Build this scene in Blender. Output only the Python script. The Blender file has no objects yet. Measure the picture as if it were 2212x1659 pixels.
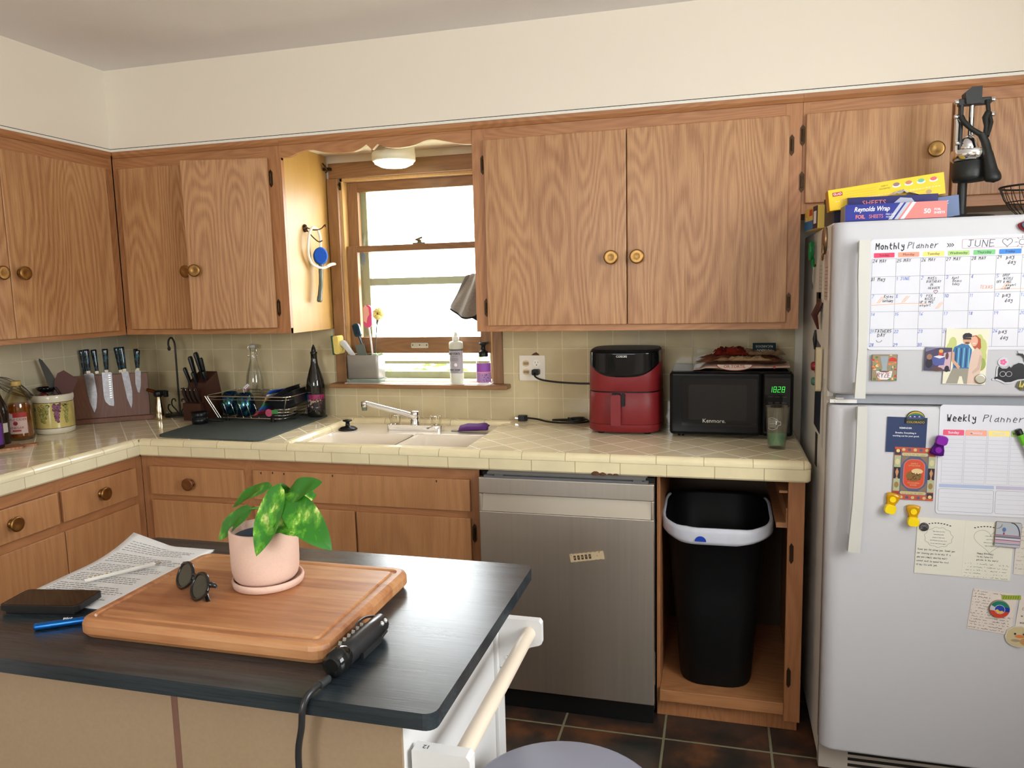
import bpy, bmesh, math, random
from mathutils import Vector, Matrix
PI = math.pi
SC = bpy.context.scene
COL = SC.collection

# ------------------------------------------------------------------ camera
def set_camera():
    yaw, pitch, roll = -0.2670, -0.1250, -0.0240
    fwd = Vector((math.sin(yaw)*math.cos(pitch), math.cos(yaw)*math.cos(pitch), math.sin(pitch)))
    right = fwd.cross(Vector((0, 0, 1))).normalized()
    up = right.cross(fwd)
    r = right*math.cos(roll) + up*math.sin(roll)
    u = -right*math.sin(roll) + up*math.cos(roll)
    cam = bpy.data.cameras.new('camera')
    cam.sensor_width = 36.0
    cam.lens = 1636.2/2212*36.0
    cam.clip_start = 0.05
    o = bpy.data.objects.new('camera', cam)
    COL.objects.link(o)
    m = Matrix((r, u, -fwd)).transposed().to_4x4()
    m.translation = Vector((2.9042, -3.2143, 1.4906))
    o.matrix_world = m
    SC.camera = o
set_camera()

# ------------------------------------------------------------------ view + world + lights
SC.view_settings.view_transform = 'Standard'
SC.view_settings.look = 'None'
SC.view_settings.gamma = 1.0
SC.view_settings.use_curve_mapping = False
SC.view_settings.exposure = 0.64

def set_world():
    w = bpy.data.worlds.new('sky')
    SC.world = w
    w.use_nodes = True
    nt = w.node_tree
    bg = nt.nodes['Background']
    bg.inputs['Color'].default_value = (0.93, 0.98, 1.0, 1)
    bg.inputs['Strength'].default_value = 11.0
set_world()

def area(name, loc, rot, sx, sy, power, col, portal=False):
    l = bpy.data.lights.new(name, 'AREA')
    l.shape = 'RECTANGLE'; l.size = sx; l.size_y = sy
    l.energy = power; l.color = col
    if portal: l.cycles.is_portal = True
    o = bpy.data.objects.new(name, l)
    o.location = loc; o.rotation_euler = rot
    COL.objects.link(o)
    return o
# daylight through the sink window (sky only, portal guides the sampling)
area('sink_window_portal', (1.58, 0.16, 1.57), (-PI/2, 0, 0), 0.66, 0.94, 1, (1, 1, 1), True)
# daylight through the window high on the right-hand wall and the one behind the camera (portals too)
SY0_, SY1_, SZ0_, SZ1_ = -3.10, -1.85, 1.20, 2.30
RX0_, RX1_, RZ0_, RZ1_ = 1.3, 2.9, 1.35, 2.30
area('side_window_portal', (4.50, (SY0_+SY1_)/2, (SZ0_+SZ1_)/2), (0, PI/2, 0), SZ1_-SZ0_, SY1_-SY0_, 1, (1, 1, 1), True)
area('rear_window_portal', ((RX0_+RX1_)/2, -6.15, (RZ0_+RZ1_)/2), (PI/2, 0, 0), RX1_-RX0_, RZ1_-RZ0_, 1, (1, 1, 1), True)

# ------------------------------------------------------------------ material kit
MATS = {}
def _new(name):
    m = bpy.data.materials.new(name); m.use_nodes = True
    nt = m.node_tree
    return m, nt, nt.nodes['Principled BSDF']
def N(nt, t, **k):
    n = nt.nodes.new(t)
    for a, b in k.items():
        if a in n.inputs.keys(): n.inputs[a].default_value = b
        else: setattr(n, a, b)
    return n
def L(nt, a, b): nt.links.new(a, b)
def c4(c): return (c[0], c[1], c[2], 1)
def srgb(r, g, b):
    f = lambda v: (v/255/12.92) if v/255 <= 0.04045 else ((v/255+0.055)/1.055)**2.4
    return (f(r), f(g), f(b))
def mat(name, col, rough=0.5, metal=0.0, trans=0.0, ior=1.45, alpha=1.0, emit=None, estr=0.0, noise=0.0, nscale=20, bump=0.0, bscale=200, sheen=0.0, coat=0.0, stretch=(1, 1, 1), spec=0.5):
    if name in MATS: return MATS[name]
    m, nt, b = _new(name)
    b.inputs['Base Color'].default_value = c4(col)
    b.inputs['Roughness'].default_value = rough
    b.inputs['Metallic'].default_value = metal
    b.inputs['Transmission Weight'].default_value = trans
    b.inputs['IOR'].default_value = ior
    b.inputs['Alpha'].default_value = alpha
    b.inputs['Specular IOR Level'].default_value = spec
    b.inputs['Sheen Weight'].default_value = sheen
    b.inputs['Coat Weight'].default_value = coat
    if emit:
        b.inputs['Emission Color'].default_value = c4(emit)
        b.inputs['Emission Strength'].default_value = estr
    tc = N(nt, 'ShaderNodeTexCoord')
    mp = N(nt, 'ShaderNodeMapping'); mp.inputs['Scale'].default_value = stretch
    L(nt, tc.outputs['Object'], mp.inputs['Vector'])
    if noise > 0:
        nz = N(nt, 'ShaderNodeTexNoise', Scale=nscale, Detail=5.0, Roughness=0.6)
        L(nt, mp.outputs[0], nz.inputs['Vector'])
        mr = N(nt, 'ShaderNodeMapRange'); mr.inputs['From Min'].default_value = 0.3; mr.inputs['From Max'].default_value = 0.7
        mr.inputs['To Min'].default_value = 1-noise; mr.inputs['To Max'].default_value = 1+noise
        L(nt, nz.outputs['Fac'], mr.inputs['Value'])
        mx = N(nt, 'ShaderNodeVectorMath', operation='SCALE')
        mx.inputs[0].default_value = col[:3]
        L(nt, mr.outputs[0], mx.inputs['Scale']); L(nt, mx.outputs[0], b.inputs['Base Color'])
    if bump > 0:
        nz = N(nt, 'ShaderNodeTexNoise', Scale=bscale, Detail=3.0)
        L(nt, mp.outputs[0], nz.inputs['Vector'])
        bp = N(nt, 'ShaderNodeBump', Strength=bump, Distance=0.002)
        L(nt, nz.outputs['Fac'], bp.inputs['Height']); L(nt, bp.outputs[0], b.inputs['Normal'])
    MATS[name] = m
    return m

def wood(name, c1, c2, axis='z', scale=1.0, rough=0.42, contrast=1.0, seed=0.0, fine=1.0, dark=None, coat=0.0, across=14.0):
    """oak style grain running along `axis`, cathedral figure from a distorted band field"""
    if name in MATS: return MATS[name]
    m, nt, b = _new(name)
    tc = N(nt, 'ShaderNodeTexCoord')
    mp = N(nt, 'ShaderNodeMapping')
    s = [1.0, 1.0, 1.0]; s['xyz'.index(axis)] = 0.16
    mp.inputs['Scale'].default_value = [v*scale for v in s]
    mp.inputs['Location'].default_value = (seed*1.7, seed*0.9, seed*2.3)
    L(nt, tc.outputs['Object'], mp.inputs['Vector'])
    # large figure
    n1 = N(nt, 'ShaderNodeTexNoise', Scale=3.6, Detail=2.0, Roughness=0.45)
    L(nt, mp.outputs[0], n1.inputs['Vector'])
    mul = N(nt, 'ShaderNodeMath', operation='MULTIPLY'); mul.inputs[1].default_value = across*3.4
    L(nt, n1.outputs['Fac'], mul.inputs[0])
    sn = N(nt, 'ShaderNodeMath', operation='SINE')
    mul2 = N(nt, 'ShaderNodeMath', operation='MULTIPLY'); mul2.inputs[1].default_value = 6.283
    L(nt, mul.outputs[0], mul2.inputs[0]); L(nt, mul2.outputs[0], sn.inputs[0])
    # fine pores
    mp2 = N(nt, 'ShaderNodeMapping')
    s2 = [1.0, 1.0, 1.0]; s2['xyz'.index(axis)] = 0.035
    mp2.inputs['Scale'].default_value = s2
    L(nt, tc.outputs['Object'], mp2.inputs['Vector'])
    n2 = N(nt, 'ShaderNodeTexNoise', Scale=260.0*fine, Detail=3.0, Roughness=0.7)
    L(nt, mp2.outputs[0], n2.inputs['Vector'])
    n3 = N(nt, 'ShaderNodeTexNoise', Scale=2.2, Detail=4.0, Roughness=0.6)
    L(nt, mp.outputs[0], n3.inputs['Vector'])
    a1 = N(nt, 'ShaderNodeMath', operation='MULTIPLY_ADD'); a1.inputs[1].default_value = 0.13*contrast; a1.inputs[2].default_value = 0.5
    L(nt, sn.outputs[0], a1.inputs[0])
    a2 = N(nt, 'ShaderNodeMath', operation='MULTIPLY_ADD'); a2.inputs[1].default_value = 0.95*contrast; a2.inputs[2].default_value = -0.475*contrast
    L(nt, n2.outputs['Fac'], a2.inputs[0])
    a3 = N(nt, 'ShaderNodeMath', operation='MULTIPLY_ADD'); a3.inputs[1].default_value = 0.9*contrast; a3.inputs[2].default_value = -0.45*contrast
    L(nt, n3.outputs['Fac'], a3.inputs[0])
    s1 = N(nt, 'ShaderNodeMath', operation='ADD'); s2n = N(nt, 'ShaderNodeMath', operation='ADD'); s2n.use_clamp = True
    L(nt, a1.outputs[0], s1.inputs[0]); L(nt, a2.outputs[0], s1.inputs[1])
    L(nt, s1.outputs[0], s2n.inputs[0]); L(nt, a3.outputs[0], s2n.inputs[1])
    cr = N(nt, 'ShaderNodeValToRGB')
    cr.color_ramp.elements[0].color = c4(c1); cr.color_ramp.elements[1].color = c4(c2)
    cr.color_ramp.elements[0].position = 0.15; cr.color_ramp.elements[1].position = 0.85
    L(nt, s2n.outputs[0], cr.inputs['Fac'])
    L(nt, cr.outputs['Color'], b.inputs['Base Color'])
    b.inputs['Roughness'].default_value = rough
    b.inputs['Coat Weight'].default_value = coat
    b.inputs['Coat Roughness'].default_value = 0.3
    bp = N(nt, 'ShaderNodeBump', Strength=0.12, Distance=0.001)
    L(nt, s1.outputs[0], bp.inputs['Height']); L(nt, bp.outputs[0], b.inputs['Normal'])
    MATS[name] = m
    return m

def tile_mat(name, col, grout, size, off=(0, 0), plane='xz', rot=0.0, gw=0.0035, rough=0.16, stag=0.0, sy=None, var=0.05, metal=0.0, nse=None, bump=0.35):
    """square (or sy) glazed tiles with grout lines; plane picks the object coordinates used"""
    if name in MATS: return MATS[name]
    m, nt, b = _new(name)
    tc = N(nt, 'ShaderNodeTexCoord')
    sp = N(nt, 'ShaderNodeSeparateXYZ'); L(nt, tc.outputs['Object'], sp.inputs[0])
    cb = N(nt, 'ShaderNodeCombineXYZ')
    L(nt, sp.outputs['xyz'.index(plane[0])], cb.inputs[0]); L(nt, sp.outputs['xyz'.index(plane[1])], cb.inputs[1])
    sub = N(nt, 'ShaderNodeVectorMath', operation='SUBTRACT'); sub.inputs[1].default_value = (off[0], off[1], 0)
    L(nt, cb.outputs[0], sub.inputs[0])
    vr = N(nt, 'ShaderNodeVectorRotate', rotation_type='Z_AXIS'); vr.inputs['Angle'].default_value = rot
    L(nt, sub.outputs[0], vr.inputs['Vector'])
    add = N(nt, 'ShaderNodeVectorMath', operation='ADD'); add.inputs[1].default_value = (size*200, (sy or size)*200, 0)
    L(nt, vr.outputs[0], add.inputs[0])
    br = N(nt, 'ShaderNodeTexBrick')
    br.offset = stag; br.offset_frequency = 2; br.squash = 1.0
    br.inputs['Scale'].default_value = 1.0
    br.inputs['Brick Width'].default_value = size
    br.inputs['Row Height'].default_value = sy or size
    br.inputs['Mortar Size'].default_value = gw/2
    br.inputs['Mortar Smooth'].default_value = 0.15
    br.inputs['Color1'].default_value = c4([v*(1-var) for v in col])
    br.inputs['Color2'].default_value = c4([min(1, v*(1+var)) for v in col])
    br.inputs['Mortar'].default_value = c4(grout)
    L(nt, add.outputs[0], br.inputs['Vector'])
    src = br.outputs['Color']
    nz = N(nt, 'ShaderNodeTexNoise', Scale=(nse[0] if nse else 9.0), Detail=5.0, Roughness=0.62)
    L(nt, tc.outputs['Object'], nz.inputs['Vector'])
    if nse:
        cr = N(nt, 'ShaderNodeValToRGB')
        e = cr.color_ramp.elements
        e[0].position = 0.36; e[1].position = 0.66
        e[0].color = c4(nse[1]); e[1].color = c4(nse[2])
        md = e.new(0.5); md.color = c4(nse[3])
        L(nt, nz.outputs['Fac'], cr.inputs['Fac'])
        mx = N(nt, 'ShaderNodeMix', data_type='RGBA'); 
        L(nt, br.outputs['Fac'], mx.inputs['Factor'])
        L(nt, cr.outputs['Color'], mx.inputs['A']); mx.inputs['B'].default_value = c4(grout)
        src = mx.outputs['Result']
    else:
        mr = N(nt, 'ShaderNodeMapRange'); mr.inputs['From Min'].default_value = 0.3; mr.inputs['From Max'].default_value = 0.7
        mr.inputs['To Min'].default_value = 0.94; mr.inputs['To Max'].default_value = 1.05
        L(nt, nz.outputs['Fac'], mr.inputs['Value'])
        sc = N(nt, 'ShaderNodeVectorMath', operation='SCALE')
        L(nt, src, sc.inputs[0]); L(nt, mr.outputs[0], sc.inputs['Scale'])
        src = sc.outputs[0]
    L(nt, src, b.inputs['Base Color'])
    rr = N(nt, 'ShaderNodeMapRange'); rr.inputs['To Min'].default_value = rough; rr.inputs['To Max'].default_value = 0.8
    L(nt, br.outputs['Fac'], rr.inputs['Value']); L(nt, rr.outputs[0], b.inputs['Roughness'])
    inv = N(nt, 'ShaderNodeMath', operation='MULTIPLY_ADD'); inv.inputs[1].default_value = -1.0; inv.inputs[2].default_value = 1.0
    L(nt, br.outputs['Fac'], inv.inputs[0])
    n2 = N(nt, 'ShaderNodeTexNoise', Scale=14.0, Detail=2.0)
    L(nt, tc.outputs['Object'], n2.inputs['Vector'])
    ad = N(nt, 'ShaderNodeMath', operation='MULTIPLY_ADD'); ad.inputs[1].default_value = 0.35
    L(nt, n2.outputs['Fac'], ad.inputs[0]); L(nt, inv.outputs[0], ad.inputs[2])
    bp = N(nt, 'ShaderNodeBump', Strength=bump, Distance=0.002)
    L(nt, ad.outputs[0], bp.inputs['Height']); L(nt, bp.outputs[0], b.inputs['Normal'])
    MATS[name] = m
    return m

def glass(name, col=(1, 1, 1), rough=0.0, ior=1.45):
    return mat(name, col, rough=rough, trans=1.0, ior=ior)
def thin_glass(name, tint=(0.94, 0.96, 0.93)):
    if name in MATS: return MATS[name]
    m, nt, b = _new(name)
    nt.nodes.remove(b)
    tr = N(nt, 'ShaderNodeBsdfTransparent'); tr.inputs['Color'].default_value = c4(tint)
    gl = N(nt, 'ShaderNodeBsdfGlossy'); gl.inputs['Roughness'].default_value = 0.03
    fr = N(nt, 'ShaderNodeLayerWeight'); fr.inputs['Blend'].default_value = 0.28
    mm = N(nt, 'ShaderNodeMath', operation='MULTIPLY_ADD'); mm.inputs[1].default_value = 0.5; mm.inputs[2].default_value = 0.03
    mx = N(nt, 'ShaderNodeMixShader')
    L(nt, fr.outputs['Fresnel'], mm.inputs[0]); L(nt, mm.outputs[0], mx.inputs['Fac'])
    L(nt, tr.outputs[0], mx.inputs[1]); L(nt, gl.outputs[0], mx.inputs[2])
    L(nt, mx.outputs[0], nt.nodes['Material Output'].inputs['Surface'])
    MATS[name] = m
    return m
def pane_mat(name, tint=(1, 1, 1), refl=0.06):
    """thin flat glass: mostly see-through with a faint mirror"""
    if name in MATS: return MATS[name]
    m, nt, b = _new(name)
    nt.nodes.remove(b)
    tr = N(nt, 'ShaderNodeBsdfTransparent'); tr.inputs['Color'].default_value = c4(tint)
    gl = N(nt, 'ShaderNodeBsdfGlossy'); gl.inputs['Roughness'].default_value = 0.02
    mx = N(nt, 'ShaderNodeMixShader'); mx.inputs['Fac'].default_value = refl
    L(nt, tr.outputs[0], mx.inputs[1]); L(nt, gl.outputs[0], mx.inputs[2])
    L(nt, mx.outputs[0], nt.nodes['Material Output'].inputs['Surface'])
    MATS[name] = m
    return m

# ------------------------------------------------------------------ mesh kit
OFF = {}      # root object -> world offset its children are built in
class MB:
    def __init__(s, mats=None):
        s.v = []; s.f = []; s.m = []; s.mats = []; s.cur = 0; s.sm = []; s.smooth = False; s.X = None
        if mats is not None: s.use(mats)
    def use(s, m):
        if m not in s.mats: s.mats.append(m)
        s.cur = s.mats.index(m); return s
    def add(s, vs, fs, smooth=None):
        b = len(s.v)
        for p in vs:
            p = Vector(p)
            if s.X is not None: p = s.X @ p
            s.v.append(p)
        for f in fs:
            s.f.append([b+i for i in f]); s.m.append(s.cur); s.sm.append(s.smooth if smooth is None else smooth)
        return s
    def box(s, x0, x1, y0, y1, z0, z1):
        x0, x1 = sorted((x0, x1)); y0, y1 = sorted((y0, y1)); z0, z1 = sorted((z0, z1))
        vs = [(x, y, z) for z in (z0, z1) for y in (y0, y1) for x in (x0, x1)]
        return s.add(vs, [(0, 2, 3, 1), (4, 5, 7, 6), (0, 1, 5, 4), (2, 6, 7, 3), (0, 4, 6, 2), (1, 3, 7, 5)], False)
    def cbox(s, c, d, M=None):
        vs = [Vector(((i & 1)*2-1, ((i >> 1) & 1)*2-1, ((i >> 2) & 1)*2-1)) for i in range(8)]
        vs = [Vector((v.x*d[0]/2, v.y*d[1]/2, v.z*d[2]/2)) for v in vs]
        if M is not None: vs = [M @ v for v in vs]
        vs = [v+Vector(c) for v in vs]
        return s.add(vs, [(0, 2, 3, 1), (4, 5, 7, 6), (0, 1, 5, 4), (2, 6, 7, 3), (0, 4, 6, 2), (1, 3, 7, 5)], False)
    def loft(s, rings, caps=(True, True), closed=True, smooth=True):
        """rings: lists of points of equal length"""
        n = len(rings[0]); vs = [p for r in rings for p in r]; fs = []
        for i in range(len(rings)-1):
            for j in range(n if closed else n-1):
                k = (j+1) % n
                fs.append((i*n+j, i*n+k, (i+1)*n+k, (i+1)*n+j))
        s.add(vs, fs, smooth)
        if caps[0]: s.add(rings[0], [tuple(range(n-1, -1, -1))], False)
        if caps[1]: s.add(rings[-1], [tuple(range(n))], False)
        return s
    def lathe(s, prof, c=(0, 0, 0), seg=32, axis='z', caps=(True, True), smooth=True, sx=1.0, sy=1.0):
        rings = []
        for r, h in prof:
            ring = []
            for i in range(seg):
                a = 2*PI*i/seg
                p = (r*math.cos(a)*sx, r*math.sin(a)*sy, h)
                if axis == 'y': p = (p[0], -h, p[1])      # height runs towards -y
                elif axis == 'x': p = (h, p[0], p[1])
                ring.append((p[0]+c[0], p[1]+c[1], p[2]+c[2]))
            rings.append(ring)
        return s.loft(rings, caps, True, smooth)
    def tube(s, pts, r, seg=8, caps=True, flat=None):
        pts = [Vector(p) for p in pts]; rings = []
        t0 = (pts[1]-pts[0]).normalized()
        ref = Vector((0, 0, 1)) if abs(t0.z) < 0.9 else Vector((1, 0, 0))
        nrm = t0.cross(ref).normalized()
        for i, p in enumerate(pts):
            if i == 0: t = pts[1]-pts[0]
            elif i == len(pts)-1: t = pts[-1]-pts[-2]
            else: t = (pts[i+1]-p).normalized()+(p-pts[i-1]).normalized()
            t.normalize()
            nrm = (nrm-t*nrm.dot(t)).normalized()
            bn = t.cross(nrm)
            rr = r[i] if isinstance(r, (list, tuple)) else r
            fl = flat or 1.0
            rings.append([p+(nrm*math.cos(2*PI*k/seg)+bn*math.sin(2*PI*k/seg)*fl)*rr for k in range(seg)])
        return s.loft(rings, (caps, caps))
    def prism(s, poly, a0, a1, plane='xz', smooth=False):
        """extrude a 2D outline between a0 and a1 along the missing axis"""
        def P(p, a):
            if plane == 'xz': return (p[0], a, p[1])
            if plane == 'xy': return (p[0], p[1], a)
            return (a, p[0], p[1])
        return s.loft([[P(p, a0) for p in poly], [P(p, a1) for p in poly]], (True, True), True, smooth)
    def grid(s, fn, nu, nv, smooth=True, thick=0.0):
        vs = [fn(i/nu, j/nv) for j in range(nv+1) for i in range(nu+1)]
        fs = [(j*(nu+1)+i, j*(nu+1)+i+1, (j+1)*(nu+1)+i+1, (j+1)*(nu+1)+i) for j in range(nv) for i in range(nu)]
        return s.add(vs, fs, smooth)
    def ball(s, c, r, seg=16, rings=10, sc=(1, 1, 1)):
        pr = [[(c[0]+r*sc[0]*math.sin(PI*i/rings)*math.cos(2*PI*j/seg), c[1]+r*sc[1]*math.sin(PI*i/rings)*math.sin(2*PI*j/seg), c[2]-r*sc[2]*math.cos(PI*i/rings)) for j in range(seg)] for i in range(1, rings)]
        s.loft(pr, (True, True)); return s
    def build(s, name, parent=None, m=None, bevel=0.0, seg=2, solid=0.0, sub=0, label=None):
        if m is not None: s.use(m)
        off = OFF.get(parent.name, Vector((0, 0, 0))) if parent is not None else s.__dict__.get('o', Vector((0, 0, 0)))
        me = bpy.data.meshes.new(name)
        me.from_pydata([p-off for p in s.v], [], s.f)
        for mm in s.mats: me.materials.append(mm)
        me.polygons.foreach_set('material_index', s.m)
        me.polygons.foreach_set('use_smooth', s.sm)
        me.update()
        bm = bmesh.new(); bm.from_mesh(me); bmesh.ops.recalc_face_normals(bm, faces=bm.faces)
        bm.to_mesh(me); bm.free()
        o = bpy.data.objects.new(name, me); COL.objects.link(o)
        if parent is not None:
            o.parent = parent; OFF[o.name] = off
        else:
            o.location = off
        if solid:
            q = o.modifiers.new('solid', 'SOLIDIFY'); q.thickness = solid; q.offset = 0
        if bevel:
            q = o.modifiers.new('bevel', 'BEVEL'); q.width = bevel; q.segments = seg; q.limit_method = 'ANGLE'; q.angle_limit = 0.7
            q.harden_normals = False
        if sub:
            q = o.modifiers.new('sub', 'SUBSURF'); q.levels = sub; q.render_levels = sub
        if label: o['label'] = label
        return o

def root(name, loc, label, cat, group=None, world=True, rot=None):
    """Empty at the base of a thing. world=True: its parts are written in world coordinates"""
    o = bpy.data.objects.new(name, None); COL.objects.link(o)
    o.empty_display_size = 0.05
    o.location = loc
    if rot is not None: o.rotation_euler = rot
    OFF[o.name] = Vector(loc) if world else Vector((0, 0, 0))
    o['label'] = label; o['category'] = cat
    if group: o['group'] = group
    return o
def tag(o, label, cat, group=None, kind=None):
    o['label'] = label; o['category'] = cat
    if group: o['group'] = group
    if kind: o['kind'] = kind
    return o
def struct(o, label=None, cat=None):
    o['kind'] = 'structure'
    if label: o['label'] = label
    if cat: o['category'] = cat
    return o
def copy_tree(o, parent=None):
    kids = list(o.children)
    c = o.copy(); COL.objects.link(c)
    if parent is not None: c.parent = parent
    for k in kids: copy_tree(k, c)
    return c
def at(o, mb): mb.o = Vector(o); return mb
def RZ(a): return Matrix.Rotation(a, 4, 'Z')
def XF(loc, rz=0.0, rx=0.0, ry=0.0):
    return Matrix.Translation(Vector(loc)) @ Matrix.Rotation(rz, 4, 'Z') @ Matrix.Rotation(ry, 4, 'Y') @ Matrix.Rotation(rx, 4, 'X')
# frames for flat work: local (u, v, n) -> wall facing -y, wall facing -x, table facing +z
def FRONT(x, y, z, roll=0.0):     # u=+x v=+z n=-y
    return Matrix.Translation(Vector((x, y, z))) @ Matrix(((1, 0, 0, 0), (0, 0, -1, 0), (0, 1, 0, 0), (0, 0, 0, 1))) @ Matrix.Rotation(roll, 4, 'Z')
def SIDE(x, y, z, roll=0.0):      # faces -x : u=-y v=+z n=-x
    return Matrix.Translation(Vector((x, y, z))) @ Matrix(((0, 0, -1, 0), (-1, 0, 0, 0), (0, 1, 0, 0), (0, 0, 0, 1))) @ Matrix.Rotation(roll, 4, 'Z')

# ------------------------------------------------------------------ printed text (built-in font) and hand lettering (strokes)
def text(mb, s, M, size, m, align='CENTER', shear=0.0, bold=0.0, depth=0.0002, sx=1.0):
    cu = bpy.data.curves.new('t', 'FONT'); cu.body = s; cu.size = size; cu.align_x = align; cu.align_y = 'CENTER'
    cu.shear = shear; cu.offset = bold*size; cu.extrude = depth/2; cu.resolution_u = 2
    o = bpy.data.objects.new('t', cu); COL.objects.link(o)
    dg = bpy.context.evaluated_depsgraph_get(); me = o.evaluated_get(dg).to_mesh()
    S = Matrix.Diagonal((sx, 1, 1, 1))
    mb.use(m); mb.add([M @ S @ Vector(v.co) for v in me.vertices], [tuple(p.vertices) for p in me.polygons], False)
    o.evaluated_get(dg).to_mesh_clear(); bpy.data.objects.remove(o); bpy.data.curves.remove(cu)
_G = """A 00,26,40/12,32
B 00,06,36,45,34,03/34,42,31,00
C 45,26,05,01,20,41
D 00,06,26,44,42,20,00
E 40,00,06,46/03,33
F 00,06,46/03,33
G 45,26,05,01,20,41,43,23
H 00,06/40,46/03,43
I 20,26
J 06,46/26,21,10,01
K 00,06/46,03,40
L 06,00,40
M 00,06,23,46,40
N 00,06,40,46
O 20,01,05,26,45,41,20
P 00,06,36,45,34,03
Q 20,01,05,26,45,41,20/31,50
R 00,06,36,45,34,03/23,40
S 45,26,05,04,42,41,20,01
T 20,26/06,46
U 06,01,20,41,46
V 06,20,46
W 06,10,23,30,46
X 00,46/06,40
Y 06,23,46/23,20
Z 06,46,00,40
0 20,01,05,26,45,41,20
1 20,26,15
2 05,26,45,44,00,40
3 05,26,45,33,13/33,41,20,01
4 30,36,02,42
5 46,06,03,33,42,31,00
6 46,14,01,20,41,32,12
7 06,46,10
8 23,05,26,45,23,01,20,41,23
9 33,13,05,26,45,30
a 33,13,01,10,31/34,31,40
b 06,00,30,42,33,03
c 34,13,01,10,31
d 33,13,01,10,31/36,30
e 02,32,33,14,02,01,10,30
f 10,15,26,36/03,23
g 33,13,01,10,31/34,3A,1B,0A
h 06,00/03,23,32,30
i 20,24/25,26
j 24,2A,1B/25,26
k 06,00/34,02,30
l 16,11,20
m 00,04/03,14,23,20/23,34,43,40
n 00,04/03,23,32,30
o 20,01,03,24,33,31,20
p 0B,04/03,23,32,30,10,01
q 33,13,01,10,31/34,3B
r 00,04/02,13,34
s 34,14,03,31,20,00
t 16,11,20,30/04,34
u 04,01,10,31/34,30
v 04,20,34
w 04,10,23,30,44
x 00,34/04,30
y 04,12,32/34,3A,1B,0A
z 04,34,00,30
. 10,11
- 03,23
! 20,21/23,26
@ 32,13,22,32,42,45,26,05,01,20,40
' 16,15
> 00,33,06/20,53,26
: 11,12/14,15"""
GLY = {}
def _c(ch): return {'A': -1.0, 'B': -2.0}.get(ch, None) if ch in 'AB' else float(ch)
for ln in _G.split('\n'):
    k, d = ln.split(' ', 1)
    GLY[k] = [[(_c(p[0]), _c(p[1])) for p in st.split(',')] for st in d.split('/')]
def stroke(mb, pts, M, w, m, n=0.0003):
    mb.use(m)
    for a, b in zip(pts[:-1], pts[1:]):
        a = Vector((a[0], a[1])); b = Vector((b[0], b[1])); d = b-a
        if d.length < 1e-7: continue
        d.normalize(); q = Vector((-d.y, d.x))*w/2; a2 = a-d*w*0.35; b2 = b+d*w*0.35
        mb.add([M @ Vector((p.x, p.y, n)) for p in (a2-q, b2-q, b2+q, a2+q)], [(0, 1, 2, 3)], False)
def hand(mb, s, M, h, m, w=None, slant=0.12, jit=0.06, seed=1, adv=1.0, x0=0, y0=0, center=False, n=0.0015):
    """hand lettering: h = capital height"""
    rnd = random.Random(seed+len(s)); u = h/6.0; w = w or h*0.1
    wid = sum((3.2 if ch == ' ' else (4.6 if ch in 'mwMWOD' else (2.6 if ch in "il1I.'" else (4.2 if not ch.islower() else 3.8))))+1.1 for ch in s)*u*adv
    x = x0-(wid/2 if center else 0)
    for ch in s:
        a = 3.2 if ch == ' ' else (4.6 if ch in 'mwMWOD' else (2.6 if ch in "il1I.'" else (4.2 if not ch.islower() else 3.8)))
        if ch in GLY:
            dy = rnd.uniform(-1, 1)*jit*h; sc = 1+rnd.uniform(-1, 1)*jit*1.5
            for st in GLY[ch]:
                pts = []
                for p in st:
                    px = (p[0]-(1.0 if ch in "1I'.l" else 0))*u*sc; py = p[1]*u*sc
                    pts.append((x+px*0.85*adv+py*slant+rnd.uniform(-1, 1)*jit*h*0.3, y0+dy+py+rnd.uniform(-1, 1)*jit*h*0.3))
                stroke(mb, pts, M, w, m, n)
        x += (a+1.1)*u*adv
    return x
def scribble(mb, M, x0, x1, y, h, m, seed, w=0.0006):
    """a line of small illegible handwriting"""
    rnd = random.Random(seed); x = x0; pts = []
    while x < x1:
        if rnd.random() < 0.16:
            if len(pts) > 1: stroke(mb, pts, M, w, m, 0.0015)
            pts = []; x += h*0.9
        pts.append((x, y+rnd.choice((0, h*0.45, h*0.5, h*0.1, h*0.9 if rnd.random() < 0.4 else h*0.4))))
        x += h*rnd.uniform(0.2, 0.42)
    if len(pts) > 1: stroke(mb, pts, M, w, m, 0.0015)
def rrect(x0, x1, y0, y1, r, n=5):
    pts = []
    for cx, cy, a in ((x1-r, y1-r, 0), (x0+r, y1-r, 90), (x0+r, y0+r, 180), (x1-r, y0+r, 270)):
        for i in range(n+1):
            t = math.radians(a+90*i/n); pts.append((cx+r*math.cos(t), cy+r*math.sin(t)))
    return pts
_K = [0]
def flat(mb, poly, M, m, n=0.0, th=None):
    """filled outline in a flat frame; th gives it thickness (from n-th to n)"""
    mb.use(m)
    if not th: _K[0] += 1; n += (_K[0] % 60)*1.5e-6
    if th:
        mb.loft([[M @ Vector((p[0], p[1], n-th)) for p in poly], [M @ Vector((p[0], p[1], n)) for p in poly]], (True, True), True, False)
    else:
        mb.add([M @ Vector((p[0], p[1], n)) for p in poly], [tuple(range(len(poly)))], False)
def disc(x, y, r, n=20, ry=None): return [(x+r*math.cos(2*PI*i/n), y+(ry or r)*math.sin(2*PI*i/n)) for i in range(n)]
def rect(x0, x1, y0, y1): return [(x0, y0), (x1, y0), (x1, y1), (x0, y1)]
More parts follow.
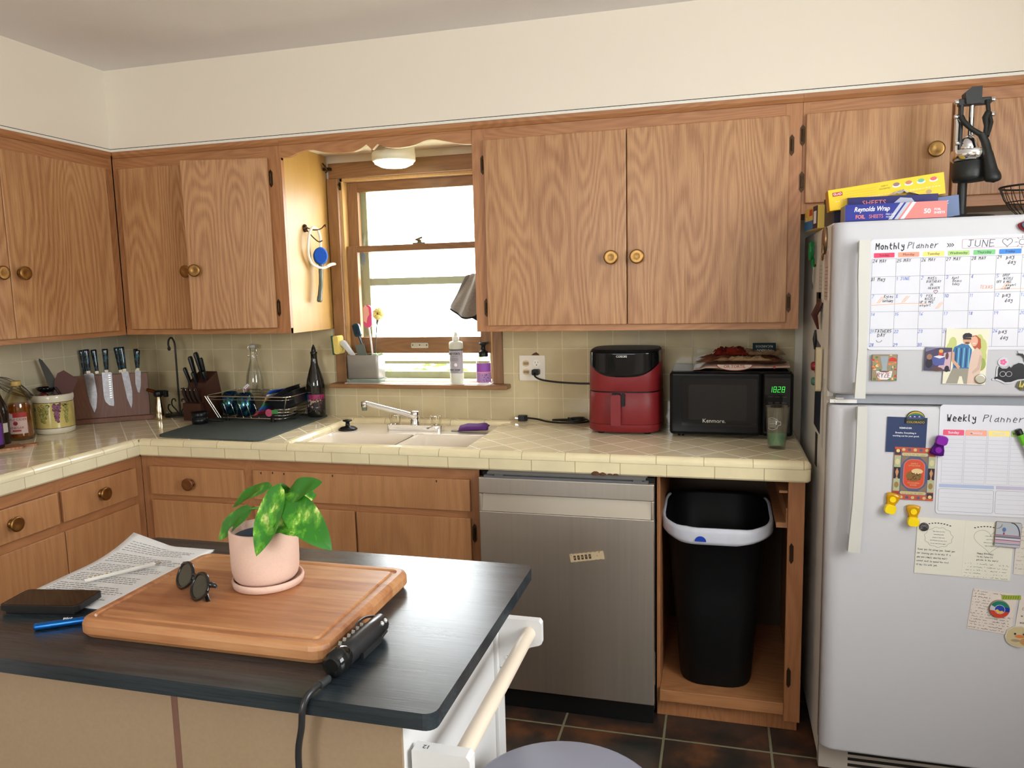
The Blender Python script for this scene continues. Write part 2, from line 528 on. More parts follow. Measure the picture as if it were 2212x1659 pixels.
def catmull(P, n=6):
    P = [Vector(p) for p in P]; Q = [P[0]*2-P[1]]+P+[P[-1]*2-P[-2]]; out = []
    for i in range(1, len(Q)-2):
        a, b, c, d = Q[i-1], Q[i], Q[i+1], Q[i+2]
        for k in range(n):
            t = k/n
            out.append(0.5*((2*b)+(c-a)*t+(2*a-5*b+4*c-d)*t*t+(3*b-3*c+d-a)*t**3))
    out.append(P[-1]); return out
# ------------------------------------------------------------------ palette
T = 0.1095
OAK1, OAK2 = srgb(152, 100, 60), srgb(198, 150, 102)
OAKZ = [wood('oak_door_%d' % i, OAK1, OAK2, 'z', seed=i*3.1+1, across=9+i, contrast=1.12) for i in range(5)]
OAK_X = wood('oak_rail_x', srgb(150, 95, 56), srgb(190, 135, 88), 'x', seed=2.2, contrast=0.8)
OAK_Y = wood('oak_rail_y', srgb(150, 95, 56), srgb(190, 135, 88), 'y', seed=4.2, contrast=0.8)
OAK_V = wood('oak_stile', srgb(150, 95, 56), srgb(190, 135, 88), 'z', seed=6.2, contrast=0.8)
BASEZ = wood('base_panel_wood', srgb(158, 108, 68), srgb(192, 140, 94), 'z', seed=5.5, contrast=0.75, across=5)
BASE_V = wood('base_stile_wood', srgb(146, 96, 60), srgb(178, 124, 82), 'z', seed=7.5, contrast=0.75)
BASE_X = wood('base_rail_wood', srgb(146, 96, 60), srgb(178, 124, 82), 'x', seed=8.5, contrast=0.75)
BASE_Y = wood('base_rail_wood_y', srgb(146, 96, 60), srgb(178, 124, 82), 'y', seed=8.9, contrast=0.75)
PALEPLY = wood('pale_plywood', srgb(170, 128, 66), srgb(194, 154, 86), 'z', seed=9.1, contrast=0.5, across=4)
WINWOOD = wood('window_wood', srgb(116, 80, 48), srgb(152, 110, 68), 'z', seed=3.3, contrast=0.7)
WINWOOD_X = wood('window_wood_x', srgb(116, 80, 48), srgb(152, 110, 68), 'x', seed=3.9, contrast=0.7)
PAINT = mat('cream_paint', srgb(236, 225, 208), rough=0.6, bump=0.12, bscale=260)
CEIL = mat('ceiling_paint', srgb(240, 236, 234), rough=0.8, bump=0.25, bscale=160)
WHITE_TRIM = mat('white_strip', srgb(236, 232, 220), rough=0.5)
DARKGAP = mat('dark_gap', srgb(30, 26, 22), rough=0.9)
TILE_B = tile_mat('backsplash_tile_back', srgb(200, 184, 146), srgb(226, 212, 176), T, (18.6*T, 0.0253), 'xz', rough=0.12, bump=0.8)
TILE_L = tile_mat('backsplash_tile_left', srgb(200, 190, 162), srgb(222, 212, 184), T, (0.03, 0.0253), 'yz', rough=0.12, bump=0.8)
TILE_D = tile_mat('counter_tile', srgb(238, 223, 186), srgb(250, 244, 224), T, (2.63, -0.607), 'xy', rot=PI/4, gw=0.0045, rough=0.09, bump=0.5)
FLOORM = tile_mat('slate_floor', srgb(60, 46, 38), srgb(122, 118, 92), 0.35, (2.738, -0.75), 'xy', gw=0.009, rough=0.32,
                  nse=(6.0, srgb(36, 38, 36), srgb(104, 66, 44), srgb(58, 46, 40)), bump=0.6)
STEEL = mat('brushed_steel', srgb(198, 190, 178), rough=0.40, metal=1.0, noise=0.05, nscale=60, stretch=(1, 1, 0.02), bump=0.25, bscale=14)
CHROME = mat('chrome', (0.82, 0.82, 0.82), rough=0.07, metal=1.0)
BLACKP = mat('black_plastic', (0.006, 0.006, 0.0065), rough=0.33, spec=0.35)
BLACKG = mat('black_gloss', (0.004, 0.004, 0.005), rough=0.09, spec=0.4)
BRASS = mat('aged_brass', srgb(150, 114, 66), rough=0.36, metal=1.0, noise=0.25, nscale=30)
IRON = mat('black_iron', (0.015, 0.013, 0.012), rough=0.45)
ANTIQ = mat('antique_hinge', srgb(70, 52, 36), rough=0.35, metal=0.9)
WHITEP = mat('white_plastic', srgb(232, 230, 226), rough=0.35)
INK = mat('black_ink', (0.02, 0.02, 0.025), rough=0.6)

# ------------------------------------------------------------------ room shell
ZF = -0.05; ZC = 2.46; XR = 4.45; YR = -6.1
WX0, WX1, WZ0, WZ1 = 1.232, 1.945, 1.085, 2.005       # sink window opening
b = MB(PAINT)
b.box(-0.12, WX0, 0.0, 0.12, ZF, ZC); b.box(WX1, XR+0.12, 0.0, 0.12, ZF, ZC)
b.box(WX0, WX1, 0.0, 0.12, ZF, WZ0); b.box(WX0, WX1, 0.0, 0.12, WZ1, ZC)
struct(b.build('wall_back'))
b = MB(PAINT); b.box(-0.12, 0, YR, 0.0, ZF, ZC); struct(b.build('wall_left'))
b = MB(PAINT)       # right wall with its window opening
b.box(XR, XR+0.12, YR, SY0_, ZF, ZC); b.box(XR, XR+0.12, SY1_, 0.0, ZF, ZC); b.box(XR, XR+0.12, SY0_, SY1_, SZ1_, ZC); b.box(XR, XR+0.12, SY0_, SY1_, ZF, SZ0_)
struct(b.build('wall_right'))
b = MB(PAINT)
b.box(-0.12, RX0_, YR-0.12, YR, ZF, ZC); b.box(RX1_, XR+0.12, YR-0.12, YR, ZF, ZC); b.box(RX0_, RX1_, YR-0.12, YR, ZF, RZ0_); b.box(RX0_, RX1_, YR-0.12, YR, RZ1_, ZC)
struct(b.build('wall_rear'))
b = MB(PAINT); b.box(2.60, XR, -3.86, -3.74, ZF, 1.62); struct(b.build('wall_light_blocker'))  # unseen half wall behind the camera, added to keep light off the lower fridge
b = MB(FLOORM); b.box(-0.12, XR+0.12, YR-0.12, 0.12, ZF-0.1, ZF); struct(b.build('floor'))
b = MB(CEIL); b.box(-0.12, XR+0.12, YR-0.12, 0.12, ZC, ZC+0.1); struct(b.build('ceiling'))
# soffits above the upper cabinets
ZS = 2.134
b = MB(PAINT); b.box(0.0, XR, -0.388, 0.0, ZS, ZC); struct(b.build('wall_soffit_back'))
b = MB(PAINT); b.box(0.0, 0.346, YR, -0.388, ZS, ZC); struct(b.build('wall_soffit_left'))
b = MB(WHITE_TRIM); b.box(0.34, XR, -0.392, -0.37, 2.1205, 2.1305); b.use(DARKGAP); b.box(0.34, XR, -0.386, -0.36, 2.1305, 2.134)
b.use(WHITE_TRIM); b.box(0.33, 0.350, YR, -0.392, 2.1205, 2.1305); b.use(DARKGAP); b.box(0.33, 0.344, YR, -0.386, 2.1305, 2.134)
struct(b.build('trim_1'))
# tiled backsplash, wall mounted slabs of tile
b = MB(TILE_B)
b.box(0.008, 1.176, -0.008, 0.0, 0.9, 1.3266); b.box(1.176, 1.99, -0.008, 0.0, 0.9, 1.054); b.box(1.99, 3.20, -0.008, 0.0, 0.9, 1.3266)
struct(b.build('wall_backsplash_back'))
b = MB(TILE_L); b.box(0.0, 0.008, -2.4, -0.0, 0.9, 1.3266); struct(b.build('wall_backsplash_left'))

# ------------------------------------------------------------------ sink window
w = root('window_1', (1.585, 0, 1.06), 'double hung wooden window above the sink', 'window'); w['kind'] = 'structure'
del w['category']
b = MB(WINWOOD)     # casing
b.box(1.178, WX0, -0.022, 0.0, 1.074, 2.005); b.box(WX1, 1.99, -0.022, 0.0, 1.074, 2.005)
b.use(WINWOOD_X); b.box(1.19, 1.99, -0.024, 0.0, 2.005, 2.072)
b.build('window_casing', w, bevel=0.003)
b = MB(WINWOOD_X); b.box(1.165, 2.022, -0.075, 0.0, 1.054, 1.074); b.box(WX0+0.001, WX1-0.001, 0.0, 0.045, 1.054, 1.074)
b.build('window_sill', w, bevel=0.004)
b = MB(WHITE_TRIM); b.box(WX0+0.004, WX1-0.004, -0.055, 0.115, 1.0742, 1.0765); b.build('sill_liner', w, label='white painted strip on the sill')
PALEJ = wood('window_jamb_wood', srgb(190, 146, 84), srgb(214, 176, 116), 'z', seed=1.3, contrast=0.5)
GREYPAINT = mat('weathered_grey_green_paint', srgb(138, 142, 108), rough=0.6, noise=0.06)
b = MB(PALEJ)
b.box(WX0, WX0+0.012, 0.0, 0.11, WZ0, WZ1); b.box(WX1-0.012, WX1, 0.0, 0.11, WZ0, WZ1); b.box(WX0, WX1, 0.0, 0.11, WZ1-0.012, WZ1)
b.build('window_jamb', w)
def sash(name, y0, y1, x0, x1, z0, z1, st, rt, rb, m1, m2, parent):
    b = MB(m1); b.box(x0, x0+st, y0, y1, z0, z1); b.box(x1-st, x1, y0, y1, z0, z1)
    b.use(m2); b.box(x0+st, x1-st, y0, y1, z0, z0+rb); b.box(x0+st, x1-st, y0, y1, z1-rt, z1)
    o = b.build(name, parent, bevel=0.002)
    g = MB(pane_mat('window_glass')); ym = (y0+y1)/2
    g.box(x0+st-0.002, x1-st+0.002, ym-0.001, ym+0.001, z0+rb-0.002, z1-rt+0.002)
    g.build('glass_pane', o)
    return o
X0, X1 = WX0+0.013, WX1-0.013
sash('upper_sash', 0.045, 0.07, X0, X1, 1.674, 1.992, 0.052, 0.045, 0.02, WINWOOD, WINWOOD_X, w)
sash('lower_sash', 0.015, 0.042, X0, X1, 1.208, 1.702, 0.052, 0.028, 0.074, WINWOOD, WINWOOD_X, w)
# storm window frame behind
b = MB(GREYPAINT); b.box(X0, X0+0.078, 0.080, 0.098, 1.08, 1.99); b.box(X1-0.03, X1, 0.080, 0.098, 1.08, 1.99); b.box(X0+0.078, X1-0.03, 0.082, 0.096, 1.520, 1.554)
b.box(X0+0.078, X1-0.03, 0.082, 0.096, 1.078, 1.116); b.box(X0+0.078, X1-0.03, 0.082, 0.096, 1.152, 1.166)
b.build('storm_frame', w, bevel=0.001)
b = MB(GREYPAINT)
for x in (1.40, 1.87):
    b.tube([(x-0.012, 0.08, 1.114), (x-0.012, 0.08, 1.132), (x+0.012, 0.08, 1.132), (x+0.012, 0.08, 1.114)], 0.0015, 6)
b.build('storm_latch', w)
b = MB(mat('sash_lock_metal', srgb(120, 110, 84), rough=0.4, metal=1.0))
b.box(1.57, 1.63, 0.02, 0.05, 1.702, 1.708); b.lathe([(0.012, 0), (0.010, 0.012)], (1.60, 0.033, 1.708), 14)
b.tube([(1.60, 0.033, 1.718), (1.585, 0.022, 1.722), (1.622, 0.014, 1.730)], [0.006, 0.005, 0.005], 8)
b.build('sash_lock', w)
b = MB(mat('sash_lift_metal', srgb(196, 190, 170), rough=0.4, metal=0.6))
b.prism(rrect(1.548, 1.632, 1.232, 1.256, 0.006), 0.008, 0.0155, 'xz'); b.box(1.556, 1.624, -0.002, 0.008, 1.234, 1.240)
l = b.build('sash_lift', w, bevel=0.001)
b = MB(BLACKP)
for x in (1.556, 1.59, 1.624): b.lathe([(0.003, 0), (0.002, 0.0015)], (x, 0.008, 1.246), 8, 'y')
b.build('screw', l)
b = MB(ANTIQ); b.box(1.2325, 1.240, -0.006, 0.0, 1.955, 1.99); b.tube([(1.236, -0.008, 1.985), (1.236, -0.02, 1.978), (1.240, -0.02, 1.968), (1.236, -0.008, 1.962)], 0.002, 6)
b.build('curtain_bracket', w)
b = MB(ANTIQ); b.box(1.176, 1.21, -0.045, -0.024, 2.04, 2.052); b.tube([(1.18, -0.05, 2.07), (1.195, -0.06, 2.056), (1.205, -0.05, 2.035), (1.19, -0.045, 2.03)], 0.0035, 6)
b.build('curtain_rod_bracket', w)

# window on the right wall and window behind the camera (they light the room)
w = root('window_3', (XR, (SY0_+SY1_)/2, SZ0_), 'window on the right wall', 'window'); w['kind'] = 'structure'; del w['category']
b = MB(WHITE_TRIM)
for y in (SY0_, (SY0_+SY1_)/2-0.02, SY1_-0.04): b.box(XR+0.02, XR+0.06, y, y+0.04, SZ0_, SZ1_)
b.box(XR+0.02, XR+0.06, SY0_, SY1_, SZ0_, SZ0_+0.04); b.box(XR+0.02, XR+0.06, SY0_, SY1_, SZ1_-0.04, SZ1_)
b.build('window_frame', w)
w = root('window_2', ((RX0_+RX1_)/2, YR, RZ0_), 'window behind the camera', 'window'); w['kind'] = 'structure'; del w['category']
b = MB(WHITE_TRIM)
for x in (RX0_, RX1_-0.04): b.box(x, x+0.04, YR-0.06, YR-0.02, RZ0_, RZ1_)
b.box(RX0_, RX1_, YR-0.06, YR-0.02, RZ0_, RZ0_+0.04); b.box(RX0_, RX1_, YR-0.06, YR-0.02, RZ1_-0.04, RZ1_)
b.build('window_frame', w)

# ------------------------------------------------------------------ outdoors seen through the low gap
b = MB(mat('garden_ground', srgb(186, 184, 160), rough=0.9, noise=0.1)); b.box(-6, 10, 0.3, 12, -0.4, -0.3); struct(b.build('ground_outside'))
random.seed(4)
b = MB(mat('garden_leaf', srgb(110, 170, 60), rough=0.6, noise=0.3, nscale=3))
for i in range(900):
    c = Vector((random.gauss(1.0, 0.75), random.uniform(2.2, 3.0), random.uniform(-0.3, 0.93)))
    a = random.uniform(0, 6.28); q = Matrix.Rotation(a, 3, 'Z') @ Matrix.Rotation(random.uniform(-1, 1), 3, 'X')
    s = random.uniform(0.04, 0.09)
    b.add([c+q @ Vector(p) for p in ((-s, 0, 0), (0, -s*0.5, 0.01), (s, 0, 0), (0, s*0.5, 0.01))], [(0, 1, 2, 3)], True)
tag(b.build('garden_shrub'), 'green leafy shrub outside, seen through the gap under the window sash', 'shrub')

# ------------------------------------------------------------------ upper cabinets
KPR = [(0.0001, 0), (0.016, 0.0005), (0.015, 0.004), (0.010, 0.010), (0.011, 0.015), (0.023, 0.020), (0.0262, 0.0245), (0.0255, 0.028), (0.021, 0.0295), (0.010, 0.0272), (0.0005, 0.0265)]
def knob(parent, x, y, z, d='-y', r=0.0262, m=None, lab=None):
    b = MB(m or BRASS)
    pr = KPR
    if d == '-y': b.lathe(pr, (x, y, z), 24, 'y', (False, False))
    else: b.lathe(pr, (x, y, z), 24, 'x', (False, False))
    return b.build('knob', parent, label=lab)
def hinge(parent, x, y, z, d='-y'):
    b = MB(ANTIQ); h = 0.036
    if d == '-y':
        b.prism([(x-0.0075, z-h*0.7), (x, z-h), (x+0.0075, z-h*0.7), (x+0.0075, z+h*0.7), (x, z+h), (x-0.0075, z+h*0.7)], y-0.003, y, 'xz')
        b.lathe([(0.0032, -0.02), (0.0032, 0.02)], (x, y-0.004, z), 8)
    else:
        b.prism([(y-0.006, z-h*0.7), (y, z-h), (y+0.006, z-h*0.7), (y+0.006, z+h*0.7), (y, z+h), (y-0.006, z+h*0.7)], x, x+0.003, 'yz')
        b.lathe([(0.0032, -0.02), (0.0032, 0.02)], (x+0.004, y, z), 8)
    return b.build('hinge', parent)
YU = -0.380; YD = -0.381; YDF = -0.397       # frame front, door back, door front
def carcass(b, x0, x1, y0, y1, z0, z1, t=0.018, front=True):
    pass
def crown_x(x0, x1, parent):
    b = MB(OAK_X); b.prism([(YU, 2.0935), (YU-0.006, 2.0935), (YU-0.014, 2.106), (YU-0.014, 2.12), (YU, 2.12)], x0, x1, 'yz'); b.build('crown_moulding', parent, bevel=0.001)
# left-hand cabinet on the left wall
XL = 0.340
c = root('upper_cabinet', (0.17, -1.3, 1.3266), 'oak upper cabinet on the left wall, right of whose door meets the corner', 'cabinet', 'oak upper cabinets')
c['label'] = 'oak wall cabinet on the left-hand wall above the knives and crock'
b = MB(OAK_Y); b.box(XL-0.018, XL, -2.4, -0.40, 1.3266, 1.35); b.box(XL-0.018, XL, -2.4, -0.40, 2.04, 2.12)
b.use(OAK_V); b.box(XL-0.018, XL-0.0003, -0.44, -0.382, 1.3266, 2.12); b.box(XL-0.018, XL-0.0003, -1.50, -1.44, 1.35, 2.04)
b.box(XL-0.018, XL-0.0003, -2.4, -2.34, 1.35, 2.04); b.use(OAK_Y); b.box(0.009, XL-0.018, -2.4, -0.382, 1.334, 1.35); b.box(0.009, XL-0.018, -2.4, -0.382, 2.10, 2.12)
b.box(0.009, 0.02, -2.4, -0.382, 1.35, 2.10)
b.prism([(XL, 2.0935), (XL+0.006, 2.0935), (XL+0.014, 2.106), (XL+0.014, 2.12), (XL, 2.12)], -2.4, -0.396, 'xz')
b.build('cabinet_body', c, bevel=0.001)
d = MB(OAKZ[0]).box(XL+0.001, XL+0.017, -0.9465, -0.437, 1.348, 2.046).build('door', c, bevel=0.003)
knob(d, XL+0.017, -0.905, 1.593, 'x'); hinge(d, XL+0.003, -0.431, 1.97, 'x'); hinge(d, XL+0.003, -0.431, 1.42, 'x')
d = MB(OAKZ[1]).box(XL+0.001, XL+0.017, -1.455, -0.949, 1.348, 2.046).build('door', c, bevel=0.003)
knob(d, XL+0.017, -0.998, 1.593, 'x')
for y0, y1 in ((-1.92, -1.485), (-2.355, -1.924)): MB(OAKZ[2]).box(XL+0.001, XL+0.017, y0, y1, 1.348, 2.046).build('door', c, bevel=0.003)
# corner cabinet left of the window
c = root('upper_cabinet', (0.76, -0.19, 1.3266), 'oak wall cabinet left of the window with its right door ajar', 'cabinet', 'oak upper cabinets')
b = MB(OAK_X); b.box(0.36, 1.172, YU, YU+0.018, 1.3266, 1.35); b.box(0.36, 1.172, YU, YU+0.018, 2.035, 2.12)
b.use(OAK_V); b.box(0.342, 0.392, YU+0.0003, YU+0.018, 1.3266, 2.12); b.box(1.10, 1.172, YU-0.0003, YU+0.018, 1.3266, 2.12)
b.use(OAK_X); b.box(0.022, 1.16, -0.362, -0.009, 1.334, 1.35); b.box(0.022, 1.16, -0.362, -0.009, 2.10, 2.12); b.box(0.022, 1.16, -0.02, -0.009, 1.35, 2.10)
b.use(OAK_V); b.box(0.735, 0.755, -0.362, YU+0.01, 1.35, 2.04)
b.build('cabinet_body', c, bevel=0.001)
crown_x(0.354, 1.172, c)
b = MB(PALEPLY); b.box(1.160, 1.172, -0.362, -0.009, 1.3266, 2.12); b.build('side_panel', c, label='pale yellow side panel facing the window')
d = MB(OAKZ[2]).box(0.383, 0.747, YDF, YD, 1.351, 2.046).build('door', c, bevel=0.003)
knob(d, 0.705, YDF, 1.597)
hx, wd, ang = 1.114, 0.364, math.radians(13)
dm = Matrix.Translation(Vector((hx, YD, 0))) @ RZ(ang)
b = MB(OAKZ[3]); b.X = dm; b.box(-wd, 0, -0.016, 0, 1.351, 2.046)
d = b.build('door', c, bevel=0.003)
b = MB(BRASS); b.X = dm @ Matrix.Translation(Vector((-wd+0.038, -0.016, 1.597)))
b.lathe(KPR, (0, 0, 0), 24, 'y', (False, False))
b.build('knob', d)
hinge(d, 1.122, YU-0.0005, 1.965); hinge(d, 1.122, YU-0.0005, 1.435)
# cabinet right of the window
c = root('upper_cabinet', (2.58, -0.19, 1.3266), 'wide oak two-door wall cabinet right of the window above the microwave', 'cabinet', 'oak upper cabinets')
b = MB(OAK_X); b.box(1.992, 3.176, YU, YU+0.018, 1.3266, 1.356); b.box(1.992, 3.176, YU, YU+0.018, 2.035, 2.12)
b.use(OAK_V); b.box(1.992, 2.045, YU-0.0003, YU+0.018, 1.3266, 2.0935); b.box(3.12, 3.176, YU-0.0003, YU+0.018, 1.3266, 2.0935)
b.use(OAK_X); b.box(2.0, 3.17, -0.362, -0.009, 1.334, 1.35); b.box(2.0, 3.17, -0.362, -0.009, 2.10, 2.12)
b.use(OAK_V); b.box(1.992, 2.004, -0.362, -0.024, 1.3266, 2.12); b.box(3.164, 3.176, -0.362, -0.009, 1.3266, 2.12); b.box(2.004, 3.164, -0.02, -0.009, 1.35, 2.10); b.box(2.57, 2.59, -0.362, YU+0.01, 1.35, 2.04)
b.build('cabinet_body', c, bevel=0.001)
crown_x(1.992, 3.176, c)
d = MB(OAKZ[4]).box(2.042, 2.5785, YDF, YD, 1.350, 2.050).build('door', c, bevel=0.003)
knob(d, 2.524, YDF, 1.596); hinge(d, 2.034, YU-0.0005, 1.96); hinge(d, 2.034, YU-0.0005, 1.42)
d = MB(OAKZ[1]).box(2.5815, 3.133, YDF, YD, 1.350, 2.052).build('door', c, bevel=0.003)
knob(d, 2.618, YDF, 1.596); hinge(d, 3.142, YU-0.0005, 1.955); hinge(d, 3.142, YU-0.0005, 1.42)
# cabinet over the fridge
c = root('upper_cabinet', (3.8, -0.19, 1.722), 'short oak wall cabinet above the white fridge', 'cabinet', 'oak upper cabinets')
b = MB(OAK_X); b.box(3.1765, XR-0.002, YU, YU+0.018, 1.722, 1.76); b.box(3.1765, XR-0.002, YU, YU+0.018, 2.04, 2.12)
b.use(OAK_V); b.box(3.1765, 3.20, YU-0.0003, YU+0.018, 1.722, 2.0935); b.box(3.60, 3.64, YU-0.0003, YU+0.018, 1.76, 2.04)
b.use(OAK_X); b.box(3.1765, XR-0.002, -0.362, -0.002, 1.73, 1.745); b.box(3.1765, XR-0.002, -0.362, -0.002, 2.10, 2.12)
b.use(OAK_V); b.box(3.1765, 3.19, -0.362, -0.002, 1.722, 2.12); b.box(3.19, XR-0.002, -0.02, -0.002, 1.745, 2.10); b.box(XR-0.014, XR-0.002, -0.362, -0.002, 1.722, 2.12)
b.build('cabinet_body', c, bevel=0.001)
crown_x(3.1765, XR-0.002, c)
d = MB(OAKZ[0]).box(3.186, 3.627, YDF, YD, 1.757, 2.053).build('door', c, bevel=0.003)
knob(d, 3.579, YDF, 1.906); hinge(d, 3.176, YU-0.0008, 1.985); hinge(d, 3.176, YU-0.0008, 1.83)
d = MB(OAKZ[2]).box(3.634, 4.08, YDF, YD, 1.757, 2.053).build('door', c, bevel=0.003)

# scalloped valance over the sink window
c = root('window_valance', (1.58, -0.38, 2.05), 'scalloped oak valance board joining the cabinets above the window', 'valance')
ctl = [(1.172, 2.045), (1.21, 2.046), (1.26, 2.062), (1.31, 2.068), (1.36, 2.056), (1.42, 2.049), (1.49, 2.046), (1.53, 2.056), (1.556, 2.070), (1.58, 2.048), (1.604, 2.069), (1.64, 2.054), (1.70, 2.048), (1.76, 2.054), (1.80, 2.066), (1.84, 2.069), (1.90, 2.056), (1.95, 2.044), (1.991, 2.041)]
def sm(seg): return [(p.x, p.y) for p in catmull([(a[0], a[1], 0) for a in seg], 5)]
poly = sm(ctl[:9])+[ctl[9]]+sm(ctl[10:])
b = MB(OAK_X); b.prism([(1.1725, 2.119)]+poly+[(1.9915, 2.119)], YU, YU+0.018, 'xz'); b.build('valance_board', c, bevel=0.001)
b = MB(OAK_X); b.prism([(YU, 2.0935), (YU-0.006, 2.0935), (YU-0.014, 2.106), (YU-0.014, 2.12), (YU, 2.12)], 1.1725, 1.9915, 'yz'); b.build('crown_moulding', c, bevel=0.001)
b = MB(PAINT); b.box(1.1725, 1.9915, -0.361, -0.001, 2.108, 2.12); b.build('niche_top', c, label='cream painted board above the window niche')

# lamp under the niche top
c = root('niche_lamp', (1.592, -0.20, 2.108), 'small round ceiling lamp glowing above the sink window', 'lamp')
LW = mat('lamp_ring_plastic', srgb(228, 224, 196), rough=0.4)
b = MB(LW); b.lathe([(0.088, 0), (0.088, -0.046), (0.090, -0.048), (0.090, -0.076), (0.086, -0.080), (0.083, -0.080), (0.083, -0.05)], (1.592, -0.20, 2.108), 48, caps=(True, False)); b.build('housing', c)
b = MB(mat('lamp_slot', srgb(120, 116, 96), rough=0.6))
for i in range(30):
    a = PI*1.03+i*0.032*2
    for dz in (0.012, 0.018, 0.024):
        b.cbox((1.592+0.0885*math.cos(a), -0.20+0.0885*math.sin(a), 2.090-dz), (0.001, 0.0035, 0.002), Matrix.Rotation(a, 3, 'Z'))
b.build('vent_slots', c)
b = MB(mat('lamp_diffuser', (1, 0.97, 0.85), rough=0.3, emit=(1.0, 0.93, 0.70), estr=3.5)); b.lathe([(0.082, -0.074), (0.080, -0.088), (0.056, -0.100), (0.001, -0.104)], (1.592, -0.20, 2.108), 40, caps=(True, False)); b.build('diffuser', c)

# ------------------------------------------------------------------ countertop
c = root('countertop', (1.6, -0.33, 0.846), 'L-shaped cream tiled countertop with rounded edge tiles', 'countertop')
ZT, ZB = 0.914, 0.846
SX0, SX1, SY0, SY1 = 1.300, 2.012, -0.612, -0.110
XE = 3.200; YF = -0.671; XI = 0.616
b = MB(TILE_D)
zt, zb = ZT, ZT-0.02
yb = -0.655
b.box(0.009, XI-0.014, -2.4, -0.009, zb, zt)
b.box(XI-0.014, SX0-0.03, yb+0.001, -0.009, zb, zt); b.box(SX1, XE-0.016, yb+0.001, -0.009, zb, zt)
b.box(SX0-0.03, SX1, SY1+0.03, -0.009, zb, zt)
b.build('tile_surface', c)
BULL = tile_mat('bullnose_tile', srgb(236, 222, 182), srgb(186, 166, 126), 0.1565, (2.202, -0.7), 'xy', gw=0.003, rough=0.1, sy=5.0, bump=0.6)
BULLY = tile_mat('bullnose_tile_y', srgb(236, 224, 188), srgb(186, 170, 132), 0.1565, (-0.68, -0.7), 'yx', gw=0.003, rough=0.1, sy=5.0, bump=0.6)
EDGE = tile_mat('edge_tile', srgb(232, 218, 178), srgb(182, 162, 122), 0.1565, (2.237, -0.7), 'xy', gw=0.003, rough=0.12, sy=5.0, bump=0.6)
EDGEY = tile_mat('edge_tile_y', srgb(232, 222, 188), srgb(186, 170, 132), 0.1565, (-0.72, -0.7), 'yx', gw=0.003, rough=0.12, sy=5.0, bump=0.6)
def bprof(y_out, y_in, z_t, s=-1, dz=0.026):
    pts = []
    r = 0.02
    for i in range(7):
        a = math.radians(90*i/6)
        pts.append((y_out-s*r+s*r*math.sin(a), z_t-r+r*math.cos(a)))
    pts = [(y_in, z_t)]+pts+[(y_out, z_t-dz), (y_in, z_t-dz)]
    return pts
b = MB(BULL); b.prism(bprof(YF, yb+0.0, ZT+0.002, -1), XI+0.0, XE-0.02, 'yz', False); 
b.use(BULLY); b.prism(bprof(XI, XI-0.015, ZT+0.002, 1), -2.4, YF+0.001, 'xz', False)
b.use(BULL)   # rounded outer corner at the right end + return along the end
rings = []
for i in range(7):
    a = -PI/2+math.radians(90*i/6); R0 = 0.02
    cx, cy = XE-R0, YF+R0
    rings.append([(cx+(p)*math.cos(a), cy+(p)*math.sin(a), z) for p, z in [(0.0, ZT+0.002), (0.008, ZT+0.001), (0.014, ZT-0.003), (0.019, ZT-0.010), (0.02, ZT-0.018), (0.02, ZT-0.024), (0.0, ZT-0.024)]])
b.loft(rings, (True, True), True, True)
b.use(BULLY); b.prism(bprof(XE, XE-0.016, ZT+0.002, 1), YF+0.02, -0.009, 'xz', False)
b.build('bullnose', c)
b = MB(EDGE); b.prism([(YF+0.001, ZT-0.025), (YF+0.001, ZB+0.006), (YF+0.006, ZB), (YF+0.014, ZB), (YF+0.014, ZT-0.025)], XI, XE-0.02, 'yz')
b.use(EDGEY); b.prism([(XI-0.001, ZT-0.025), (XI-0.001, ZB+0.006), (XI-0.006, ZB), (XI-0.014, ZB), (XI-0.014, ZT-0.025)], -2.4, YF+0.002, 'xz')
b.use(EDGE)
rings = []
for i in range(7):
    a = -PI/2+math.radians(90*i/6); cx, cy = XE-0.02, YF+0.02
    rings.append([(cx+p*math.cos(a), cy+p*math.sin(a), z) for p, z in [(0.0, ZT-0.025), (0.019, ZT-0.025), (0.019, ZB+0.006), (0.014, ZB), (0, ZB)]])
b.loft(rings); b.use(EDGEY); b.prism([(XE-0.001, ZT-0.025), (XE-0.001, ZB+0.006), (XE-0.006, ZB), (XE-0.014, ZB), (XE-0.014, ZT-0.025)], YF+0.02, -0.009, 'xz')
b.build('edge_tiles', c)
b = MB(mat('counter_substrate', srgb(120, 96, 70), rough=0.8))
b.box(0.009, XI-0.015, -2.4, -0.009, 0.85, zb); b.box(XI-0.015, SX0-0.03, -0.656, -0.009, 0.85, zb); b.box(SX1+0.001, XE-0.016, -0.656, -0.009, 0.85, zb); b.box(SX0-0.03, SX1, SY1+0.03, -0.009, 0.85, zb)
b.box(SX0-0.03, SX1+0.001, -0.656, SY0-0.028, 0.85, zb)
b.build('counter_base', c)
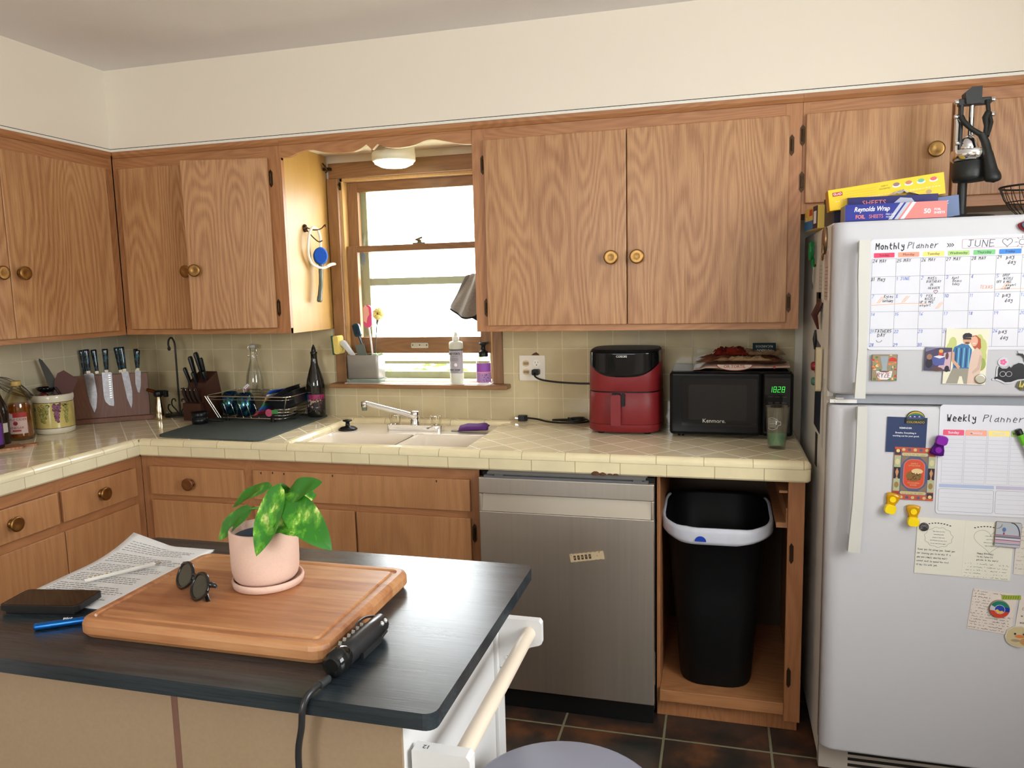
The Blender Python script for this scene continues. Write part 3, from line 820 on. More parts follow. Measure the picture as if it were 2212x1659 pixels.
# quarter round tile trim around the sink: back and left
b = MB(BULL); 
b.prism([(SY1+0.03, ZT), (SY1+0.03, ZT+0.006), (SY1+0.02, ZT+0.009), (SY1+0.008, ZT+0.006), (SY1, ZT-0.006), (SY1, ZT-0.02), (SY1+0.03, ZT-0.02)], SX0-0.03, SX1+0.03, 'yz', False)
b.use(tile_mat('bullnose_tile_side', srgb(236, 222, 182), srgb(186, 166, 126), 0.1565, (-0.61, -0.7), 'yx', gw=0.003, rough=0.1, sy=5.0, bump=0.6))
b.prism([(SX0-0.03, ZT), (SX0-0.03, ZT+0.006), (SX0-0.02, ZT+0.009), (SX0-0.008, ZT+0.006), (SX0, ZT-0.006), (SX0, ZT-0.02), (SX0-0.03, ZT-0.02)], SY0-0.03, SY1+0.03, 'xz', False)
b.use(BULL); b.box(SX0-0.03, SX1+0.001, -0.656, SY0-0.001, ZT-0.02, ZT+0.0005)
b.build('sink_surround_tiles', c)
b = MB(mat('broken_edge_clay', srgb(96, 60, 40), rough=0.9, noise=0.3))
for x, r in ((2.500, 0.016), (2.525, 0.012), (2.55, 0.008), (2.57, 0.009)): b.ball((x, YF+0.004, ZB+0.002), r, 10, 6, (1, 0.5, 0.7))
b.build('chipped_edge', c, label='brown chipped patch on the lower edge')

# ------------------------------------------------------------------ double sink
PORC = mat('white_enamel', srgb(226, 214, 196), rough=0.13, coat=0.5)
c = root('kitchen_sink', (1.66, -0.36, 0.74), 'white enamel double-bowl sink set into the tiled counter', 'sink')
def rect_ring(x0, x1, y0, y1, z, r, n=5): return [(p[0], p[1], z) for p in rrect(x0, x1, y0, y1, r, n)]
RX0, RX1, RY0, RY1 = SX0+0.001, SX1-0.002, SY0+0.002, SY1-0.001
DZ = ZT-0.014
bowls = [(1.318, 1.690, -0.602, -0.335), (1.722, 2.000, -0.602, -0.318)]
b = MB(PORC)
# deck: strips around the bowls
ys = -0.335
b.box(RX0, RX1, -0.312, RY1, DZ-0.012, DZ)
b.box(RX0, 1.318, RY0, -0.312, DZ-0.012, DZ); b.box(1.690, 1.722, RY0, -0.312, DZ-0.012, DZ-0.004); b.box(2.0, RX1, RY0, -0.312, DZ-0.012, DZ)
b.box(RX0, RX1, RY0, -0.600, DZ-0.012, DZ)
b.box(1.318, 1.690, -0.335, -0.312, DZ-0.012, DZ); b.box(1.722, 2.0, -0.318, -0.312, DZ-0.012, DZ)
b.build('sink_deck', c, bevel=0.005, seg=3)
for x0, x1, y0, y1 in bowls:
    b = MB(PORC)
    b.loft([rect_ring(x0-0.001, x1+0.001, y0-0.001, y1+0.001, DZ-0.001, 0.035), rect_ring(x0+0.006, x1-0.006, y0+0.006, y1-0.006, DZ-0.012, 0.035), rect_ring(x0+0.016, x1-0.016, y0+0.016, y1-0.016, 0.775, 0.04), rect_ring(x0+0.035, x1-0.035, y0+0.035, y1-0.035, 0.752, 0.04), rect_ring(x0+0.1, x1-0.1, y0+0.1, y1-0.1, 0.748, 0.02)], (False, True))
    b.build('bowl', c)
    b = MB(CHROME); b.lathe([(0.001, 0.002), (0.03, 0.003), (0.04, 0.001)], ((x0+x1)/2, (y0+y1)/2, 0.749), 20, caps=(False, False)); b.build('drain', c)

# ------------------------------------------------------------------ base cabinets
YBF = -0.645; ZK = 0.03
def base_frame(b, x0, x1, stiles, rails):
    b.use(BASE_V)
    for a, c_ in stiles: b.box(a, c_, YBF, YBF+0.018, ZK, 0.846)
    b.use(BASE_X)
    for a, c_ in rails: b.box(x0, x1, YBF+0.0004, YBF+0.0176, a, c_)
c = root('base_cabinet', (0.3, -1.4, ZF), 'wooden base cabinet along the left wall with brass-knobbed drawers', 'cabinet', 'wooden base cabinets')
XB = 0.598
b = MB(BASE_Y)
for z0, z1 in ((0.80, 0.846), (0.645, 0.69), (ZK, 0.07)): b.box(XB-0.018, XB-0.0004, -2.4, YBF-0.001, z0, z1)
b.use(BASE_V)
for y0, y1 in ((-0.70, YBF-0.001), (-1.085, -1.05), (-1.50, -1.44), (-2.4, -2.34)): b.box(XB-0.018, XB, y0, y1, ZK, 0.846)
b.use(BASEZ); b.box(0.01, XB-0.018, -2.4, -2.385, ZK, 0.846); b.box(0.01, XB-0.018, -2.4, YBF+0.02, ZK, ZK+0.015); b.box(0.01, 0.02, -2.385, YBF, ZK+0.015, 0.846)
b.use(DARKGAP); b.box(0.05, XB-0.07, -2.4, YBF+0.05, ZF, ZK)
b.build('cabinet_body', c, bevel=0.001)
for y0, y1, ky in ((-1.060, -0.694, -0.883), (-1.46, -1.078, -1.27), (-2.35, -1.485, -1.92)):
    d = MB(BASEZ).box(XB+0.0005, XB+0.014, y0, y1, 0.684, 0.800).build('drawer', c, bevel=0.002); knob(d, XB+0.014, ky, 0.745, 'x')
for y0, y1, ky in ((-1.060, -0.694, -1.02), (-1.46, -1.064, -1.11), (-1.918, -1.485, -1.87), (-2.35, -1.922, -1.97)):
    d = MB(BASEZ).box(XB+0.0005, XB+0.014, y0, y1, 0.09, 0.650).build('door', c, bevel=0.002); knob(d, XB+0.014, ky, 0.47, 'x', m=ANTIQ)
c = root('base_cabinet', (1.32, -0.33, ZF), 'wooden base cabinet under the sink with a long false drawer front', 'cabinet', 'wooden base cabinets')
b = MB(BASE_V)
base_frame(b, 0.60, 2.07, ((0.598, 0.655), (1.08, 1.14), (1.565, 1.585), (2.02, 2.07)), ((0.80, 0.846), (0.655, 0.69), (ZK, 0.07)))
b.use(BASEZ); b.box(2.055, 2.07, YBF+0.018, -0.01, ZK, 0.846); b.box(0.61, 2.055, YBF+0.018, -0.01, ZK, ZK+0.015); b.box(0.61, 2.055, -0.02, -0.01, ZK+0.015, 0.70)
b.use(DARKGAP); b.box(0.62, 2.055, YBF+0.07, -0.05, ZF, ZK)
b.build('cabinet_body', c, bevel=0.001)
d = MB(BASEZ).box(0.646, 1.088, YBF-0.014, YBF-0.0005, 0.684, 0.802).build('drawer', c, bevel=0.002); knob(d, 0.845, YBF-0.014, 0.738, m=mat('worn_wood_knob', srgb(120, 74, 40), rough=0.35, metal=0.4), lab='dark worn knob')
d = MB(BASEZ).box(1.131, 2.035, YBF-0.012, YBF-0.0005, 0.684, 0.803).build('false_front', c, bevel=0.002)
b = MB(IRON)
for x, z in ((1.168, 0.797), (1.22, 0.800), (1.27, 0.798), (1.48, 0.799), (1.905, 0.797)): b.box(x, x+0.004, YBF-0.0135, YBF-0.012, z-0.008, z)
b.build('nail', d)
d = MB(BASEZ).box(0.646, 1.088, YBF-0.014, YBF-0.0005, 0.09, 0.660).build('door', c, bevel=0.002)
d = MB(BASEZ).box(1.131, 1.566, YBF-0.014, YBF-0.0005, 0.09, 0.660).build('door', c, bevel=0.002); knob(d, 1.515, YBF-0.014, 0.475, m=ANTIQ)
d = MB(BASEZ).box(1.576, 2.035, YBF-0.014, YBF-0.0005, 0.09, 0.658).build('door', c, bevel=0.002)
hinge(d, 2.046, YBF-0.0006, 0.60); knob(d, 1.62, YBF-0.014, 0.475, m=ANTIQ)
# open bay under the right end of the counter
LIT = wood('raw_bay_wood', srgb(150, 96, 58), srgb(192, 138, 92), 'x', seed=12.1, contrast=0.7)
LITV = wood('raw_bay_wood_v', srgb(146, 92, 56), srgb(184, 126, 82), 'z', seed=13.1, contrast=0.7)
c = root('base_cabinet', (2.96, -0.33, ZF), 'open doorless base cabinet bay holding the trash bin', 'cabinet', 'wooden base cabinets')
b = MB(LITV); b.box(3.132, 3.184, YBF, YBF+0.02, 0.005, 0.846); b.box(3.168, 3.184, YBF+0.02, -0.01, 0.005, 0.846); b.box(2.7045, 2.7165, YBF+0.03, -0.01, 0.005, 0.846)
b.use(LIT); b.box(2.7170, 3.1315, YBF+0.004, YBF+0.022, 0.025, 0.067); b.box(2.7170, 3.1675, YBF+0.022, -0.01, 0.052, 0.066)
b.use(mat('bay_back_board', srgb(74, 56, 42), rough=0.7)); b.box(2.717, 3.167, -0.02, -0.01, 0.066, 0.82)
b.use(LITV); b.box(2.7045, 3.18, -0.600, -0.585, ZF, 0.004)
b.build('cabinet_body', c, bevel=0.0015)
b = MB(LIT); b.box(3.10, 3.167, -0.60, -0.06, 0.672, 0.69); b.box(3.105, 3.131, -0.63, -0.06, 0.80, 0.808); b.box(3.13, 3.167, -0.60, -0.06, 0.69, 0.74)
b.build('drawer_runner', c)
for z in (0.60, 0.165):
    b = MB(ANTIQ); b.prism([(3.139, z-0.025), (3.145, z-0.036), (3.152, z-0.025), (3.152, z+0.025), (3.145, z+0.036), (3.139, z+0.025)], YBF-0.0035, YBF-0.0005, 'xz'); b.build('hinge', c)
# ------------------------------------------------------------------ dishwasher
c = root('dishwasher', (2.39, -0.35, ZF), 'stainless steel dishwasher standing slightly proud of the counter', 'dishwasher')
DX0, DX1, DY = 2.083, 2.702, -0.700
b = MB(BLACKP); b.box(DX0+0.008, DX1-0.002, -0.672, -0.02, 0.0, 0.842); b.build('tub', c)
b = MB(STEEL); b.box(DX0, DX1, DY, -0.674, 0.768, 0.826); b.box(DX0, DX1, DY, -0.674, 0.036, 0.703)
b.box(DX0, DX0+0.010, DY, -0.674, 0.703, 0.768); b.box(DX1-0.010, DX1, DY, -0.674, 0.703, 0.768)
b.build('door', c, bevel=0.0025)
b = MB(mat('steel_recess', srgb(172, 162, 148), rough=0.5, metal=1.0)); b.prism([(-0.674, 0.704), (DY+0.002, 0.704), (DY+0.022, 0.767), (-0.674, 0.767)], DX0+0.0105, DX1-0.0105, 'yz')
b.build('pocket_handle', c, label='recessed pocket handle strip')
b = MB(mat('grey_strip_plastic', srgb(98, 98, 100), rough=0.4))
b.box(DX0+0.03, DX1-0.025, -0.671, -0.640, 0.8425, 0.8455); b.box(DX0+0.02, DX1-0.02, -0.698, -0.675, 0.826, 0.834)
b.cbox(((DX0+DX1)/2, -0.681, 0.840), (0.56, 0.018, 0.004), Matrix.Rotation(0.25, 3, 'X'))
for x in (DX0+0.06, DX1-0.07): b.box(x, x+0.03, -0.7, -0.675, 0.834, 0.838)
b.build('top_seal', c)
b = MB(BLACKP); b.box(DX0+0.004, DX1-0.006, -0.668, -0.655, ZF+0.002, 0.036); b.build('kick_plate', c)
b = MB(STEEL); b.box(DX1-0.001, DX1+0.0015, -0.672, -0.668, 0.10, 0.22); b.lathe([(0.003, 0), (0.002, 0.002)], (DX1+0.0005, -0.674, 0.20), 8, 'y'); b.build('mounting_bracket', c)
M = FRONT(2.467, DY-0.0005, 0.560, math.radians(10))
c = root('dishwasher_magnet', (2.467, DY-0.001, 0.560), 'small tilted wooden sign magnet stuck on the dishwasher door', 'magnet')
b = MB(mat('pale_laser_wood', srgb(206, 186, 150), rough=0.6)); b.X = M
poly = []
for i in range(8): poly += [(-0.055+i*0.01571, 0.0145), (-0.055+i*0.01571+0.010, 0.0145), (-0.055+i*0.01571+0.011, 0.0125), (-0.055+i*0.01571+0.0145, 0.0125)]
poly = poly[:-2]; poly = poly+[(p[0], -p[1]) for p in reversed(poly)]
b.prism(poly, 0.0, 0.003, 'xy'); b.build('plaque', c)
b = MB(mat('burnt_brown', srgb(70, 46, 30), rough=0.7))
for i in range(5):
    x = -0.038+i*0.0135
    b.use(MATS['burnt_brown']); flat(b, rect(x-0.0042, x+0.0042, -0.008, 0.008), M, MATS['burnt_brown'], 0.0032)
    text(b, 'DIRTY'[i], M @ Matrix.Translation((x, 0, 0.0034)), 0.009, MATS['pale_laser_wood'])
flat(b, disc(0.042, 0, 0.0014, 8), M, MATS['burnt_brown'], 0.0032); flat(b, disc(-0.05, 0.011, 0.0014, 8), M, MATS['burnt_brown'], 0.0032); flat(b, disc(0.05, 0.011, 0.0014, 8), M, MATS['burnt_brown'], 0.0032)
b.build('lettering', c)

# ------------------------------------------------------------------ trash bin and liner
c = root('trash_bin', (2.906, -0.42, 0.067), 'tall black plastic trash bin inside the open cabinet bay', 'trash bin')
def rr3(x0, x1, y0, y1, r, z, n=6, dz=None): return [(p[0], p[1], z+(dz(p[0], p[1]) if dz else 0)) for p in rrect(x0, x1, y0, y1, r, n)]
sag = lambda x, y: -0.042*max(0, min(1, (-0.30-y)/0.30))
b = MB(mat('bin_black_plastic', (0.004, 0.004, 0.0045), rough=0.5, spec=0.25))
R = [rr3(2.785, 3.027, -0.575, -0.30, 0.08, 0.0675), rr3(2.78, 3.032, -0.580, -0.295, 0.085, 0.085), rr3(2.755, 3.058, -0.594, -0.275, 0.10, 0.40), rr3(2.732, 3.08, -0.605, -0.262, 0.115, 0.668, dz=sag), rr3(2.724, 3.088, -0.612, -0.255, 0.12, 0.672, dz=sag), rr3(2.724, 3.088, -0.612, -0.255, 0.12, 0.697, dz=sag), rr3(2.732, 3.08, -0.604, -0.262, 0.115, 0.70, dz=sag), rr3(2.74, 3.072, -0.596, -0.27, 0.11, 0.69, dz=sag), rr3(2.79, 3.02, -0.57, -0.31, 0.08, 0.08)]
b.loft(R, (True, True)); b.build('bin_body', c)
ln = root('bin_liner', (2.906, -0.43, 0.6), 'white plastic bin liner folded over the front rim of the black bin', 'bin liner')
b = MB(mat('white_liner_film', srgb(206, 208, 218), rough=0.35, noise=0.05, bump=0.5, bscale=24)); rnd = random.Random(3)
ring = rrect(2.720, 3.092, -0.616, -0.251, 0.122, 10); n = len(ring)
def wob(i, k, a): return a*math.sin(i*1.7+k)+a*0.6*math.sin(i*0.61+k*2)
rows = []
for k, (ex, z) in enumerate(((-0.012, 0.692), (-0.003, 0.7020), (0.003, 0.7005), (0.006, 0.692), (0.006, 0.682), (0.006, 0.674), (0.004, 0.668))):
    row = []
    for i, p in enumerate(ring):
        cx, cy = 2.906, -0.43; d = Vector((p[0]-cx, p[1]-cy)); l = d.length; f = (l+ex+wob(i, k, 0.0012 if k > 2 else 0.0))/l
        fr = max(0, min(1, (-0.33-p[1])/0.28))
        zz = z+sag(p[0], p[1])-(k > 2)*(k-2)*0.0045*fr*(1+0.35*math.sin(i*0.45))+wob(i, k, 0.001)
        row.append((cx+d.x*f, cy+d.y*f, zz))
    rows.append(row)
idx = [i for i in range(n) if ring[i][1] < -0.31]
order = [i for i in idx if i > n//4]+[i for i in idx if i <= n//4]
b.loft([[r[i] for i in order] for r in rows], (False, False), False)
b.build('liner_skirt', ln, solid=0.001)
b = MB(mat('blue_print', srgb(20, 60, 170), rough=0.4)); M = FRONT(2.853, -0.6245, 0.614); b.X = M; b.prism([(p[0], p[1]) for p in disc(0, 0, 0.019, 24) if p[1] > -0.004], -0.0, 0.0012, 'xy')
b.build('blue_dot', ln, label='printed blue dot')

# ------------------------------------------------------------------ microwave
c = root('microwave', (2.95, -0.17, 0.916), 'black countertop microwave showing 1828 on its green clock', 'microwave')
MX0, MX1, MY = 2.730, 3.172, -0.322
MWB = mat('microwave_black', (0.0045, 0.0045, 0.005), rough=0.25, spec=0.22)
b = MB(MWB)
b.box(MX0+0.004, MX1-0.004, MY+0.03, -0.02, 0.926, 1.166)
for x in (MX0+0.04, MX1-0.04):
    for y in (-0.27, -0.06): b.lathe([(0.012, 0), (0.012, 0.012)], (x, y, 0.915), 12)
b.build('case', c, bevel=0.004)
b = MB(MWB); b.box(MX0, 3.062, MY, MY+0.03, 0.928, 1.165); d = b.build('door', c, bevel=0.012, seg=4)
b = MB(BLACKG); b.prism(rrect(2.775, 3.045, 0.962, 1.142, 0.006), MY-0.0012, MY-0.0002, 'xz'); b.build('door_glass', d)
b = MB(mat('microwave_mesh', (0.008, 0.008, 0.009), rough=0.15)); b.prism(rrect(2.80, 3.01, 0.985, 1.118, 0.008), MY-0.0017, MY-0.0012, 'xz'); b.build('window_screen', d)
b = MB(mat('print_light_grey', srgb(200, 196, 186), rough=0.5)); text(b, 'Kenmore.', FRONT(2.893, MY-0.0021, 0.982), 0.021, MATS['print_light_grey'], bold=0.004); b.build('brand_lettering', d)
b = MB(MWB); b.box(3.064, MX1, MY+0.001, MY+0.03, 0.928, 1.165); p = b.build('control_panel', c, bevel=0.012, seg=4)
b = MB(BLACKG); b.prism(rrect(3.072, 3.160, 0.945, 1.145, 0.004), MY-0.0002, MY+0.0012, 'xz'); b.build('touch_pad', p)
GRN = mat('green_led', (0.05, 0.9, 0.12), emit=(0.08, 1.0, 0.12), estr=0.55)
b = MB(GRN)
SEG = {'1': 'bc', '8': 'abcdefg', '2': 'abged'}
for i, ch in enumerate('1828'):
    x0 = 3.087+i*0.0145; z0 = 1.093; W_, H_ = 0.0095, 0.021; Mx = FRONT(x0, MY-0.0008, z0)
    pts = {'a': [(0, H_), (W_, H_)], 'b': [(W_, H_), (W_, H_/2)], 'c': [(W_, H_/2), (W_, 0)], 'd': [(0, 0), (W_, 0)], 'e': [(0, 0), (0, H_/2)], 'f': [(0, H_/2), (0, H_)], 'g': [(0, H_/2), (W_, H_/2)]}
    for s in SEG[ch]: stroke(b, [(q[0]*0.9+q[1]*0.1+0.0004*(1 if k else -1)*0, q[1]*0.94+0.0006) for k, q in enumerate(pts[s])], Mx, 0.0013, GRN)
b.build('clock_digits', p, label='green glowing digits')
DIMP = mat('dim_print', srgb(70, 70, 70), rough=0.5)
b = MB(DIMP); Mx = FRONT(3.116, MY-0.0006, 1.0)
for r, z in enumerate((0.076, 0.056, 0.052, 0.033, 0.014, -0.005, -0.024)):
    for k in range(3): stroke(b, [(-0.032+k*0.024, z), (-0.017+k*0.024, z)], Mx, 0.0014, DIMP)
b.build('button_print', p)

# bags on the microwave
FILM = mat('clear_food_film', srgb(200, 180, 160), rough=0.12, trans=0.55, alpha=0.75, ior=1.2)
TORT = mat('tortilla', srgb(190, 150, 110), rough=0.8, noise=0.2, nscale=40)
c = root('tortilla_bag', (2.98, -0.17, 1.167), 'flat bag of tortillas with red lettering lying on the microwave', 'food bag')
b = MB(TORT)
for k in range(5): b.lathe([(0.094, 0), (0.096, 0.0018), (0.094, 0.0036)], (2.955+0.002*k, -0.175, 1.169+0.004*k), 28)
b.build('tortilla_stack', c)
b = MB(mat('tortilla_bag_film', srgb(196, 160, 140), rough=0.2, noise=0.2, nscale=30, bump=0.6, bscale=60))
R = []
for k, (x, hh, z) in enumerate(((2.815, 0.001, 1.1695), (2.84, 0.005, 1.172), (2.86, 0.012, 1.179), (2.96, 0.0135, 1.181), (3.05, 0.012, 1.180), (3.08, 0.008, 1.179), (3.12, 0.010, 1.181), (3.160, 0.013, 1.182))):
    R.append([(x, -0.175+0.112*math.cos(a), z+hh*math.sin(a)) for a in [2*PI*i/20 for i in range(20)]])
b.loft(R); b.build('bag', c)
RED = mat('red_print', srgb(170, 30, 30), rough=0.5)
b = MB(mat('cream_print', srgb(214, 196, 176), rough=0.5))
M = FRONT(2.965, -0.291, 1.1815)
flat(b, [(0.062*math.cos(a), 0.009+0.0205*math.sin(a)*1.0) for a in [PI+PI*i/16 for i in range(17)]], M, MATS['cream_print'], 0.0006)
stroke(b, [(0.064*math.cos(a), 0.009+0.0215*math.sin(a)) for a in [PI+PI*i/20 for i in range(21)]], M, 0.002, RED, 0.001)
text(b, 'OR TORTIL', M @ Matrix.Translation((0, 0.002, 0.001)), 0.0155, RED, bold=0.01)
text(b, '8', FRONT(3.105, -0.289, 1.1815), 0.018, RED, bold=0.02)
b.build('bag_print', c)
c = root('snack_bag', (2.97, -0.17, 1.196), 'crumpled snack bags in red and brown on top of the tortillas', 'food bag')
def crumple(b, x0, x1, y0, y1, z, hgt, seed, nu=16, nv=10, lift=0.0):
    rnd = random.Random(seed); H = [[rnd.uniform(0, 1) for _ in range(nu+1)] for _ in range(nv+1)]
    def fn(u, v, top=True):
        i, j = int(round(u*nu)), int(round(v*nv)); e = min(u, 1-u, v, 1-v)
        return (x0+(x1-x0)*u, y0+(y1-y0)*v+0.006*H[j][i], z+lift*u+(hgt*(0.25+0.75*H[j][i])*min(1, e*6) if top else 0)+0.002)
    b.grid(lambda u, v: fn(u, v, True), nu, nv, False); b.grid(lambda u, v: fn(u, v, False), nu, nv, False)
b = MB(mat('brown_foil_bag', srgb(110, 66, 48), rough=0.22, noise=0.4, nscale=25)); crumple(b, 2.82, 3.15, -0.28, -0.07, 1.1965, 0.024, 5); b.build('bag_lower', c)
b = MB(mat('tan_foil_bag', srgb(190, 160, 120), rough=0.25, noise=0.25, nscale=25)); crumple(b, 2.89, 3.10, -0.285, -0.14, 1.203, 0.014, 8); b.build('bag_edge', c)
c = root('red_snack_bag', (2.945, -0.15, 1.22), 'small shiny red snack bag on top of the pile above the microwave', 'food bag')
b = MB(mat('red_foil_bag', srgb(120, 36, 28), rough=0.25, noise=0.4, nscale=30)); crumple(b, 2.885, 3.02, -0.24, -0.09, 1.221, 0.026, 11, 14, 10); b.build('bag', c)
c = root('teal_label_bag', (3.06, -0.14, 1.22), 'clear bag with a dark teal upside-down label, top right of the pile on the microwave', 'food bag')
b = MB(mat('clear_pouch', srgb(150, 120, 90), rough=0.2, noise=0.3)); crumple(b, 2.99, 3.15, -0.23, -0.08, 1.220, 0.02, 21, 14, 10); b.build('bag', c)
TEAL = mat('teal_label', srgb(18, 42, 48), rough=0.4)
M = Matrix.Translation((3.075, -0.185, 1.243)) @ Matrix.Rotation(math.radians(65), 4, 'X')
b = MB(TEAL); flat(b, rect(-0.042, 0.042, -0.022, 0.022), M, TEAL, 0.0, 0.0015)
MR = M @ Matrix.Rotation(PI, 4, 'Z')
text(b, 'MARIAN', MR @ Matrix.Translation((0, 0.008, 0.0006)), 0.014, MATS['print_light_grey']); text(b, 'RICARDOS', MR @ Matrix.Translation((0, -0.008, 0.0006)), 0.013, MATS['print_light_grey'])
b.build('label_card', c)

# ------------------------------------------------------------------ air fryer
c = root('air_fryer', (2.55, -0.16, 0.915), 'red air fryer with a glossy black curved top panel', 'air fryer')
AFR = mat('fryer_red', srgb(124, 28, 32), rough=0.45)
def sup(cx, cy, rx, ry, z, n=44, e=3.6, dy=0.0):
    out = []
    for i in range(n):
        a = 2*PI*i/n; ca, sa = math.cos(a), math.sin(a)
        out.append((cx+rx*abs(ca)**(2/e)*(1 if ca > 0 else -1), cy+ry*abs(sa)**(2/e)*(1 if sa > 0 else -1)+dy, z))
    return out
AC = (2.550, -0.165)
def aring(z):
    t = (z-0.925)/0.32
    w_ = 0.1455-0.006*t; d_ = 0.140-0.006*t
    return w_, d_
b = MB(AFR)
def seg(zs, ins=0.0):
    R = []
    for z in zs:
        w_, d_ = aring(z); R.append(sup(AC[0], AC[1], w_-ins, d_-ins, z))
    return R
R = [sup(AC[0], AC[1], 0.138, 0.132, 0.924)]+seg([0.93, 0.955])
b.loft(R); b.build('base', c)
b = MB(AFR); b.loft([sup(AC[0], AC[1], 0.1438, 0.1385, 0.956)]+seg([0.958, 1.02, 1.079])+[sup(AC[0], AC[1], 0.141, 0.136, 1.0805)]); b.build('drawer', c)
b = MB(BLACKP); b.loft([sup(AC[0], AC[1], 0.139, 0.134, 1.0805), sup(AC[0], AC[1], 0.139, 0.134, 1.086)]); b.build('seam_band', c)
b = MB(AFR); b.loft([sup(AC[0], AC[1], 0.1415, 0.136, 1.086)]+seg([1.088, 1.15, 1.20, 1.225])+[sup(AC[0], AC[1], 0.137, 0.131, 1.236)]); b.build('upper_body', c)
b = MB(mat('lid_satin_black', (0.008, 0.006, 0.006), rough=0.5, spec=0.2)); b.loft([sup(AC[0], AC[1], 0.1365, 0.1305, 1.2365), sup(AC[0], AC[1], 0.136, 0.130, 1.241), sup(AC[0], AC[1], 0.130, 0.124, 1.246)]); b.build('lid_top', c)
# glossy front panel following the body with a curved lower border
def pan(u, v):
    x = -0.1385+0.277*u
    w_, d_ = aring(1.2)
    zl = 1.142+0.058*abs(2*u-1)**3.2*1.0
    z = 1.2395+(zl-1.2395)*v
    w_, d_ = aring(z)
    xx = x*(w_+0.0006)/0.1395
    q = min(1, abs(xx)/(w_+0.0006)); y = (max(0.0, 1-q**3.6))**(1/3.6)*d_
    return (AC[0]+xx, AC[1]-y-0.0016, z)
b = MB(BLACKG); b.grid(pan, 40, 10); b.build('display_panel', c, solid=0.002)
b = MB(mat('print_white', srgb(220, 216, 210), rough=0.5)); text(b, 'COSORI', FRONT(AC[0]-0.003, -0.3062, 1.222), 0.0115, MATS['print_white'], bold=0.02); b.build('brand_lettering', c)
b = MB(AFR); b.prism(rrect(2.508, 2.546, 0.957, 1.076, 0.006), -0.334, -0.298, 'xz'); h = b.build('drawer_handle', c, bevel=0.004, seg=3)
b = MB(BLACKP); b.prism(rrect(2.5465, 2.560, 1.03, 1.079, 0.004), -0.322, -0.30, 'xz'); b.box(2.512, 2.542, -0.332, -0.305, 1.0765, 1.080); b.build('release_button', h)
b = MB(BLACKP)
for dx in (-0.09, 0.09):
    for dy in (-0.09, 0.09): b.lathe([(0.014, 0), (0.016, 0.01)], (AC[0]+dx, AC[1]+dy, 0.9148), 12)
b.build('foot', c)

# ------------------------------------------------------------------ outlet and cords
c = root('wall_outlet', (2.122, -0.008, 1.145), 'white double wall outlet plate with a switch pair on the tiled wall', 'outlet')
b = MB(mat('outlet_plate', srgb(226, 218, 204), rough=0.4)); b.prism(rrect(2.064, 2.180, 1.090, 1.200, 0.004), -0.014, -0.0085, 'xz'); b.build('plate', c, bevel=0.001)
IV = mat('ivory_switch', srgb(206, 186, 146), rough=0.4)
for z in (1.128, 1.165):
    b = MB(IV); b.prism(disc(2.094, z, 0.0165, 8, 0.0145), -0.0155, -0.0142, 'xz'); b.use(mat('rocker_tan', srgb(150, 126, 92), rough=0.5)); b.prism(rrect(2.084, 2.106, z-0.006, z+0.006, 0.002), -0.0175, -0.0156, 'xz'); b.build('switch', c)  # rockers in a darker tan than their ivory surround
b = MB(mat('outlet_face', srgb(236, 230, 220), rough=0.4)); b.prism(disc(2.142, 1.167, 0.0165, 20, 0.0155), -0.0155, -0.0142, 'xz'); b.prism(disc(2.142, 1.128, 0.0165, 20, 0.0155), -0.0155, -0.0142, 'xz')
b.use(BLACKP)
b.box(2.135, 2.1365, -0.0160, -0.0156, 1.166, 1.174); b.box(2.1475, 2.149, -0.0160, -0.0156, 1.166, 1.174); b.prism(disc(2.142, 1.1585, 0.0026, 10), -0.0160, -0.0156, 'xz')
b.build('socket', c)
c = root('chipped_tile_patch', (2.14, -0.009, 1.203), 'brown chipped gap in the tile just above the outlet plate', 'tile damage')
b = MB(MATS['broken_edge_clay']); b.prism([(2.118, 1.2005), (2.128, 1.209), (2.14, 1.214), (2.15, 1.207), (2.155, 1.2005)], -0.010, -0.0082, 'xz'); b.build('chip', c)
c = root('fryer_power_cord', (2.2, -0.02, 1.12), 'black power cord running from the outlet to behind the red air fryer', 'cord')
b = MB(BLACKP); b.prism(rrect(2.126, 2.158, 1.116, 1.142, 0.007), -0.045, -0.0165, 'xz'); b.build('plug', c, bevel=0.004)
b = MB(BLACKP); b.tube(catmull([(2.140, -0.046, 1.126), (2.146, -0.058, 1.112), (2.175, -0.055, 1.098), (2.24, -0.04, 1.087), (2.33, -0.03, 1.081), (2.41, -0.022, 1.077), (2.46, -0.012, 1.05)], 6), 0.0042, 8); b.build('cable', c)
c = root('unplugged_cord', (2.2, -0.06, 0.915), 'unplugged black cord with loose bundled loop lying on the counter', 'cord')
b = MB(BLACKP); b.X = XF((2.085, -0.045, 0.9285), 0.1); b.prism([(-0.022, -0.012), (0.006, -0.014), (0.018, -0.006), (0.018, 0.006), (0.006, 0.014), (-0.022, 0.012)], -0.012, 0.012, 'xy'); b.use(CHROME); b.box(-0.036, -0.022, -0.008, -0.006, -0.003, 0.003); b.box(-0.036, -0.022, 0.006, 0.008, -0.003, 0.003); b.X = None; b.build('plug', c, bevel=0.002)
pts = [(2.104, -0.043, 0.9285), (2.15, -0.05, 0.925), (2.20, -0.075, 0.920), (2.26, -0.10, 0.921), (2.33, -0.10, 0.922), (2.375, -0.07, 0.924), (2.35, -0.035, 0.929), (2.28, -0.045, 0.926), (2.225, -0.08, 0.929), (2.26, -0.105, 0.932), (2.32, -0.11, 0.932), (2.365, -0.09, 0.934), (2.35, -0.055, 0.937), (2.30, -0.06, 0.934), (2.31, -0.085, 0.928), (2.36, -0.07, 0.921), (2.42, -0.02, 0.921), (2.47, -0.015, 0.921)]
b = MB(BLACKP); b.tube(catmull(pts, 6), 0.0040, 8); b.build('cable', c)
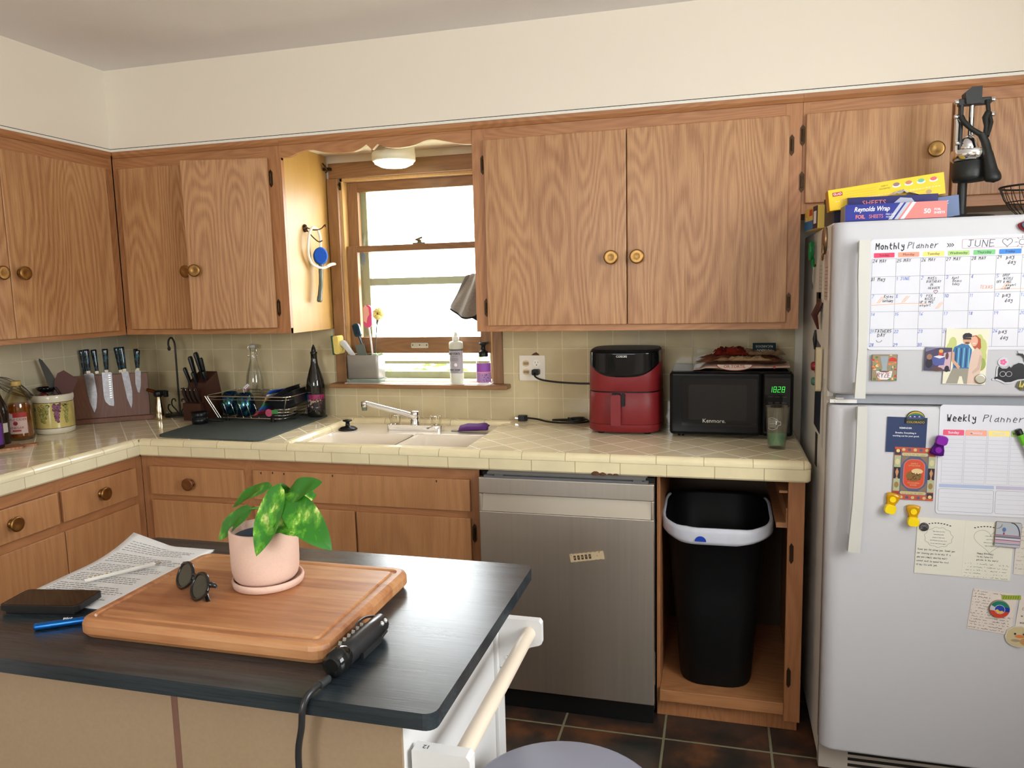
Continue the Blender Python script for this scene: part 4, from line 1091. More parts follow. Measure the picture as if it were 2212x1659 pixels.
b = MB(BLACKP); b.tube([(2.288, -0.06, 0.921), (2.292, -0.06, 0.938)], 0.006, 8); b.build('cord_tie', c)

# ------------------------------------------------------------------ fridge
FX0, FX1, FY = 3.222, 3.985, -0.860
FW = mat('fridge_white', srgb(200, 199, 203), rough=0.30, bump=0.06, bscale=500)
FS = mat('fridge_side', srgb(232, 228, 220), rough=0.5, bump=0.35, bscale=420)
fr = root('refrigerator', (3.6, -0.45, ZF), 'white top-freezer refrigerator covered with planners and magnets', 'refrigerator')
b = MB(FS); b.box(FX0+0.003, FX1-0.003, -0.775, -0.05, -0.02, 1.660)
b.build('cabinet_body', fr, bevel=0.006)
b = MB(mat('door_gasket', srgb(150, 140, 128), rough=0.6)); b.box(FX0+0.012, FX1-0.012, -0.788, -0.7755, 0.06, 1.128); b.box(FX0+0.012, FX1-0.012, -0.788, -0.7755, 1.168, 1.648); b.build('gasket', fr)
def door(z0, z1, nm):
    prof = []
    for i in range(9):
        a = math.radians(180+90*i/8); prof.append((FX0+0.045+0.045*math.cos(a), -0.828+0.030*math.sin(a)))
    right = [(FX0+FX1-x, y) for x, y in reversed(prof)]
    poly = [(FX0, -0.789)]+prof+[(FX0+0.2, FY-0.001), ((FX0+FX1)/2, FY-0.0015), (FX1-0.2, FY-0.001)]+right+[(FX1, -0.789)]
    b = MB(FW); n = len(poly)
    cx, cy = (FX0+FX1)/2, -0.80
    def rg(z, s): return [(cx+(p[0]-cx)*(1-s/0.38), cy+(p[1]-cy)*(1-s/0.055), z) for p in poly]
    b.loft([rg(z0, 0.006), rg(z0+0.003, 0.002), rg(z0+0.01, 0), rg(z1-0.01, 0), rg(z1-0.003, 0.002), rg(z1, 0.006)])
    return b.build(nm, fr)
fd = door(1.163, 1.656, 'freezer_door'); rd = door(0.050, 1.130, 'fridge_door')
# recessed line between doors
b = MB(mat('fridge_gap_grey', srgb(150, 152, 158), rough=0.5)); b.box(FX0+0.02, FX1-0.02, -0.835, -0.775, 1.134, 1.160); b.build('divider', fr)
b = MB(WHITEP); b.box(FX0+0.002, FX0+0.075, -0.845, -0.776, 1.1355, 1.146); b.lathe([(0.012, 0), (0.012, 0.004)], (FX0+0.03, -0.83, 1.1465), 14); b.lathe([(0.004, 0), (0.003, 0.002)], (FX0+0.018, -0.8455, 1.141), 10, 'y'); b.build('centre_hinge', fr)
HM = mat('fridge_handle_plastic', srgb(206, 204, 196), rough=0.4)
b = MB(HM); b.prism([(3.281, 1.158), (3.309, 1.158), (3.309, 1.602), (3.280, 1.602), (3.280, 1.5), (3.284, 1.4), (3.286, 1.3)], -0.905, -0.889, 'xz'); b.box(3.282, 3.306, -0.889, FY, 1.165, 1.20); b.box(3.282, 3.306, -0.889, FY, 1.57, 1.60); b.build('freezer_handle', fr, bevel=0.004, seg=3)
b = MB(HM); b.prism([(3.276, 0.704), (3.309, 0.704), (3.315, 0.85), (3.317, 1.0), (3.315, 1.135), (3.290, 1.135), (3.289, 1.0), (3.285, 0.85)], -0.905, -0.889, 'xz'); b.box(3.284, 3.306, -0.889, FY, 0.71, 0.75); b.box(3.291, 3.311, -0.889, FY, 1.09, 1.13); b.build('fridge_handle', fr, bevel=0.004, seg=3)
b = MB(mat('grille_beige', srgb(170, 160, 148), rough=0.5)); b.box(FX0+0.004, FX1-0.004, -0.80, -0.76, ZF+0.006, 0.040)
b.use(DARKGAP)
for k in range(3): b.box(FX0+0.09, FX1-0.05, -0.8015, -0.80, -0.03+k*0.02, -0.02+k*0.02)
b.build('kick_grille', fr, bevel=0.002)
# ------------------------------------------------------------------ things stuck on the fridge front
YP = FY-0.0022
def flatthing(name, x, z, label, cat, group=None, roll=0.0, n=0.0):
    o = root(name, (x, YP-n, z), label, cat, group)
    return o, FRONT(x, YP-n, z, roll)
PAPER = mat('white_paper', srgb(222, 221, 220), rough=0.7)
GLOSSW = mat('laminated_white', srgb(220, 220, 228), rough=0.22)
GRAYL = mat('grid_line', srgb(120, 120, 126), rough=0.6)
def C(n, r, g, bl, rough=0.5): return mat(n, srgb(r, g, bl), rough=rough)
BLUEI = C('blue_marker', 110, 140, 220); ORNI = C('orange_marker', 250, 180, 130); BLKI = C('black_marker', 50, 46, 50)
REDD = C('red_marker', 160, 40, 60)
# monthly planner
o, M = flatthing('monthly_planner', 3.545, 1.45, 'large white monthly planner sheet with June dates on the freezer door', 'calendar')
def P(x, z): return (x-3.545, z-1.45)
b = MB(); flat(b, [P(*p) for p in rrect(3.3155, 3.80, 1.293, 1.604, 0.010)], M, GLOSSW, 0.0008, 0.0008); b.build('sheet', o)
b = MB()
CX = [3.3215+0.0618*i for i in range(8)]; RZs = [1.549, 1.4995, 1.4505, 1.4012, 1.352, 1.302]
for x in CX: stroke(b, [P(x, RZs[0]), P(x, RZs[-1])], M, 0.0007, GRAYL, 0.0011)
for z in RZs: stroke(b, [P(CX[0], z), P(CX[-1], z)], M, 0.0007, GRAYL, 0.0011)
days = [('Sunday', (228, 60, 98)), ('Monday', (246, 156, 128)), ('Tuesday', (250, 222, 120)), ('Wednesday', (176, 212, 120)), ('Thursday', (122, 196, 130)), ('Friday', (50, 130, 216)), ('Saturday', (150, 110, 200))]
for i, (d, col) in enumerate(days):
    x0 = 3.3255+i*0.0622; cm = C('day_'+d, *col)
    flat(b, [P(*p) for p in rrect(x0, x0+0.053, 1.5525, 1.5655, 0.002)], M, cm, 0.0012)
    text(b, d, M @ Matrix.Translation((*P(x0+0.0265, 1.559), 0.0016)), 0.0092, BLKI)
hand(b, 'Monthly', M, 0.0165, BLKI, w=0.0024, x0=P(3.330, 0)[0], y0=P(0, 1.5755)[1], jit=0.01, slant=0.05, adv=0.82)
hand(b, 'Planner', M, 0.0165, BLKI, w=0.0015, x0=P(3.411, 0)[0], y0=P(0, 1.5755)[1], jit=0.01, slant=0.2, adv=0.86)
for k in range(3): stroke(b, [P(3.510+k*0.0055, 1.5765), P(3.5145+k*0.0055, 1.581), P(3.510+k*0.0055, 1.5855)], M, 0.0018, BLKI, 0.0012)
r_ = [P(*p) for p in rrect(3.546, 3.78, 1.571, 1.595, 0.003)]
stroke(b, r_+[r_[0]], M, 0.0008, C('pink_line', 190, 130, 140), 0.0012)
b.build('printed_grid', o)
b = MB()
def hw(s, x, z, h=0.0075, m=BLKI, sl=0.15, seed=1, adv=0.85): hand(b, s, M, h, m, x0=P(x, 0)[0], y0=P(0, z)[1], slant=sl, seed=seed, adv=adv, w=h*0.12)
hand(b, 'JUNE', M, 0.017, BLKI, x0=P(3.560, 0)[0], y0=P(0, 1.5745)[1], w=0.0013, adv=1.15, slant=0.1)
def heart(x, z, s, m, w=0.0011, MM=None, PP=None):
    pts = []
    for i in range(25):
        t = 2*PI*i/24; pts.append((x+s*16*math.sin(t)**3/16, z+s*(13*math.cos(t)-5*math.cos(2*t)-2*math.cos(3*t)-math.cos(4*t))/16))
    stroke(b, [(PP or P)(*p) for p in pts], MM or M, w, m, 0.0014)
heart(3.655, 1.584, 0.012, BLKI)
stroke(b, [P(*p) for p in disc(3.690, 1.583, 0.0075, 14)]+[P(3.6975, 1.583)], M, 0.0011, BLKI, 0.0014)
for a in range(0, 360, 45): stroke(b, [P(3.690+0.011*math.cos(math.radians(a)), 1.583+0.011*math.sin(math.radians(a))), P(3.690+0.017*math.cos(math.radians(a)), 1.583+0.017*math.sin(math.radians(a)))], M, 0.001, BLKI, 0.0014)
for i, n in enumerate((24, 25, 26, 27, 28)): hw('%d MAY' % n, CX[i]+0.002, 1.539, 0.0082, seed=i)
hw('29', CX[5]+0.002, 1.541, 0.008); hw('pay', CX[5]+0.024, 1.540, 0.010); hw('day', CX[5]+0.028, 1.526, 0.010); hw('30', CX[6]+0.002, 1.541, 0.008)
hw('31 May', CX[0]-0.002, 1.488, 0.0095)
hw('1 JUNE', CX[1]+0.003, 1.489, 0.0085, BLUEI)
for i, n in ((2, '2'), (3, '3'), (4, '4'), (5, '5'), (6, '6')): hw(n, CX[i]+0.003, 1.489, 0.0085, BLUEI)
for k, s in enumerate(('MIKES', 'BIRTHDAY', 'IN', 'HEAVEN')): hw(s, CX[2]+(0.020, 0.017, 0.026, 0.022)[k], 1.4885-k*0.0088, 0.0064, seed=k)
heart(CX[2]+0.041, 1.4545, 0.005, REDD)
for k, s in enumerate(('Aunt', 'Beans', 'bday')): hw(s, CX[3]+(0.018, 0.02, 0.02)[k], 1.489-k*0.0085, 0.0066, seed=k)
for k, s in enumerate(('DROP', 'NICOLE', 'OFF @ MKE', 'airport', '5AM')): hw(s, CX[5]+(0.018, 0.02, 0.004, 0.026, 0.024)[k], 1.4925-k*0.0088, 0.0062, seed=k, adv=0.75)
hw('TEXAS', CX[4]+0.026, 1.4605, 0.0085, ORNI)
stroke(b, [P(CX[5], 1.4575), P(CX[5]+0.03, 1.459), P(CX[7]-0.02, 1.4585)], M, 0.0014, ORNI, 0.0012)
for i, n in enumerate(('7', '8', '9', '10', '11', '12', '13')): hw(n, CX[i]+0.002, 1.439, 0.0085, BLUEI)
hw('Kyles', CX[0]+0.034, 1.440, 0.0075); hw('birthday', CX[0]+0.031, 1.4285, 0.007, adv=0.6)
for k, s in enumerate(('PICK', 'NICOLE', 'UP @ MKE', 'airport')): hw(s, CX[2]+(0.018, 0.015, 0.002, 0.002)[k], 1.441-k*0.0088, 0.0066, seed=k, adv=0.8)
hw('pay', CX[5]+0.02, 1.438, 0.010); hw('day', CX[5]+0.026, 1.4235, 0.010)
stroke(b, [P(CX[0], 1.4195), P(CX[0]+0.05, 1.422), P(CX[1]+0.02, 1.424), P(CX[2]+0.02, 1.4225)], M, 0.0016, ORNI, 0.0012)
for cx_, cz_ in ((CX[0]+0.024, 1.434), (CX[1]+0.026, 1.435), (CX[2]+0.05, 1.416), (CX[4]+0.085, 1.466)):
    for k in range(3): stroke(b, [P(cx_-0.008+k*0.003, cz_-0.008), P(cx_+0.004+k*0.004, cz_+0.009)], M, 0.0012, ORNI, 0.0012)
for i, n in enumerate(('14', '15', '16', '17', '18', '19', '20')): hw(n, CX[i]+0.002, 1.390, 0.0085, BLUEI)
for i, n in enumerate(('21', '22', '23', '24', '25', '26', '27')): hw(n, CX[i]+0.001, 1.341, 0.0085, BLUEI)
hw('FATHERS', CX[0]+0.014, 1.342, 0.0088, adv=0.8); hw('DAY', CX[0]+0.02, 1.330, 0.0095)
stroke(b, [P(CX[0]+0.025+0.007*math.cos(a), 1.321+0.006*math.sin(a)) for a in [PI*1.02+PI*0.98*i/8 for i in range(9)]], M, 0.0012, BLKI, 0.0014)
hw('pay', CX[5]+0.016, 1.339, 0.010); hw('day', CX[5]+0.020, 1.322, 0.010)
for i, n in enumerate(('28', '29', '30')): hw(n, CX[i]+0.0, 1.3035, 0.0085, C('blue_marker_strong', 70, 110, 210))
b.build('handwriting', o)

# weekly planner
o, M = flatthing('weekly_planner', 3.65, 0.98, 'blank lined weekly planner sheet on the lower fridge door', 'calendar')
def P(x, z): return (x-3.65, z-0.98)
b = MB(); flat(b, [P(*p) for p in rrect(3.511, 3.83, 0.822, 1.138, 0.010)], M, GLOSSW, 0.0008, 0.0008)
b.build('sheet', o)
b = MB()
hand(b, 'Weekly', M, 0.0185, BLKI, w=0.0026, x0=P(3.530, 0)[0], y0=P(0, 1.092)[1], jit=0.01, slant=0.05, adv=0.86)
hand(b, 'Planner', M, 0.0185, BLKI, w=0.0016, x0=P(3.620, 0)[0], y0=P(0, 1.092)[1], jit=0.01, slant=0.2, adv=1.0)
for i in range(5):
    x0 = 3.5215+i*0.0565; nm, col = days[i]; w_ = 0.053
    pc = tuple(min(255, int(v*0.85+255*0.15)) for v in col)
    flat(b, [P(*p) for p in rrect(x0, x0+w_, 1.051, 1.067, 0.003)], M, C('wk_'+nm, *pc), 0.0012)
    text(b, nm, M @ Matrix.Translation((*P(x0+w_/2, 1.059), 0.0016)), 0.0098, GLOSSW if i < 3 else BLKI, bold=0.02)
    r_ = [P(*p) for p in rrect(x0, x0+w_, 0.913, 1.067, 0.003)]; stroke(b, r_+[r_[0]], M, 0.0006, C('lilac_line', 180, 170, 190), 0.0011)
    for k in range(11): stroke(b, [P(x0+0.001, 1.039-k*0.0115), P(x0+w_-0.001, 1.039-k*0.0115)], M, 0.0005, C('rule_grey', 170, 168, 176), 0.0011)
for x0, x1, col in ((3.517, 3.656, (172, 186, 216)), (3.661, 3.80, (190, 184, 206))):
    flat(b, rect(*P(x0, 0)[:1], P(x1, 0)[0], P(0, 0.900)[1], P(0, 0.910)[1]), M, C('hd%d' % col[0], *col), 0.0011)
    r_ = [P(*p) for p in rrect(x0, x1, 0.830, 0.896, 0.005)]; stroke(b, r_+[r_[0]], M, 0.0007, GRAYL, 0.0011)
    for k in range(4): stroke(b, [P(x0+0.004, 0.884-k*0.0135), P(x1-0.004, 0.884-k*0.0135)], M, 0.0005, C('rule_grey', 170, 168, 176), 0.0011)
b.build('printed_grid', o)

def card(name, x, z, w, h, label, cat, base, roll=0.0, n=0.0, th=0.0008, group=None, draw=None, rnd_=0.0, part='card'):
    o, M = flatthing(name, x, z, label, cat, group, roll, n)
    b = MB(); flat(b, rrect(-w/2, w/2, -h/2, h/2, rnd_) if rnd_ else rect(-w/2, w/2, -h/2, h/2), M, base, th, th); b.build(part, o)
    if draw:
        b = MB(); draw(b, M, th+0.0003); b.build('picture', o)
    return o
def R_(b, M, x0, x1, y0, y1, m, n): flat(b, rect(x0, x1, y0, y1), M, m, n)
def E_(b, M, x, y, rx, ry, m, n, k=14): flat(b, disc(x, y, rx, k, ry), M, m, n)
# photographs
def d_couple(b, M, n):
    R_(b, M, -0.053, 0.053, -0.077, 0.077, C('ph_pale', 226, 220, 196), n)
    for x, y, r in ((-0.040, 0.018, 0.014), (-0.035, 0.035, 0.013), (0.036, 0.025, 0.018), (0.040, 0.0, 0.014), (0.03, 0.045, 0.012), (-0.04, 0.0, 0.012)): E_(b, M, x, y, r*0.8, r*1.5, C('ph_tree', 190, 196, 120), n+0.0001)
    E_(b, M, 0.035, -0.02, 0.016, 0.02, C('ph_tree2', 150, 164, 84), n+0.00015)
    flat(b, [(-0.045, -0.076), (-0.016, -0.076), (-0.012, -0.055), (-0.006, -0.055), (0.0, -0.076), (0.008, -0.076), (0.010, -0.03), (-0.030, -0.03)], M, C('ph_khaki', 150, 144, 130), n+0.0002)
    flat(b, [(-0.030, -0.033), (0.012, -0.033), (0.014, 0.020), (0.004, 0.034), (-0.012, 0.036), (-0.030, 0.026), (-0.036, 0.006), (-0.031, 0.0)], M, C('ph_blue', 50, 110, 160), n+0.00025)
    for k in range(6): R_(b, M, -0.026+k*0.0065, -0.0235+k*0.0065, -0.03, 0.024, C('ph_stripe%d' % (k % 2), *((120, 190, 200) if k % 2 else (40, 50, 100))), n+0.0003)
    flat(b, [(-0.036, 0.014), (-0.029, 0.012), (-0.028, -0.010), (-0.012, -0.028), (-0.016, -0.036), (-0.034, -0.014)], M, C('ph_skin', 206, 156, 124), n+0.00035)
    E_(b, M, 0.0, 0.048, 0.0105, 0.015, C('ph_skin', 206, 156, 124), n+0.00035)
    flat(b, [(-0.0115, 0.052), (0.0115, 0.054), (0.011, 0.062), (0.004, 0.066), (-0.006, 0.065), (-0.011, 0.060)], M, C('ph_hair', 30, 26, 36), n+0.0004)
    R_(b, M, -0.010, 0.010, 0.0475, 0.0525, C('ph_hair', 30, 26, 36), n+0.00045); E_(b, M, 0.001, 0.038, 0.006, 0.003, C('ph_beard', 100, 70, 56), n+0.00045)
    flat(b, [(0.012, 0.058), (0.022, 0.060), (0.033, 0.05), (0.036, 0.026), (0.028, 0.012), (0.014, 0.030)], M, C('ph_red_hair', 176, 84, 48), n+0.00036)
    flat(b, [(0.008, -0.075), (0.036, -0.075), (0.040, -0.02), (0.038, 0.016), (0.026, 0.026), (0.014, 0.014), (0.010, -0.02)], M, C('ph_blush', 214, 186, 170), n+0.00038)
    E_(b, M, 0.018, 0.043, 0.009, 0.014, C('ph_skin2', 224, 168, 142), n+0.00042); R_(b, M, 0.014, 0.022, 0.036, 0.038, PAPER, n+0.0005)
    flat(b, [(0.034, 0.006), (0.041, 0.002), (0.036, -0.035), (0.020, -0.048), (0.018, -0.042), (0.030, -0.028)], M, C('ph_blush2', 196, 168, 150), n+0.00045)
card('couple_photo', 3.568, 1.274, 0.106, 0.155, 'photo of a couple, man in a blue striped shirt and red-haired woman, on the freezer', 'photo', PAPER, math.radians(-1.5), 0.0026, draw=d_couple)
def d_fig(b, M, n):
    R_(b, M, -0.033, 0.033, -0.033, 0.033, C('fg_bg', 70, 62, 92), n)
    flat(b, [(-0.002, -0.028), (0.032, -0.028), (0.032, 0.022), (0.014, 0.018), (0.012, -0.002)], M, C('fg_pink', 200, 166, 176), n+0.0001)
    flat(b, [(-0.014, 0.006), (0.004, 0.010), (0.018, 0.006), (0.016, -0.016), (-0.004, -0.018), (-0.014, -0.012)], M, C('fg_blue', 76, 84, 150), n+0.0002)
    flat(b, [(-0.012, 0.007), (0.002, 0.011), (0.018, 0.008), (0.004, 0.002)], M, PAPER, n+0.0003)
    flat(b, [(-0.033, 0.02), (-0.006, 0.03), (0.006, 0.033), (-0.033, 0.033)], M, C('fg_grey', 120, 116, 140), n+0.00015)
    E_(b, M, -0.022, -0.012, 0.009, 0.014, C('fg_dark', 34, 30, 44), n+0.0003); E_(b, M, -0.022, 0.006, 0.007, 0.008, C('fg_tan', 150, 110, 84), n+0.0004)
    E_(b, M, 0.006, 0.016, 0.006, 0.006, C('fg_red', 190, 60, 60), n+0.0003); E_(b, M, 0.006, 0.023, 0.0055, 0.005, C('fg_yellow', 210, 160, 80), n+0.0004)
    E_(b, M, 0.022, 0.010, 0.004, 0.010, C('fg_brown', 90, 60, 60), n+0.0003); E_(b, M, 0.024, -0.026, 0.006, 0.009, C('fg_dark', 34, 30, 44), n+0.0003)
    E_(b, M, 0.0, -0.028, 0.014, 0.006, C('fg_brown', 90, 60, 60), n+0.0003)
card('dusk_photo', 3.4985, 1.267, 0.067, 0.066, 'small purple-toned photo of seated figures overlapping the couple photo', 'photo', C('photo_edge', 60, 54, 80), math.radians(-2), 0.0045, draw=d_fig)
def d_ryz(b, M, n):
    R_(b, M, -0.032, 0.032, -0.037, 0.037, C('rz_bg', 150, 130, 100), n)
    rnd = random.Random(6)
    for k in range(60):
        x, y = rnd.uniform(-0.031, 0.031), rnd.uniform(-0.036, 0.036)
        if abs(x) < 0.011 and y > -0.018: continue
        E_(b, M, x, y, rnd.uniform(0.002, 0.005), rnd.uniform(0.002, 0.004), C(*rnd.choice((('rz_r', 200, 50, 40), ('rz_o', 220, 130, 60), ('rz_g', 90, 120, 60), ('rz_t', 110, 140, 130), ('rz_y', 220, 190, 130)))), n+0.0001, 8)
    flat(b, [(-0.012, 0.033), (0.010, 0.033), (0.006, 0.0), (0.008, -0.012), (-0.008, -0.012), (-0.005, 0.0)], M, C('rz_grey', 150, 160, 166), n+0.0002)
    flat(b, [(0.010, 0.018), (0.032, 0.018), (0.030, 0.026), (0.020, 0.030), (0.012, 0.026)], M, C('rz_r', 200, 50, 40), n+0.00025)
    flat(b, [(-0.021, -0.010), (0.021, -0.010), (0.018, -0.028), (0.008, -0.034), (-0.008, -0.034), (-0.018, -0.028)], M, PAPER, n+0.0003)
    E_(b, M, 0, -0.011, 0.013, 0.002, C('rz_c', 110, 60, 40), n+0.0004)
    hand(b, 'RYZE', M @ Matrix.Translation((0, 0, n)), 0.013, REDD, x0=0, y0=-0.028, center=True, w=0.0012, adv=0.8, jit=0.03)
card('mushroom_magnet', 3.3625, 1.2425, 0.066, 0.075, 'square colourful magnet with mushrooms and a white mug, left on the freezer', 'magnet', C('rz_edge', 60, 50, 40), 0, 0.0026, 0.002, draw=d_ryz)
# cat sticker
o, M = flatthing('cat_magnet', 3.68, 1.235, 'black cat magnet with round white eye rings and a pink flower', 'magnet')
body = [(-0.033, -0.022), (-0.036, -0.024), (-0.040, -0.022), (-0.038, -0.018), (-0.031, -0.016), (-0.031, 0.004), (-0.029, 0.012), (-0.021, 0.006), (-0.010, 0.006), (-0.004, 0.013), (0.000, 0.008), (0.006, 0.016), (0.018, 0.022), (0.028, 0.020), (0.034, 0.012), (0.030, 0.034), (0.024, 0.041), (0.014, 0.043), (0.013, 0.048), (0.026, 0.047), (0.036, 0.036), (0.040, 0.014), (0.040, -0.012), (0.036, -0.022), (0.018, -0.024), (0.002, -0.031), (-0.012, -0.032), (-0.022, -0.026)]
b = MB(); flat(b, [(x*1.12, y*1.14) for x, y in body], M, C('sticker_border', 205, 205, 212, 0.3), 0.0022, 0.002)
flat(b, disc(-0.019, 0.024, 0.013, 14), M, C('sticker_border', 205, 205, 212, 0.3), 0.0022, 0.002); b.build('backing', o)
b = MB(); CB = C('cat_black', 26, 26, 34, 0.3); flat(b, body, M, CB, 0.0028)
b.build('cat_shape', o)
b = MB()
for x in (-0.019, -0.004): stroke(b, disc(x, -0.009, 0.007, 18)+[(x+0.007, -0.009)], M, 0.0013, PAPER, 0.0032)
b.build('eye_rings', o)
b = MB()
for a in range(5): E_(b, M, -0.019+0.005*math.cos(a*1.257), 0.024+0.005*math.sin(a*1.257), 0.0032, 0.0032, C('flower_pink', 236, 90, 150), 0.003)
b.build('flower', o)
o, M = flatthing('lettered_magnet', 3.716, 1.195, 'olive magnet with yellow lettering at the right edge of the freezer', 'magnet')
b = MB(); flat(b, [(-0.022, -0.004), (-0.017, 0.010), (0.002, 0.016), (0.03, 0.016), (0.03, -0.018), (-0.010, -0.014)], M, C('olive_magnet', 90, 92, 70), 0.0025, 0.002); b.build('backing', o)
b = MB(); hand(b, 'WILD', M, 0.018, C('magnet_yellow', 226, 206, 110), w=0.0026, x0=-0.016, y0=-0.008, slant=0.25, n=0) if False else hand(b, 'WILD', M @ Matrix.Translation((0, 0, 0.0025)), 0.018, C('magnet_yellow', 226, 206, 110), w=0.0026, x0=-0.016, y0=-0.008, slant=0.25); b.build('lettering', o)
# eraser
o, M = flatthing('magnetic_eraser', 3.712, 1.624, 'grey and red felt magnetic eraser at the top right of the freezer', 'eraser')
pl = [((0.034+0.003*math.sin(3*a))*math.cos(a), (0.019+0.003*math.cos(4*a))*math.sin(a)) for a in [2*PI*i/28 for i in range(28)]]
b = MB(); flat(b, pl, M, C('eraser_red', 170, 50, 66, 0.8), 0.008, 0.008); b.build('felt_base', o)
b = MB(); flat(b, [(x*0.93+0.002, y*0.9+0.001) for x, y in pl], M, C('eraser_grey', 86, 86, 98, 0.6), 0.018, 0.0098); b.build('grip', o, bevel=0.002)
# small round plain magnets
def dot(name, x, z, r, m, label, cat='magnet', n=0.0, th=0.006, sub=None):
    o, M = flatthing(name, x, z, label, cat, None, 0, n)
    b = MB(); b.use(m); 
    b.loft([[M @ Vector((q[0], q[1], h)) for q in disc(0, 0, rr, 24)] for rr, h in ((r, 0.0003), (r, th*0.6), (r*0.92, th*0.9), (r*0.75, th))], (True, True), True, True)
    b.build('disc', o)
    if sub: b = MB(); sub(b, M, th+0.0004); b.build('face', o)
    return o
dot('silver_round_magnet', 3.606, 1.212, 0.014, mat('brushed_coin', srgb(190, 186, 170), rough=0.3, metal=0.8), 'silver round magnet holding the couple photo at its lower right', n=0.0042, th=0.004)
# reminder card, park magnet, soup card
def d_rem(b, M, n):
    W_ = C('card_white', 226, 228, 236)
    text(b, 'REMINDER', M @ Matrix.Translation((-0.003, 0.020, n)), 0.0068, W_, bold=0.02)
    text(b, 'Breathe. Everything is', M @ Matrix.Translation((-0.002, 0.006, n)), 0.0062, W_, bold=0.02)
    text(b, 'working out for your good.', M @ Matrix.Translation((-0.001, -0.003, n)), 0.0062, W_, bold=0.02)
card('reminder_card', 3.4275, 1.0485, 0.104, 0.103, 'navy blue reminder card with white writing', 'card', C('navy_card', 42, 58, 96, 0.6), math.radians(-1), draw=d_rem)
o, M = flatthing('arched_magnet', 3.449, 1.101, 'arched enamel magnet with mountains lettered COLORADO on the navy card', 'magnet', n=0.0012)
arch = [(-0.026, -0.018), (0.026, -0.018), (0.026, -0.004)]+[(0.024*math.cos(a), -0.002+0.0205*math.sin(a)) for a in [PI*i/14 for i in range(15)]]+[(-0.026, -0.004)]
b = MB(); flat(b, arch, M, C('magnet_dark', 44, 40, 30), 0.003, 0.003); b.build('backing', o)
b = MB()
for k, (col, s) in enumerate((((214, 170, 60), 1.0), ((90, 130, 60), 0.82), ((40, 110, 100), 0.66), ((50, 60, 120), 0.5))): flat(b, [(0.0225*math.cos(a), -0.004+0.0205*s*math.sin(a)) for a in [PI*i/14 for i in range(15)]], M, C('cm%d' % k, *col), 0.0033+k*0.0002)
for x in (-0.014, -0.003, 0.009): flat(b, [(x-0.009, -0.006), (x+0.009, -0.006), (x, 0.004)], M, C('cm_mt', 70, 70, 110), 0.0043); flat(b, [(x-0.003, 0.0008), (x+0.003, 0.0008), (x, 0.004)], M, PAPER, 0.0045)
for k in range(14): flat(b, [(-0.022+k*0.0033, -0.011), (-0.019+k*0.0033, -0.011), (-0.0205+k*0.0033, -0.004)], M, C('cm_tree', 40, 90, 60), 0.0047)
text(b, 'COLORADO', M @ Matrix.Translation((0, -0.0145, 0.0046)), 0.0082, C('cm_gold', 190, 150, 90), bold=0.02)
b.build('enamel', o)
